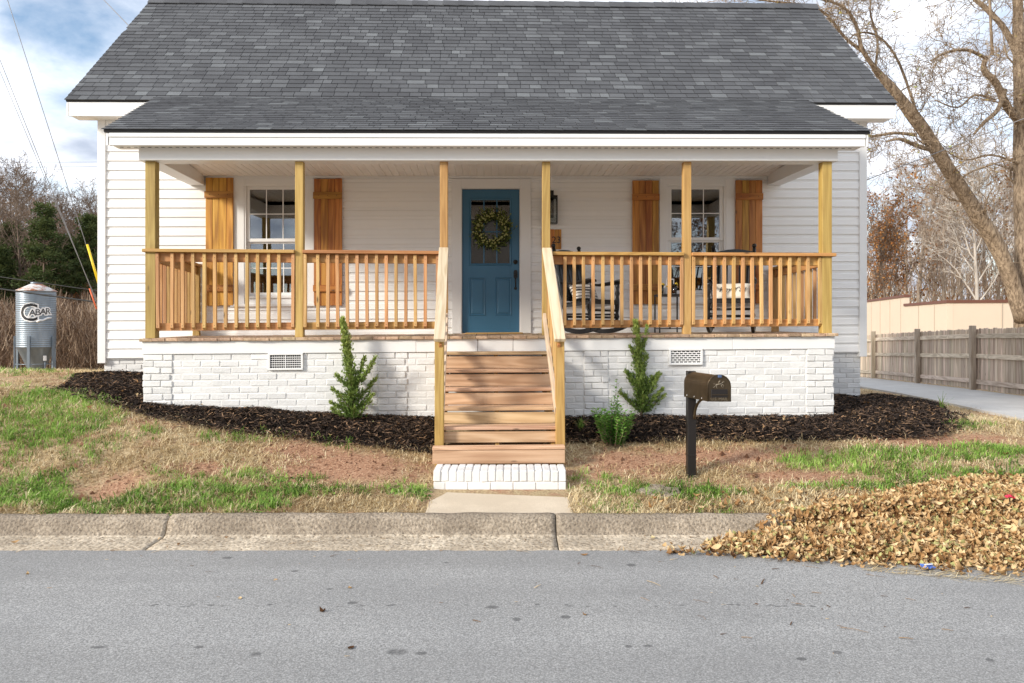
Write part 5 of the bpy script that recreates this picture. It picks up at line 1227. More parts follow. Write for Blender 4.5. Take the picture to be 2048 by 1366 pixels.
# soil crumbs on the bare patches
def crumbs():
    n = 30000; X = RN.uniform(-7, 7.5, n); Y = RN.uniform(5.95, 8.8, n); ok = lawn_ok(X, Y) & (RN.rand(n) < np.clip(blob(X, Y, BARE) * 1.2 + 0.06, 0, 1)); X, Y = X[ok], Y[ok]; m = len(X); r = RN.exponential(0.0055, m) + 0.003
    base = np.array([[1, 0, 0], [-.5, .87, 0], [-.5, -.87, 0], [0, 0, 1.0]]); V = (base[None] * r[:, None, None] * RN.uniform(.6, 1.3, (m, 4, 1)) + np.stack([X, Y, ground_z(X, Y)], -1)[:, None]).reshape(-1, 3)
    b = np.arange(m)[:, None] * 4; Fc = np.concatenate([b + np.array([[0, 1, 3]]), b + np.array([[1, 2, 3]]), b + np.array([[2, 0, 3]])])
    ob = link('soil_crumbs', np_mesh('soil_crumbs', V, Fc, 3, blade_mat('red_clay', [(0, (0.12, 0.055, 0.03)), (0.5, (0.30, 0.16, 0.095)), (1, (0.45, 0.27, 0.17))], 0.95, 0.0), np.repeat(RN.rand(m), 4))); kind(ob, 'stuff'); tag(ob, 'loose red clay crumbs on the bare lawn patches', 'soil')
crumbs()
# ---- leaves
def leaf_template(curl, fold, L=0.085, W=0.030):
    V = []; 
    for i in range(4):
        u = i / 3; w = W * math.sin(math.pi * min(1, u * 0.94 + 0.04)) ** 0.8 * (1.0 - 0.25 * u); z = curl * (u - .5) ** 2 * L * 4; zz = fold * w
        V += [((u - .5) * L, -w, z + zz), ((u - .5) * L, 0, z), ((u - .5) * L, w, z + zz * 0.7)]
    Fc = []
    for i in range(3):
        o = i * 3; Fc += [(o, o + 3, o + 4, o + 1), (o + 1, o + 4, o + 5, o + 2)]
    return np.array(V), np.array(Fc)
TEMPL = [leaf_template(c, f) for c, f in ((0.35, 0.5), (-0.45, 0.7), (0.9, 0.35), (0.25, 1.0), (-0.8, 0.4), (0.5, 1.3))]
def scatter_leaves(P, N, size, tone):
    Vs, Fs, Ts = [], [], []; off = 0; n = len(P); which = RN.randint(0, len(TEMPL), n)
    for k, (tv, tf) in enumerate(TEMPL):
        idx = np.where(which == k)[0]; m = len(idx)
        if m == 0: continue
        n_ = N[idx]; a = RN.normal(0, 1, (m, 3)); t = a - n_ * (a * n_).sum(1, keepdims=True); t /= np.linalg.norm(t, axis=1, keepdims=True); b = np.cross(n_, t)
        v = (tv[None, :, 0, None] * t[:, None] + tv[None, :, 1, None] * b[:, None] + tv[None, :, 2, None] * n_[:, None]) * size[idx][:, None, None] + P[idx][:, None]
        Vs.append(v.reshape(-1, 3)); Fs.append((tf[None] + (np.arange(m) * len(tv))[:, None, None]).reshape(-1, 4) + off); Ts.append(np.repeat(tone[idx], len(tv))); off += m * len(tv)
    return np.concatenate(Vs), np.concatenate(Fs), np.concatenate(Ts)
def base_surface(X, Y):
    prof_y = np.array([0, KY0, KB + .26, KB + .295, KB + .332, KB + .375, KY1, KY1 + .01]); prof_z = np.array([0.006, .006, .014, .026, .095, .146, .155, .15])
    return np.where(Y < KY1, np.interp(Y, prof_y, prof_z), ground_z(X, Y))
def pile_h(X, Y):
    # crest line from (2.0, 5.5) widening to the right
    t = np.clip((X - 1.35) / 2.6, 0, 1.0); yc = 5.40 + 0.12 * t; wf = 0.18 + 0.60 * t; wb = 0.14 + 1.05 * t
    d = (Y - yc); w = np.where(d < 0, wf, wb); e = np.clip(1 - (np.abs(d) / w) ** 1.7, 0, 1)
    return e * (0.04 + 0.105 * t ** 0.9) * np.clip((X - 1.30) / 0.35, 0, 1) * (1 + 0.40 * fbm(X, Y, 5.0, 3))
def leaf_pile():
    root = empty('leaf_pile', (3.8, 5.4, 0)); tag(root, 'long heap of tan fallen leaves raked over the kerb', 'leaf pile')
    Lc = np.array(root.location)
    xs = np.arange(1.3, 8.0, 0.06); ys = np.arange(4.5, 7.1, 0.05); X, Y = np.meshgrid(xs, ys); H = pile_h(X, Y); Z = base_surface(X, Y) + H * 0.82 - 0.02; V = np.stack([X, Y, Z], -1).reshape(-1, 3) - Lc; nx = len(xs)
    a = (np.arange(len(ys) - 1)[:, None] * nx + np.arange(nx - 1)[None]).ravel(); q = np.stack([a, a + 1, a + nx + 1, a + nx], -1); q = q[(H.ravel()[q] > 0.03).all(1)]
    link('mound', np_mesh('mound', V, q, 4, M['leaf'], RN.rand(len(V)) * 0.25), root)
    n = 130000; X = RN.uniform(1.2, 6.3, n); Y = RN.uniform(4.4, 7.1, n); H = pile_h(X, Y); ok = (H > 0.006) & (RN.rand(n) < np.clip(H / 0.05, 0.12, 1)); X, Y, H = X[ok][:36000], Y[ok][:36000], H[ok][:36000]; m = len(X)
    e = 0.03; surf = lambda X, Y: base_surface(X, Y) + pile_h(X, Y); gx = (surf(X + e, Y) - surf(X - e, Y)) / (2 * e); gy = (surf(X, Y + e) - surf(X, Y - e)) / (2 * e)
    N = np.stack([-gx, -gy, np.ones(m)], -1) + RN.normal(0, 0.85, (m, 3)); N /= np.linalg.norm(N, axis=1, keepdims=True)
    P = np.stack([X, Y, surf(X, Y) + RN.uniform(-0.03, 0.025, m)], -1); size = RN.uniform(0.28, 0.62, m) + (RN.rand(m) < .12) * RN.uniform(.1, .4, m); tone = np.clip(RN.normal(0.60, 0.30, m), 0, 1)
    near = np.argsort(Y + RN.rand(m) * 1.6 - size * .5 + np.where(X > 4.2, 9, 0))[:290]; rest = np.setdiff1d(np.arange(m), near)
    v, f, t = scatter_leaves(P[rest] - Lc, N[rest], size[rest], tone[rest]); kind(link('leaf_mass', np_mesh('leaf_mass', v, f, 4, M['leaf'], t, True), root), 'stuff')
    # the leaves that show largest, one by one
    ms = []
    for k, (tv, tf) in enumerate(TEMPL):
        for tn in (0.25, 0.5, 0.7, 0.9): ms.append(np_mesh('leaf', tv, tf, 4, M['leaf'], np.full(len(tv), tn), True))
    for i in near:
        nrm = Vector(N[i]); qt = nrm.to_track_quat('Z', 'Y'); o = link('leaf', ms[RN.randint(len(ms))], root, tuple(P[i] - Lc)); o.rotation_mode = 'QUATERNION'; o.rotation_quaternion = qt @ Vector((0, 0, 1)).rotation_difference(Vector((0, 0, 1))) @ Matrix.Rotation(RN.uniform(0, 6.28), 3, 'Z').to_quaternion(); o.scale = (size[i],) * 3
    return ms
LEAFM = leaf_pile()
def stray(name, label, n, X, Y, dz, size, tone):
    P = np.stack([X, Y, dz], -1); N = np.stack([np.zeros(n), np.zeros(n), np.ones(n)], -1) + RN.normal(0, .25, (n, 3)); N /= np.linalg.norm(N, axis=1, keepdims=True); v, f, t = scatter_leaves(P, N, size, tone); o = link(name, np_mesh(name, v, f, 4, M['leaf'], t, True)); kind(o, 'stuff'); tag(o, label, 'leaf litter')
n_ = 900; X_ = RN.uniform(1.1, 6.4, n_); Y_ = np.where(RN.rand(n_) < .5, 4.75 + np.abs(RN.normal(0, .12, n_)) + np.clip((3.4 - X_) * .22, 0, .55), 5.9 + np.clip((X_ - 1.5) * .16, 0, .6) + np.abs(RN.normal(0, .2, n_)))
stray('stray_leaves', 'stray dead leaves feathering out round the raked heap', n_, X_, Y_, base_surface(X_, Y_) + pile_h(X_, Y_) + .012, RN.uniform(.3, .8, n_), np.clip(RN.normal(.5, .3, n_), 0, 1))
n_ = 420; X_ = RN.uniform(-6.0, 6.4, n_); Y_ = RN.uniform(7.2, 10.2, n_); k_m = (inpoly(np.array(MULCH_L), X_, Y_) | inpoly(np.array(MULCH_R), X_, Y_)) | (RN.rand(n_) < .12) & (Y_ < 8.2); X_, Y_ = X_[k_m], Y_[k_m]; n_ = len(X_)
stray('leaf_litter', 'small tan leaf scraps caught in the mulch and lawn', n_, X_, Y_, ground_z(X_, Y_) + .065, RN.uniform(.25, .6, n_), np.clip(RN.normal(.4, .25, n_), 0, 1))
def pine_straw():
    n = 1500; X = RN.uniform(2.3, 8, n); Y = 4.62 + np.abs(RN.normal(0, 0.16, n)) + 0.10 * np.sin(X * 1.7) + np.clip((3.6 - X) * 0.28, 0, 1); ok = (Y < 5.25); X, Y = X[ok], Y[ok]; m = len(X)
    az = RN.normal(0, 0.55, m); D = np.stack([np.cos(az), np.sin(az), RN.normal(0, .06, m)], -1); L = RN.uniform(0.03, 0.15, m); N = np.tile([0, 0, 1.0], (m, 1)); P = np.stack([X, Y, base_surface(X, Y) + 0.003 + RN.rand(m) * 0.008], -1); v, f = ribbons(P, D, L, np.full(m, .0022), N, 0.04)
    o = link('pine_straw', np_mesh('pine_straw', v, f, 4, M['straw'], np.repeat(RN.uniform(.3, 1, m), 6))); kind(o, 'stuff'); tag(o, 'fringe of dry straw on the asphalt along the leaf heap', 'straw')
pine_straw()
def loose_leaves():
    spots = [(1168, 1112, 'rust brown fallen leaf on the asphalt, close to the gutter joint', .25, 1.0), (1512, 1211, 'long dark curled leaf lying alone on the asphalt', .05, 1.0), (1170, 1232, 'small orange leaf on the grey asphalt', .3, .6), (440, 1068, 'rust brown leaf at the bottom of the kerb', .2, .8), (357, 1098, 'small dark red leaf in the pale gutter', .1, .6), (30, 1098, 'broad tan leaf resting in the pale gutter', .45, 1.0), (1312, 1066, 'pale curled leaf in the gutter beside the leaf heap', .95, 1.1), (305, 1066, 'tan leaf against the kerb joint', .6, .7), (55, 1150, 'tan curled leaf alone on the asphalt near the gutter', .6, .6), (480, 1199, 'pale tan leaf on the asphalt beside a straw stem', .75, .7), (178, 823, 'large rust red leaf on the mulch edge', .2, 1.6), (1590, 905, 'small orange leaf on the right lawn', .3, .8), (700, 1178, 'long thin tan leaf on the asphalt', .5, .8), (550, 1162, 'narrow tan leaf on open asphalt', .5, .9), (645, 1225, 'dark narrow leaf lying across the asphalt', .02, 0.9), (702, 1299, 'dark thin leaf beside the larger oil spots', .0, .9), (370, 1318, 'dark leaf sliver on the near asphalt', .0, .9)]
    for k, (px, py, lab, tone, s) in enumerate(spots):
        if py > 1103: t = CAMZ * F / (py - HORIZON); p = Vector(((px - 1024) / F * t, t, 0.006))
        elif py > 1027: p = Vector(((px - 1024) / F * 5.5, 5.50 if py > 1080 else 5.62, 0)); p.z = float(base_surface(np.array(p.x), np.array(p.y))) + 0.012
        else: g = G(px, py); p = Vector((g.x, g.y, float(ground_z(g.x, g.y)) + 0.06))
        tv, tf = TEMPL[k % len(TEMPL)]; o = link('fallen_leaf', np_mesh('fallen_leaf', tv, tf, 4, M['leaf'], np.full(len(tv), tone), True), None, p, (RN.uniform(-.12, .12), RN.uniform(-.1, .1), RN.uniform(0, 6.28))); s *= .62; o.scale = (s, s, s * .55); tag(o, lab, 'leaf', 'loose fallen leaves')
loose_leaves()
def road_bits():
    n = 260; X = RN.uniform(-4, 4.5, n); Y = 3.2 + 2.6 * RN.rand(n) ** .55; Y = np.where(RN.rand(n) < .35, RN.uniform(5.45, 5.68, n), np.minimum(Y, 5.35)); right = RN.rand(n) < .4; X = np.where(right, RN.uniform(.8, 3.6, n), X); az = RN.normal(0, .8, n); D = np.stack([np.cos(az), np.sin(az), np.zeros(n)], -1); L = RN.exponential(.035, n) + .008
    v, f = ribbons(np.stack([X, Y, base_surface(X, Y) + .004], -1), D, np.minimum(L, .16), RN.uniform(.0012, .0045, n), np.tile([0, 0, 1.0], (n, 1)), .03); o = link('road_debris', np_mesh('road_debris', v, f, 4, M['leaf'], np.repeat(RN.choice([0.02, .15, .4, .8], n), 6))); kind(o, 'stuff'); tag(o, 'thin scatter of twigs and leaf crumbs on the asphalt and gutter', 'debris')
road_bits()
def litter():
    for (px, py, col, lab, nm) in ((2018, 996, (0.65, 0.03, 0.08), 'crumpled red scrap on top of the leaf heap', 'scrap'), (1856, 1137, (0.08, 0.16, 0.50), 'blue and white wrapper at the edge of the leaf heap', 'wrapper')):
        d = ray(px, py); t = 4.2
        while t < 8:
            z = CAMZ + d.z * t; s = float(base_surface(np.array(d.x * t), np.array(t)) + pile_h(np.array([d.x * t]), np.array([t]))[0])
            if z <= s + 0.012: break
            t += 0.01
        mb = MB(); n = 5; vs_ = [((i / n - .5) * .085, (j / n - .5) * .05, 0.02 * RN.rand() + (0.012 if (i + j) % 2 else 0)) for i in range(n + 1) for j in range(n + 1)]; fs_ = [(i * (n + 1) + j, (i + 1) * (n + 1) + j, (i + 1) * (n + 1) + j + 1, i * (n + 1) + j + 1) for i in range(n) for j in range(n)]
        mb.add(vs_, fs_); o = mb.build(nm, paint(nm, col, 0.4, 0.3, 20), None, False, (d.x * t, t, CAMZ + d.z * t)); o.rotation_euler = (0, 0, 0.2); tag(o, lab, 'litter')
        if nm == 'wrapper': MB().box(-.03, .03, -.012, .0, .028, .031).build('white_band', M['card'], o)
litter()
# ---- shrubs
def conifer(px, py, hpx, label, seed, leanx, branches):
    g = G(px, py); rr = random.Random(seed); root = empty('conifer_shrub', g); tag(root, label, 'shrub', 'young upright conifers by the porch')
    s = F / g.y; H = hpx / s
    tr = MB(); V = []; Fc = []; T = []
    def spray(c, d, L, dark):
        d = d.normalized(); a = Vector((rr.gauss(0, 1), rr.gauss(0, 1), rr.gauss(0, 1))); sd = d.cross(a).normalized()
        for k in range(3):
            dd = (d + sd * rr.uniform(-.7, .7) + Vector((0, 0, .25))).normalized(); w = sd * L * 0.12; o = len(V); mid = c + dd * L * .55
            for p in (c, mid - w, c + dd * L, mid + w): V.append(tuple(p)); T.append(min(1, max(0, dark + rr.uniform(-.22, .22))))
            Fc.append((o, o + 1, o + 2, o + 3))
    stem = [Vector((leanx * (i / 8) ** 1.5 * H, 0, H * .97 * i / 8)) for i in range(9)]
    tr.tube(stem, [0.013 * (1 - i / 9) + 0.002 for i in range(9)], 6)
    def limb(p0, d, L, n, wid, lum):
        pts = [p0 + d * L * i / 6 + Vector((0, 0, L * 0.25 * (i / 6) ** 2)) for i in range(7)]; tr.tube(pts, [0.006 * (1 - i / 7) + 0.0012 for i in range(7)], 4)
        for k in range(n):
            u = rr.random() ** 0.75; c = pts[0].lerp(pts[-1], u); c.z += L * .25 * (u * u - u); w = wid * (1 - 0.65 * u) ; c = c + Vector((rr.gauss(0, w), rr.gauss(0, w), rr.gauss(0, w)))
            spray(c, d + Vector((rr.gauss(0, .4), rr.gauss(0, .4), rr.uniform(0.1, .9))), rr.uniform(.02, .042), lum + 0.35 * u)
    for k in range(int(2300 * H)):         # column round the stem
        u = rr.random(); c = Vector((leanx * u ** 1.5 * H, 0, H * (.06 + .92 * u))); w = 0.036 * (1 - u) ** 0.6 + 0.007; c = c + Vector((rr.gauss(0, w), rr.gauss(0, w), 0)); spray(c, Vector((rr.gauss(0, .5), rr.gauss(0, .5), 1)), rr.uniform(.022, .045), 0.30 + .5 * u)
    for (u, dx, dy, dz, L, n) in branches: limb(Vector((leanx * u ** 1.5 * H, 0, H * u)), Vector((dx, dy, dz)).normalized(), L * H * .80, int(n * 2.0), 0.025, 0.30)
    for k in range(12): u = rr.uniform(.03, .4); a = rr.uniform(0, 6.28); limb(Vector((leanx * u ** 1.5 * H, 0, H * u)), Vector((math.cos(a), math.sin(a), .6)), rr.uniform(.08, .18) * H * (1.2 - u), 80, 0.026, .2)
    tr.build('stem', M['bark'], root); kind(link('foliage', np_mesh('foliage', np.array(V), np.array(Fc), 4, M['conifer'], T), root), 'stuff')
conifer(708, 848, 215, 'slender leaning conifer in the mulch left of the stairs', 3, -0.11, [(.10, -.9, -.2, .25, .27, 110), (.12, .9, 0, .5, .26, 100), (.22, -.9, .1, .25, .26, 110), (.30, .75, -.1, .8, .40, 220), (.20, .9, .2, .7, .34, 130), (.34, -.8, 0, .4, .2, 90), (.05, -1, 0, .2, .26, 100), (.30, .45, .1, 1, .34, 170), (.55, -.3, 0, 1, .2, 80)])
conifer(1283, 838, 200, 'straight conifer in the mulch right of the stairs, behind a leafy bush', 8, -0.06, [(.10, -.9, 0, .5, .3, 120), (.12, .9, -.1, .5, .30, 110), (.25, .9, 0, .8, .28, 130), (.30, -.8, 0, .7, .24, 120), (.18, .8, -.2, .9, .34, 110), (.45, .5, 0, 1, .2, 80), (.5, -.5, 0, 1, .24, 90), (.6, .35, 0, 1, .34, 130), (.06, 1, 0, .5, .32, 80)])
def leafy_shrub():
    g = G(1228, 890); rr = random.Random(5); root = empty('leafy_shrub', g); tag(root, 'small glossy green leafy bush in front of the right-hand conifer', 'shrub')
    st = MB(); V = []; Fc = []; T = []
    for k in range(56):
        a = rr.uniform(0, 6.28); r = rr.random() ** .6 * 0.25; h = rr.uniform(.30, .60) * (1.0 - r * 1.6); p0 = Vector((r * .35 * math.cos(a), r * .35 * math.sin(a), -.02)); p1 = Vector((r * math.cos(a) - .01, r * math.sin(a), h)); 
        if k == 0: p1 = Vector((0.03, 0, .68))
        pts = [p0.lerp(p1, i / 5) + Vector((rr.gauss(0, .006), rr.gauss(0, .006), 0)) for i in range(6)]; st.tube(pts, [.004, .0035, .003, .0025, .002, .0015], 4)
        n = int(h / 0.012)
        for i in range(n):
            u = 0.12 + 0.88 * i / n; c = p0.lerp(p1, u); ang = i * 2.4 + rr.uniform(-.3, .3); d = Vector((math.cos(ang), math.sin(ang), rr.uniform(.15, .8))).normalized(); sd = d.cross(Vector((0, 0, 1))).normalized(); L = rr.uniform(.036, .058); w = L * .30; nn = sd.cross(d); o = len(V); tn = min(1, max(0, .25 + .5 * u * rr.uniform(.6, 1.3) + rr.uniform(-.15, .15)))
            for p in (c, c + d * L * .4 + sd * w + nn * .003, c + d * L - nn * .004, c + d * L * .4 - sd * w + nn * .003): V.append(tuple(p)); T.append(tn)
            Fc.append((o, o + 1, o + 2, o + 3))
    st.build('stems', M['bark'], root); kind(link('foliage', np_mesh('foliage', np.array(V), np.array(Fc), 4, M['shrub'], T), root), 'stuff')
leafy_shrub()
def tuft(px, py, lab, h=0.12, n=26):
    g = G(px, py); rr = random.Random(px); m = n; az = RN.uniform(0, 6.28, m); t = np.abs(RN.normal(.45, .25, m)); D = np.stack([np.cos(az) * np.sin(t), np.sin(az) * np.sin(t), np.cos(t)], -1); N = np.stack([-np.cos(az) * np.cos(t), -np.sin(az) * np.cos(t), np.sin(t)], -1)
    v, f = ribbons(np.zeros((m, 3)) + RN.normal(0, .012, (m, 3)) * [1, 1, 0] - [0, 0, .005], D, h * RN.uniform(.5, 1.2, m), np.full(m, .003), N, .12); o = link('grass_tuft', np_mesh('grass_tuft', v, f, 4, M['green'], np.repeat(RN.uniform(.3, 1, m), 6)), None, (g.x, g.y, float(ground_z(g.x, g.y)) + 0.02)); tag(o, lab, 'grass tuft')
tuft(1161, 868, 'bright grass tuft beside the right newel post', .15, 44); tuft(1884, 822, 'tall grass stems at the edge of the driveway', .22, 14)
sg = G(1318, 987); so_ = MB(); n_ = 14
so_.add([(math.cos(6.283 * k / n_) * .17 * (1 + .2 * math.sin(k * 2.1)), math.sin(6.283 * k / n_) * .13 * (1 + .2 * math.cos(k * 1.7)), z) for z in (0.03, -0.03) for k in range(n_)], [tuple(range(n_))] + [(k, n_ + k, n_ + (k + 1) % n_, (k + 1) % n_) for k in range(n_)])
o = so_.build('flat_stone', M['kerb'], None, False, (sg.x, sg.y, float(ground_z(sg.x, sg.y)))); o.rotation_euler = (R(9), 0, 0); tag(o, 'flat pale stone sunk in the lawn near the mailbox', 'stone')
# ================================================================== MAILBOX
def mailbox():
    g = G(1382, 955); root = empty('mailbox', g); tag(root, 'bronze kerbside mailbox with a rounded top on a black square post', 'mailbox')
    s = F / g.y; H = (955 - 742) / s
    bz = NT('bronze_paint'); M['bronze'] = bz.fin(bz.mix(bz.ramp(bz.noise(bz.obj(), 9, 4), [(.35, 0.0), (.7, 1.0)]), (0.075, 0.055, 0.034), (0.12, 0.09, 0.055)), 0.30, 0.75)
    M['postm'] = paint('black_post_paint', (0.012, 0.009, 0.008), 0.4, 0.3)
    p = MB().box(-.039, .039, -.039, .039, -.25, H, .004); p.build('post', M['postm'], root); c = MB().box(-.042, .042, -.042, .042, .20, .215, .002); c.build('collar', M['postm'], root)
    W = 0.093; Hb = 0.225; z0 = H - Hb - 0.005; yb, yf = -0.047, -0.50; dx = 0.10
    def shape(w, h, n=14):
        r = w; return [(-w, 0)] + [(w, 0)] + [(w * math.cos(a), h - r + r * math.sin(a)) for a in [math.pi * k / n for k in range(n + 1)]]
    def skew(mb): mb.v = [(x + .018 + dx * (yb - y) / .45, y, z) for x, y, z in mb.v]; return mb
    def shell(w, h, y0, y1, nm, mat):
        mb = MB(); pl = shape(w, h); mb.prism([(a, z0 + b) for a, b in pl], 'y', y0, y1); skew(mb); return mb.build(nm, mat, root)
    shell(W, Hb, yf + .012, yb, 'box', M['bronze']); d = shell(W + .004, Hb + .004, yf - .004, yf + .012, 'door', M['bronze'])
    rim = MB(); pl = shape(W + .003, Hb + .003); rim.tube([(a, yf - .004, z0 + b) for a, b in pl[1:]] + [(pl[0][0], yf - .004, z0)], .0045, 5); skew(rim).build('rim', M['bronze'], root)
    mb = MB().box(-.07, .07, yf - .0085, yf - .0045, z0 + .035, z0 + .105, .002); skew(mb).build('nameplate', M['postm'], d)
    mb = MB().box(-.068, .068, yf - .014, yf - .009, z0 + .055, z0 + .063, .001); skew(mb).build('ridge', M['bronze'], d)
    mb = MB().box(-.014, .014, yf - .022, yf - .004, z0 + Hb - .02, z0 + Hb + .004, .003); skew(mb).build('latch', paint('blue_plastic', (.06, .10, .2), .3), root)
    t = text_mesh('U.S. MAIL', .036, .0012); t.materials.append(M['fence_y'] if False else paint('worn_relief', (0.16, 0.13, .09), .4)); link('lettering', t, d, (.018 + dx * (yb - yf) / .45, yf - .0062, z0 + .022), (R(90), 0, 0))
    # relief of a horse and rider: body, neck, legs and rider as one flat shape
    e = MB(); cx, cz = .018 + dx * (yb - yf) / .45, z0 + .148; P = lambda a, b: (cx + a * .042, yf - .006, cz + b * .036)
    e.tube([P(-.7, -.1), P(0, 0), P(.6, .25)], [.006, .008, .006], 5); e.tube([P(.55, .2), P(.9, .65), P(1.15, .45)], [.006, .004, .003], 5); e.tube([P(-.6, -.1), P(-1.0, -.7), P(-1.25, -.75)], [.004, .003, .002], 4); e.tube([P(-.5, -.1), P(-.55, -.8), P(-.2, -1)], [.004, .003, .002], 4); e.tube([P(.5, .1), P(.95, -.3), P(.8, -.75)], [.004, .003, .002], 4); e.tube([P(.4, 0), P(.5, -.6), P(.9, -.9)], [.004, .003, .002], 4)
    e.tube([P(-.1, .15), P(0, .6), P(.2, .95)], [.006, .006, .004], 5); e.tube([P(.05, .6), P(.5, .5)], [.003, .002], 4); e.tube([P(-.7, 0), P(-1.15, .15)], [.003, .002], 4); e.build('emblem', bpy.data.materials['worn_relief'], d)
    br = MB(); pts = []
    for i in range(9): a = i / 8 * R(85); pts.append((.018 + dx * (.22 * (1 - math.cos(a))) / .45, -.05 - .19 * (1 - math.cos(a)), z0 - .205 + .20 * math.sin(a)))
    br.tube(pts, .0125, 6, True, 1.0); br.build('brace', M['bronze'], root)
    rv = MB()
    for k in range(3):
        y = yb - .06 - k * .14; q = MB().lathe([(.005, 0), (.005, .003), (.001, .004)], 8, (0, 0, 0), 'x'); rv.add([(-W - a + .018 + dx * (yb - y) / .45, y + b, z0 + .018 + c) for a, b, c in q.v], q.f)
    kind(rv.build('rivet', M['card'], root), 'stuff')
mailbox()
# ================================================================== FENCE
def build_fence():
    fx = lambda y: 9.06 + (y - 13.3) * 0.139
    root = empty('wooden_fence', (fx(15.0), 15.0, float(_base(fx(15.0), 15.0)))); tag(root, 'weathered board fence with square posts along the concrete driveway', 'fence')
    O = Vector(root.location); ang = math.atan2(-0.139, 1.0)     # fence runs along +y, turned slightly
    ys = [9.6, 12.3, 15.0, 17.75, 20.8, 23.9, 27.0]; gz = lambda y: float(_base(fx(y), y)) + 0.02
    pk = []
    rr = random.Random(50)
    for k in range(6):
        w, h = 0.088, 1.20; t = 0.016; c = 0.022
        mb = MB().prism([(-w / 2, 0), (w / 2, 0), (w / 2, h - c), (w / 2 - c, h), (-w / 2 + c, h), (-w / 2, h - c)], 'x', 0, t); me = bpy.data.meshes.new('picket'); me.from_pydata([(a, b, q) for a, b, q in mb.v], [], mb.f); me.materials.append(M['fence_z']); pk.append(me)
    for i, y in enumerate(ys):
        p = MB().box(-.05, .05, -.05, .05, -.3, 1.30 + rr.uniform(-.02, .03), .006); p.build('post', M['fence_z'], root, False, Vector((fx(y) - 0.085, y, gz(y))) - O).rotation_euler = (0, 0, ang)
        if i == len(ys) - 1: break
        y1 = ys[i + 1]; a = Vector((fx(y), y, gz(y))) - O; b = Vector((fx(y1), y1, gz(y1))) - O
        for h in (1.09, .69, .19): MB().obox(a + Vector((-.03, .052, h)), b + Vector((-.03, -.052, h + rr.uniform(-.02, .02))), .04, .088, (0, 0, 1), .004).build('rail', M['fence_y'], root)
        L = (b - a).length; n = int(L / 0.0935)
        for k in range(n):
            c = a.lerp(b, (k + .5) / n) + Vector((-.008, 0, .035 + rr.uniform(-.012, .012))); o = link('picket', rr.choice(pk), root, c, (rr.uniform(-.008, .008), 0, ang + rr.uniform(-.02, .02)))
build_fence()
# ================================================================== BEIGE BUILDING
def build_building():
    root = empty('beige_building', (20.9, 36.0, -0.8)); tag(root, 'low flat-roofed beige building with a brown parapet cap beyond the fence', 'building'); O = Vector(root.location)
    stucco = paint('beige_stucco', (0.62, 0.52, 0.41), 0.85, 0.12, 1.0, 0.2, 20); cap = paint('brown_cap', (0.14, 0.055, 0.035), 0.6); jn = paint('panel_joint', (0.42, 0.35, 0.28), .9)
    A, B, C2 = Vector((20.9, 36, 0)), Vector((22.2, 42.4, 0)), Vector((24.6, 52.5, 0)); D = Vector((32, 34.2, 0)); E = Vector((36, 50, 0))
    def wall(p, q, top, nm='wall'):
        mb = MB(); d = (q - p).normalized(); n = Vector((d.y, -d.x, 0)) * 0.25
        base = -2.0; pts = [p, q, q - n, p - n] if False else [p, q, q + n * -1, p + n * -1]
        mb.add([(v - O).xy.to_tuple() + (base - O.z,) for v in pts] + [(v - O).xy.to_tuple() + (top - O.z,) for v in pts], [(0, 1, 5, 4), (1, 2, 6, 5), (2, 3, 7, 6), (3, 0, 4, 7), (4, 5, 6, 7), (3, 2, 1, 0)]); w = mb.build(nm, stucco, root)
        c = MB().obox(Vector((p.x, p.y, top)) - O - d * .05 - n * .5, Vector((q.x, q.y, top)) - O + d * .05 - n * .5, .36, .14, (0, 0, 1)); c.build('parapet_cap', cap, root)
        L = (q - p).length; k = 2.4; s = k
        while s < L - .3:
            j = p + d * s + n * 0.012 * 0 ; nn = Vector((d.y, -d.x, 0)); mb = MB().obox(Vector((j.x, j.y, base)) - O + nn * .012, Vector((j.x, j.y, top - .1)) - O + nn * .012, .03, .03, (d.x, d.y, 0)); mb.build('panel_joint', jn, w); s += k
    wall(A, D, 2.75); wall(B, A, 2.75); wall(C2, B, 3.26); wall(D, E, 2.75)
    MB().add([tuple(Vector((v.x, v.y, 2.3)) - O) for v in (A, D, E, C2)], [(0, 1, 2, 3)]).build('flat_roof', cap, root)
    mb = MB().box(-0.01, .25, -.2, .1, 1.5, 1.75); 
build_building()
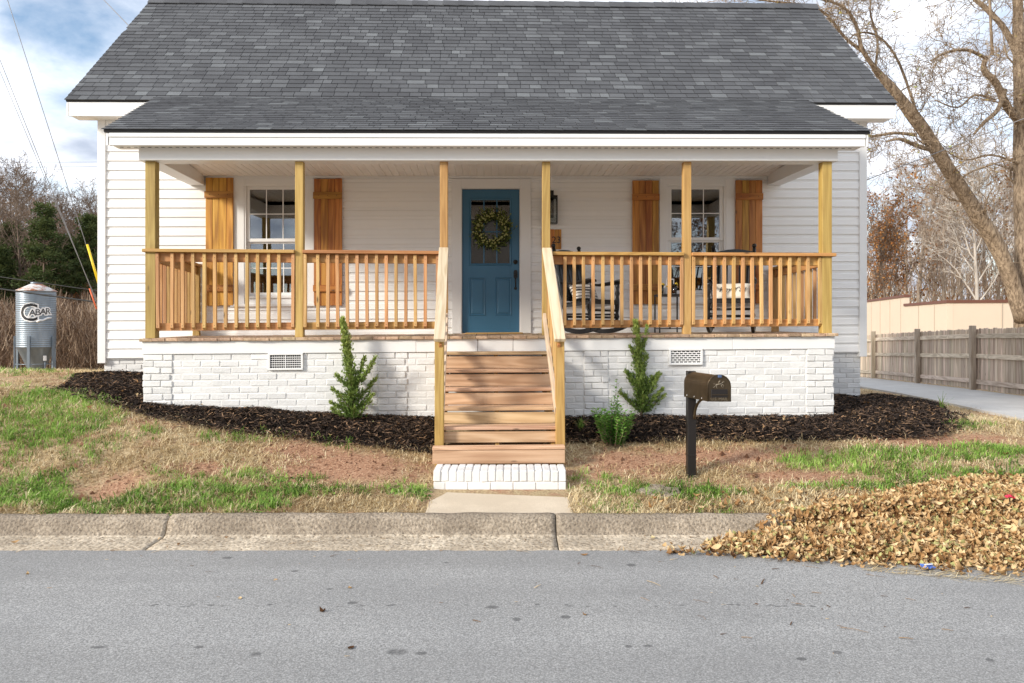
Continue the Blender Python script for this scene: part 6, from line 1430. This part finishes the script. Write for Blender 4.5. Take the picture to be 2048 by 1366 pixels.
# ================================================================== FEED SILO
def build_silo():
    Y = 45.0; s = F / Y; X = (72.5 - 1024) / s; zg = float(ground_z(X, Y)); root = empty('feed_silo', (X, Y, zg)); tag(root, 'galvanised steel feed silo with hopper bottom and painted lettering', 'silo')
    Zr = lambda py: CAMZ + (HORIZON - py) / s - zg; RA = 1.035
    m = NT('galvanised_steel'); p = m.obj(); n1 = m.noise(m.mapv(p, (1, 1, .35)), 2.2, 5); col = m.ramp(n1, [(.3, (.17, .21, .25)), (.7, (.29, .335, .38))]); m.fin(col, .42, .55); M['galv'] = m.m
    m = NT('rusty_roof'); p = m.obj(); n1 = m.noise(p, 1.6, 6, .7); col = m.mix(m.ramp(n1, [(.44, 0.), (.56, 1.)]), (.62, .62, .60), (.32, .12, .055)); m.fin(col, .6); M['rust'] = m.m
    z0, z1 = Zr(694), Zr(582); prof = []; N = 30
    for k in range(N * 4 + 1): z = z0 + (z1 - z0) * k / (N * 4); prof.append((RA + .012 * math.sin(k / 4 * 6.283), z))
    MB().lathe(prof, 48).build('cylinder', M['galv'], root)
    MB().lathe([(.36, Zr(742) - .15), (.40, Zr(742)), (RA - .03, z0 - .01), (RA - .01, z0)], 36).build('hopper', M['galv'], root)
    r = MB().lathe([(RA + .07, z1 - .02), (RA + .06, z1 + .01), (.30, Zr(568))], 24); r.build('roof', M['rust'], root)
    MB().lathe([(.30, Zr(568) - .01), (.31, Zr(565.5)), (.26, Zr(564.5)), (.05, Zr(564))], 20).build('hatch', M['galv'], root)
    for a in (-100, -68, 0, 72, 140, 215):
        a = R(a - 90 + 12) if a not in () else 0; cx, cy = (RA + .05) * math.cos(a), (RA + .05) * math.sin(a); q = MB().box(-.05, .05, -.075, .075, -.4, Zr(672), .006); o = q.build('leg', M['galv'], root, False, (cx, cy, 0)); o.rotation_euler = (0, 0, a)
    b = MB(); 
    for k in range(4): a0, a1 = R(-190 + k * 60), R(-190 + (k + 1) * 60); b.tube([((RA + .05) * math.cos(a0), (RA + .05) * math.sin(a0), .55), ((RA + .05) * math.cos(a1), (RA + .05) * math.sin(a1), .55)], .025, 5)
    b.build('brace', M['galv'], root); MB().box(.80, .94, -.62, -.50, .75, 1.05, .01).build('control_box', M['card'], root); b2 = MB().tube([(.87, -.56, .76), (.87, -.56, -.3)], .02, 5); b2.build('conduit', M['galv'], root)
    wh = paint('sign_white', (.8, .8, .8), .5); bk = paint('sign_black', (.012, .012, .014), .4)
    def letter(t, size, s0, zc, mat, off, lift, rise=0.0, nm='lettering'):
        me = text_mesh(t, size, .004, 'CENTER', .0, off); me.materials.append(mat)
        bm = bmesh.new(); bm.from_mesh(me); bmesh.ops.triangulate(bm, faces=bm.faces); bmesh.ops.subdivide_edges(bm, edges=[e for e in bm.edges if e.calc_length() > .12], cuts=2); bm.to_mesh(me); bm.free()
        for v in me.vertices:
            a = (s0 + v.co.x) / RA; rad = RA + .016 + lift + v.co.z; v.co = (rad * math.sin(a), -rad * math.cos(a), zc + v.co.y + rise * v.co.x)
        link(nm, me, root)
    zc = Zr(627)
    for mat, off, lift in ((wh, .075, 0.0), (bk, .0, .012)):
        letter('C', 1.45, .20, zc, mat, off, lift); 
        for ch, s0 in zip('ABAR', (.40, .66, .93, 1.20)): letter(ch, .52, s0, zc + .02 + (s0 - .4) * .12, mat, off * .9, lift)
    sw = MB()
    for i in range(1): sw.tube([((RA + .03) * math.sin(a), -(RA + .03) * math.cos(a), z) for a, z in ((.58, zc - .52), (.72, zc - .42), (.9, zc - .40), (1.1, zc - .28), (1.35, zc - .26))], [.05, .06, .05, .06, .05], 6)
    sw.build('underline', wh, root)
build_silo()
# ================================================================== TREES
def branch_pts(rr, p, d, L, n, wander, lift):
    pts = [p.copy()]; d = d.normalized()
    for i in range(n):
        d = (d + Vector((rr.gauss(0, wander), rr.gauss(0, wander), rr.gauss(0, wander) + lift))).normalized(); pts.append(pts[-1] + d * (L / n))
    return pts, d
class TreeM:
    def __init__(s): s.tr = MB(); s.V = []; s.F = []
    def fine(s, pts, r0, r1):          # three-sided twig
        n = len(pts); o = len(s.V)
        for i, p in enumerate(pts):
            t = (pts[min(i + 1, n - 1)] - pts[max(i - 1, 0)]).normalized(); u = t.orthogonal().normalized(); w = t.cross(u); r = r0 + (r1 - r0) * i / (n - 1)
            for k in range(3): a = 2.094 * k; s.V.append(tuple(p + (u * math.cos(a) + w * math.sin(a)) * r))
        for i in range(n - 1):
            for k in range(3): s.F.append((o + i * 3 + k, o + i * 3 + (k + 1) % 3, o + (i + 1) * 3 + (k + 1) % 3, o + (i + 1) * 3 + k))
def grow(T, rr, pts, r0, level, spec):
    """spec[level] = (children, length range, angle range, wander, lift)"""
    if level >= len(spec): return
    n, (l0, l1), (a0, a1), wd, lf, umin = spec[level]
    for k in range(n):
        u = umin + (1 - umin) * (k + rr.random()) / n; i = min(int(u * (len(pts) - 1)), len(pts) - 2); f = u * (len(pts) - 1) - i; p = pts[i].lerp(pts[i + 1], f); t = (pts[i + 1] - pts[i]).normalized()
        ax = t.orthogonal().normalized(); ax.rotate(Matrix.Rotation(rr.uniform(0, 6.283), 3, t)); ang = rr.uniform(a0, a1); d = t * math.cos(ang) + ax * math.sin(ang); L = rr.uniform(l0, l1) * (1.15 - 0.55 * u); r = r0 * (1 - .75 * u) * rr.uniform(.35, .6)
        q, _ = branch_pts(rr, p, d, L, 6 if level < 2 else 4, wd, lf)
        if r > 0.03: T.tr.tube(q, [max(.006, r * (1 - .8 * j / (len(q) - 1))) for j in range(len(q))], 5, False)
        else: T.fine(q, max(r, spec_min[0]), spec_min[0] * .6)
        grow(T, rr, q, r, level + 1, spec)
spec_min = [0.006]
def leaf_quads(centres, size, rr, spread):
    V = []; Fc = []; Tn = []
    for c in centres:
        p = Vector(c) + Vector((rr.gauss(0, spread), rr.gauss(0, spread), rr.gauss(0, spread))); a = Vector((rr.gauss(0, 1), rr.gauss(0, 1), rr.gauss(0, 1))).normalized(); b = a.orthogonal().normalized(); s = size * rr.uniform(.6, 1.3); o = len(V); tn = rr.random()
        for q in (p - a * s, p + b * s * .6, p + a * s, p - b * s * .6): V.append(tuple(q)); Tn.append(tn)
        Fc.append((o, o + 1, o + 2, o + 3))
    return np.array(V), np.array(Fc), Tn
def bare_variant(seed, H, leaves=0, upright=0.14, bark='bark_far'):
    rr = random.Random(seed); spec_min[0] = 0.013; T = TreeM(); pts, _ = branch_pts(rr, Vector((0, 0, -.4)), Vector((rr.uniform(-.06, .06), rr.uniform(-.06, .06), 1)), H * .92, 9, .05, .02); r0 = H * .0135
    T.tr.tube(pts, [r0 * (1 - .88 * i / 9) for i in range(10)], 7, False)
    grow(T, rr, pts, r0, 0, [(15, (H * .20, H * .42), (.4, .85), .12, upright, .30), (7, (H * .08, H * .18), (.35, .9), .16, .05, .2), (5, (H * .04, H * .085), (.3, .9), .2, .03, .15), (3, (H * .02, H * .045), (.3, .9), .2, .02, .2)])
    tm_ = bpy.data.meshes.new('trunk'); tm_.from_pydata(T.tr.v, [], T.tr.f); tm_.polygons.foreach_set('use_smooth', [True] * len(T.tr.f)); tm_.materials.append(M[bark]); cm = np_mesh('crown', np.array(T.V), np.array(T.F), 4, M[bark])
    lm = None
    if leaves: idx = [rr.randrange(len(T.V)) for _ in range(leaves)]; v, f, t = leaf_quads([T.V[i] for i in idx], .12, rr, .15); lm = np_mesh('leaves', v, f, 4, M['russet'], t)
    return (tm_, cm, lm, H)
VAR = [bare_variant(1, 14), bare_variant(2, 14, 0, .18), bare_variant(3, 14, 1500), bare_variant(4, 14, 600, .10, 'bark_sunlit'), bare_variant(5, 14, 0, .12, 'bark_pale'), bare_variant(6, 14, 0, .14, 'bark_sunlit'), bare_variant(7, 14, 0, .2, 'bark_sunlit')]
def place_tree(name, var, X, Y, H, label, group, rz):
    z = float(ground_z(X, Y)); root = empty(name, (X, Y, z), rz); sc = H / VAR[var][3]; root.scale = (sc, sc, sc); tag(root, label, 'tree', group)
    tm_, cm, lm, _ = VAR[var]; link('trunk', tm_, root); link('crown', cm, root)
    if lm: kind(link('leaves', lm, root), 'stuff')
rt = random.Random(99)
def spot(px, Y, top): s = F / Y; X = (px - 1024) / s; return X, Y, (HORIZON - top) / s + CAMZ - float(ground_z(X, Y))
LB = {0: 'tall bare grey tree', 1: 'slim upright bare tree', 2: 'bare tree holding russet leaves', 3: 'bare tree with a few russet leaves', 4: 'pale barked bare tree', 5: 'tall bare tan-grey tree', 6: 'slim upright tan-grey bare tree'}
for (px, Y, top, v) in ((1738, 62, 430, 2), (1770, 70, 400, 3), (1795, 58, 425, 2), (1812, 80, 350, 5), (1838, 66, 325, 3), (1862, 74, 370, 6), (1885, 60, 345, 5), (1905, 84, 380, 5), (1925, 68, 350, 6), (1953, 56, 310, 4), (1972, 78, 340, 6), (1990, 64, 330, 3), (2012, 72, 350, 5), (2040, 60, 320, 6), (2075, 66, 300, 5)):
    X, Y, H = spot(px, Y, top); place_tree('bare_tree', v, X, Y, H, LB[v] + ' in the wood behind the beige building', 'bare trees behind the beige building', rt.uniform(0, 6.28))
for (px, Y, top, v) in ((-30, 60, 360, 0), (12, 66, 350, 0), (38, 58, 348, 1), (62, 76, 380, 0), (108, 80, 415, 1), (128, 70, 400, 1), (148, 66, 396, 0), (166, 78, 420, 1), (184, 70, 405, 0), (205, 62, 410, 0), (0, 84, 380, 3), (90, 90, 420, 3), (150, 95, 430, 2), (185, 92, 440, 2), (30, 95, 400, 0)):
    X, Y, H = spot(px, Y, top); place_tree('bare_tree', v, X, Y, H, LB[v] + ' in the wood behind the silo', 'bare trees behind the silo', rt.uniform(0, 6.28))
def pine(px, Y, top, wpx, base_px, label, seed):
    X, Y, H = spot(px, Y, top); z = float(ground_z(X, Y)); rr = random.Random(seed); root = empty('pine_tree', (X, Y, z)); tag(root, label, 'pine tree', 'pines behind the silo'); s = F / Y; W = wpx / s / 2; low = (HORIZON - base_px) / s + CAMZ - z
    t = MB(); pts, _ = branch_pts(rr, Vector((0, 0, -.3)), Vector((0, 0, 1)), H * .97, 8, .02, .02); t.tube(pts, [H * .014 * (1 - .8 * i / 8) for i in range(9)], 7, False); V = []; Fc = []; Tn = []
    for k in range(60):
        u = rr.random(); h = low + (H - low) * u; r = W * (1 - u ** 1.6) ** .6 * rr.uniform(.45, 1.0) + .15; a = rr.uniform(0, 6.283); p0 = Vector((0, 0, h - r * .25)); p1 = Vector((r * math.cos(a), r * math.sin(a), h + r * .12)); t.tube([p0, p0.lerp(p1, .5) + Vector((0, 0, -.05)), p1], [.05, .035, .012], 4, False)
        for c in range(5):
            cc = p0.lerp(p1, rr.uniform(.45, 1.02)) + Vector((rr.gauss(0, .22), rr.gauss(0, .22), rr.gauss(0, .14))); dk = rr.uniform(-.2, .2)
            for q in range(26):
                d = Vector((rr.gauss(0, 1), rr.gauss(0, 1), rr.gauss(0, .8) + .3)).normalized(); c0 = cc + d * rr.uniform(.02, .32); sd = d.orthogonal().normalized(); L = rr.uniform(.14, .28); o = len(V); tn = min(1, max(0, .45 + dk + .3 * d.z + rr.uniform(-.15, .15)))
                for pp in (c0, c0 + d * L * .5 + sd * .05, c0 + d * L, c0 + d * L * .5 - sd * .05): V.append(tuple(pp)); Tn.append(tn)
                Fc.append((o, o + 1, o + 2, o + 3))
    t.build('trunk', M['bark_far'], root); kind(link('crown', np_mesh('crown', np.array(V), np.array(Fc), 4, M['pine'], Tn), root), 'stuff')
pine(88, 56, 414, 92, 575, 'full round-crowned dark green pine behind the silo', 1); pine(20, 60, 450, 64, 590, 'dark narrow pine among bare trunks, left of the round-crowned pine', 2); pine(180, 58, 436, 66, 575, 'dark green pine showing beside the house corner', 3); pine(140, 60, 478, 66, 580, 'low pine between the round-crowned pine and the house', 4); pine(52, 86, 470, 60, 580, 'shadowy pine behind the round-crowned pine', 5); pine(-4, 57, 500, 66, 600, 'low dark pine at the edge of the wood beside the silo', 6)
# brush and distant wood that read as one mass
def brush(name, label, rows, mat, seed):
    r = np.random.RandomState(seed); Vs, Fs, Ts = [], [], []; off = 0
    for (pa, pb, Ya, Yb, top, n, L0, L1, wd, tlo, thi) in rows:
        px = r.uniform(pa, pb, n); Y = r.uniform(Ya, Yb, n); X = (px - 1024) / F * Y; zg = ground_z(X, Y); zt = CAMZ + (HORIZON - (top + 14 * np.sin(px * .05) + 9 * np.sin(px * .13 + 1))) / F * Y; h = r.rand(n) ** 1.1; Z = zg + (zt - zg) * h * .9
        az = r.uniform(0, 6.28, n); t = np.abs(r.normal(.8, .5, n)); D = np.stack([np.cos(az) * np.sin(t), np.sin(az) * np.sin(t), np.cos(t)], -1); N = np.stack([-np.cos(az) * np.cos(t), -np.sin(az) * np.cos(t), np.sin(t)], -1)
        v, f = ribbons(np.stack([X, Y, Z - .3], -1), D, r.uniform(L0, L1, n), wd * r.uniform(.5, 1.4, n), N, .1 * r.choice([-1, 1])); Vs.append(v); Fs.append(f + off); off += len(v); Ts.append(np.repeat(r.uniform(tlo, thi, n), 6))
    o = link(name, np_mesh(name, np.concatenate(Vs), np.concatenate(Fs), 4, mat, np.concatenate(Ts))); kind(o, 'stuff'); tag(o, label, 'brush')
brush('brush', 'tangled leafless brown brush behind the silo', [(-160, 360, 47.5, 60, 590, 30000, .4, 1.5, .016, .25, 1.0), (-160, 360, 60, 70, 560, 12000, .6, 2.0, .025, .0, .7)], M['brush'], 1)
brush('autumn_undergrowth', 'rust and olive leaved undergrowth at the foot of the wood behind the silo', [(120, 260, 62, 68, 505, 2600, .2, .5, .10, .2, 1), (-60, 60, 62, 68, 590, 1500, .2, .5, .10, .3, 1), (60, 130, 62, 68, 545, 900, .2, .5, .10, .3, 1)], M['russet'], 2)
brush('distant_wood', 'dim mass of distant trunks and twigs behind the silo', [(-160, 380, 95, 112, 475, 14000, 1.5, 5, .05, .0, .45)], M['brush'], 3)
brush('undergrowth', 'russet and grey undergrowth between trunks behind the beige building', [(1690, 2150, 60, 72, 530, 6000, .5, 1.8, .018, .4, 1.), (1690, 2150, 85, 110, 510, 5000, 1.2, 4, .04, .4, 1.)], M['brush'], 4)
brush('russet_understory', 'rust coloured leaves clinging low in the wood behind the beige building', [(1700, 1810, 64, 70, 500, 700, .2, .4, .08, .3, 1), (1780, 2120, 66, 76, 560, 1300, .2, .4, .08, .2, 1)], M['russet'], 5)
# ---- the big tree beside the driveway
def big_tree():
    Y0 = 24.0; s = F / Y0; base = Vector(((2046 - 1024) / s, Y0, 0)); base.z = float(ground_z(base.x, base.y)); root = empty('leaning_tree', base); tag(root, 'large old bare tree with a thick leaning limb beyond the fence', 'tree'); rr = random.Random(12); spec_min[0] = 0.0075; T = TreeM()
    def P(px, py, dy=0.0): Y = Y0 + dy; return Vector(((px - 1024) / F * Y, Y, CAMZ + (HORIZON - py) / F * Y)) - base
    def smooth(pts, rad, k=4):
        out = []; ro = []; n = len(pts)
        for i in range(n - 1):
            p0, p1, p2, p3 = pts[max(i - 1, 0)], pts[i], pts[i + 1], pts[min(i + 2, n - 1)]
            for j in range(k):
                t = j / k; out.append(.5 * ((2 * p1) + (p2 - p0) * t + (2 * p0 - 5 * p1 + 4 * p2 - p3) * t * t + (3 * p1 - p0 - 3 * p2 + p3) * t ** 3)); ro.append(rad[i] + (rad[i + 1] - rad[i]) * t)
        out.append(pts[-1]); ro.append(rad[-1]); return out, ro
    limbs = []
    def limb(lst, thick, kids, spec=None, n=10):
        pts = [P(*q) for q in lst]; rad = [t * .53 / s / 2 for t in thick]; pts, rad = smooth(pts, rad); mb = MB(); mb.tube(pts, rad, n, True)
        for i, v in enumerate(mb.v):
            nz = mnoise.noise(Vector(v) * 1.6) * .06 + mnoise.noise(Vector(v) * 4) * .03; c = pts[i // n] if i // n < len(pts) else pts[-1]; d = Vector(v) - c; mb.v[i] = tuple(c + d * (1 + nz * 2.0))
        T.tr.add(mb.v, mb.f, True)
        grow(T, rr, pts, max(rad) * .5, 0, spec or [(kids, (1.0, 2.6), (.5, 1.2), .26, .03, .25), (6, (.5, 1.3), (.4, 1.1), .30, .03, .2), (4, (.3, .8), (.4, 1.1), .32, .0, .15), (1, (.12, .32), (.4, 1.0), .3, .0, .2)]); return pts
    zb = HORIZON + (CAMZ - base.z) * s
    limb([(2050, zb + 15), (2048, 640), (2046, 500), (2042, 330), (2040, 170), (2036, 20), (2032, -140)], [78, 66, 56, 50, 44, 36, 24], 14, None, 14)
    limb([(2046, 640, -.1), (2022, 560, -.3), (1992, 490, -.5), (1935, 398, -.9), (1880, 312, -1.2), (1836, 245, -1.5), (1788, 182, -1.8), (1748, 136, -2.0)], [58, 56, 56, 50, 47, 42, 36, 20], 16, None, 14)
    limb([(2042, 250), (2012, 210, -.4), (1992, 165, -.6), (1968, 140, -.8), (1972, 112, -.9)], [30, 28, 24, 22, 14], 9)
    limb([(1975, 118, -.9), (1935, 100, -1.1), (1895, 104, -1.4), (1862, 122, -1.6)], [12, 11, 9, 6], 10)
    limb([(2010, 180, -.5), (1995, 220, -.8), (1968, 245, -1.0), (1948, 268, -1.1)], [16, 16, 13, 8], 6)
    limb([(2038, 120), (2010, 60, .4), (1975, 20, .7), (1940, -10, 1.0), (1890, -60, 1.2)], [26, 22, 19, 15, 10], 12)
    limb([(1985, 110, -.8), (1982, 60, -.9), (1980, 10, -1.0), (1975, -40, -1.0)], [12, 10, 9, 7], 6)
    limb([(1862, 300, -1.3), (1830, 290, -1.6), (1800, 278, -1.8), (1772, 283, -2.0)], [16, 14, 11, 6], 7)
    limb([(1832, 270, -1.5), (1790, 266, -1.6), (1745, 272, -1.8), (1715, 268, -1.9)], [13, 10, 8, 6], 7)
    limb([(1760, 150, -2.0), (1725, 100, -2.3), (1712, 50, -2.4), (1680, 10, -2.6), (1600, -10, -2.8)], [18, 14, 11, 9, 6], 14)
    limb([(1735, 110, -2.2), (1690, 75, -2.2), (1640, 20, -2.2), (1540, 2, -2.4), (1430, -8, -2.5)], [12, 10, 8, 7, 4], 16)
    limb([(1840, 250, -1.5), (1800, 130, -1.2), (1760, 75, -1.2), (1715, 66, -1.3), (1690, 90, -1.4)], [9, 9, 8, 6, 4], 9)
    limb([(1750, 140, -2.0), (1755, 80, -1.9), (1740, 20, -1.9), (1750, -40, -1.9)], [9, 8, 6, 5], 9)
    limb([(2044, 330), (1985, 310, -.7), (1930, 150 + 170, -1.0), (1890, 300, -1.2)], [9, 7, 6, 3], 8)
    limb([(1870, 200, -1.2), (1915, 215, -1.0), (1950, 190, -.8), (1990, 200, -.6)], [4, 6, 7, 8], 10)
    T.tr.build('trunk', M['bark'], root); link('crown', np_mesh('crown', np.array(T.V), np.array(T.F), 4, M['bark']), root)
    idx = [rr.randrange(len(T.V)) for _ in range(420)]; v, f, t = leaf_quads([T.V[i] for i in idx], .055, rr, .05); kind(link('leaves', np_mesh('leaves', v, f, 4, blade_mat('last_leaves', [(0, (.28, .17, .05)), (.5, (.42, .36, .10)), (1, (.36, .40, .12))], .6, .3), t), root), 'stuff')
big_tree()
# ================================================================== UTILITY POLES, CABLES, GUY WIRES
wire_dark = paint('cable_black', (0.01, 0.01, 0.01), .6); wire_grey = paint('steel_strand', (0.22, 0.22, 0.23), .4)
def PT(px, py, Y): return Vector(((px - 1024) / F * Y, Y, CAMZ + (HORIZON - py) / F * Y))
def pole(X, Y, H, label):
    root = empty('utility_pole', gpt(X, Y)); tag(root, label, 'utility pole', 'utility poles'); MB().tube([(0, 0, -.5), (0, 0, H * .5), (0, 0, H)], [.17, .145, .11], 12).build('shaft', M['bark_far'], root); MB().box(-1.2, 1.2, -.17, -.06, H - .7, H - .56, .005).build('crossarm', M['bark_far'], root)
    for x in (-1.1, -.4, .4, 1.1): MB().lathe([(.03, 0), (.045, .05), (.03, .12), (.05, .15), (.01, .2)], 8, (x, -.115, H - .56)).build('insulator', M['card'], root)
    MB().lathe([(.2, H - 2.2), (.22, H - 2.1), (.22, H - 1.4), (.18, H - 1.32), (.03, H - 1.3)], 14, (0, -.37, 0)).build('transformer', M['galv'], root)
pole(-12.3, 15.0, 12.0, 'wooden utility pole with crossarm carrying the guy wires left of the house')
pole(16.8, 13.6, 9.5, 'wooden utility pole with crossarm on the far side of the driveway')
def cable(p, q, r, mat, name, label, cat, sag=0.0, group=None, extra=None):
    n = 14 if sag else 1; pts = [p.lerp(q, i / n) - Vector((0, 0, 4 * sag * (i / n) * (1 - i / n))) for i in range(n + 1)]; b = pts[0].copy(); o = MB().tube([x - b for x in pts], r, 6).build(name, mat, None, False, b); tag(o, label, cat, group); return o
def through(px0, py0, px1, py1, Y, xa, xb):
    a, b = PT(px0, py0, Y), PT(px1, py1, Y); f = lambda X: a + (b - a) * ((X - a.x) / (b.x - a.x)); return f(xa), f(xb)
def ground_hit(px0, py0, px1, py1, Y, xtop):
    a, b = PT(px0, py0, Y), PT(px1, py1, Y); d = b - a; t = 0
    while (a + d * t).z > float(ground_z((a + d * t).x, Y)) - .05 and t < 6: t += .01
    return a + d * ((xtop - a.x) / d.x), a + d * t
t0, g0 = ground_hit(15, 0, 190, 545, 15.0, -12.05); o = cable(t0, g0, .007, wire_grey, 'guy_wire', 'thin steel guy wire with a bright yellow guard sleeve by the house corner', 'wire')
gd0, gd1 = PT(174.5, 489, 15.0) - t0, PT(200, 577, 15.0) - t0; MB().tube([gd0, gd1], .024, 8).build('guard_sleeve', paint('yellow_plastic', (.78, .55, .015), .4), o)
t1, g1 = ground_hit(0, 120, 187, 590, 14.6, -12.05); o = cable(t1, g1, .007, wire_grey, 'guy_wire', 'steel guy wire with an orange wrapped foot, running down to the house corner', 'wire')
MB().tube([PT(178, 577, 14.6) - t1 + Vector((.01, 0, 0)), PT(193, 618, 14.6) - t1], .014, 6).build('marker_tape', paint('orange_tape', (.70, .14, .05), .5), o)
t2, g2 = ground_hit(0, 143, 185, 582, 14.9, -12.05); cable(t2, g2, .006, wire_grey, 'guy_wire', 'plain steel guy wire running beside the orange wrapped one', 'wire')
a, b = through(0, 576, 190, 602, 15.0, -12.2, -6.2); cable(a, b, .017, wire_dark, 'service_cable', 'thick black cable crossing in front of the silo body to the house', 'cable', .02)
a, b = through(0, 552, 190, 579, 15.3, -12.2, -6.2); cable(a, b, .010, wire_dark, 'service_cable', 'thin black cable passing just above the silo roof', 'cable', .02)
a, b = PT(205, -3, 14.0), PT(262, 56, 13.2); d = (b - a); cable(a - d * 1.2, b + d * 1.1, .009, wire_grey, 'service_cable', 'twisted grey service drop reaching the roof near its left rake', 'cable')
a, b = through(1735, 357, 2048, 232, 13.6, 5.3, 16.7); cable(a, b, .008, wire_grey, 'service_cable', 'grey overhead cable in front of the leaning tree', 'cable', .05)
a, b = through(0, 325, 195, 324, 40.0, -60, -14); cable(a, b, .008, wire_grey, 'overhead_line', 'faint high power line across the cloudy sky, upper of two', 'cable')
a, b = through(0, 335, 195, 333, 40.0, -60, -14); cable(a, b, .008, wire_grey, 'overhead_line', 'faint high power line across the cloudy sky, lower of two', 'cable')
# the row across the street, mirrored in the window panes
for (X, Y, H, v) in ((8.2, -23, 11, 2), (10.5, -26, 10, 2), (13, -24, 12, 2), (16, -25, 13, 0), (22, -30, 15, 2)):
    place_tree('bare_tree', v, X, Y, H, LB[v] + ' across the street, mirrored in the panes', 'trees across the street', X)
pole(-10.9, -13.0, 9.0, 'wooden utility pole across the street, mirrored in the left window')

def brick_block():
    m = NT('red_brick_wall'); bt = m.n('ShaderNodeTexBrick'); m.l(m.mapv(m.obj(), (1, 1, 1)), bt.inputs['Vector']); bt.inputs['Scale'].default_value = 4.5; bt.inputs['Color1'].default_value = (.15, .065, .045, 1); bt.inputs['Color2'].default_value = (.10, .045, .035, 1); bt.inputs['Mortar'].default_value = (.22, .19, .16, 1)
    mat = m.fin(bt.outputs[0], .9); root = empty('brick_building', gpt(0.0, -21.0)); root.location.z = -0.3; tag(root, 'red brick building across the street, mirrored in the door panes', 'building')
    MB().box(-5, 5.5, -6, 0, 0, 8.0).build('wall', mat, root); MB().box(-5.3, 5.8, -6.3, .3, 8.0, 8.3, .02).build('roof', M['drip'], root)
    for x in (-3.5, 3.8): w = MB().box(x - .6, x + .6, 0.001, .06, 1.2, 2.8, .01).build('window', M['trim'], root); MB().box(x - .5, x + .5, .061, .07, 1.3, 2.7).build('pane', M['room'], w)
brick_block()
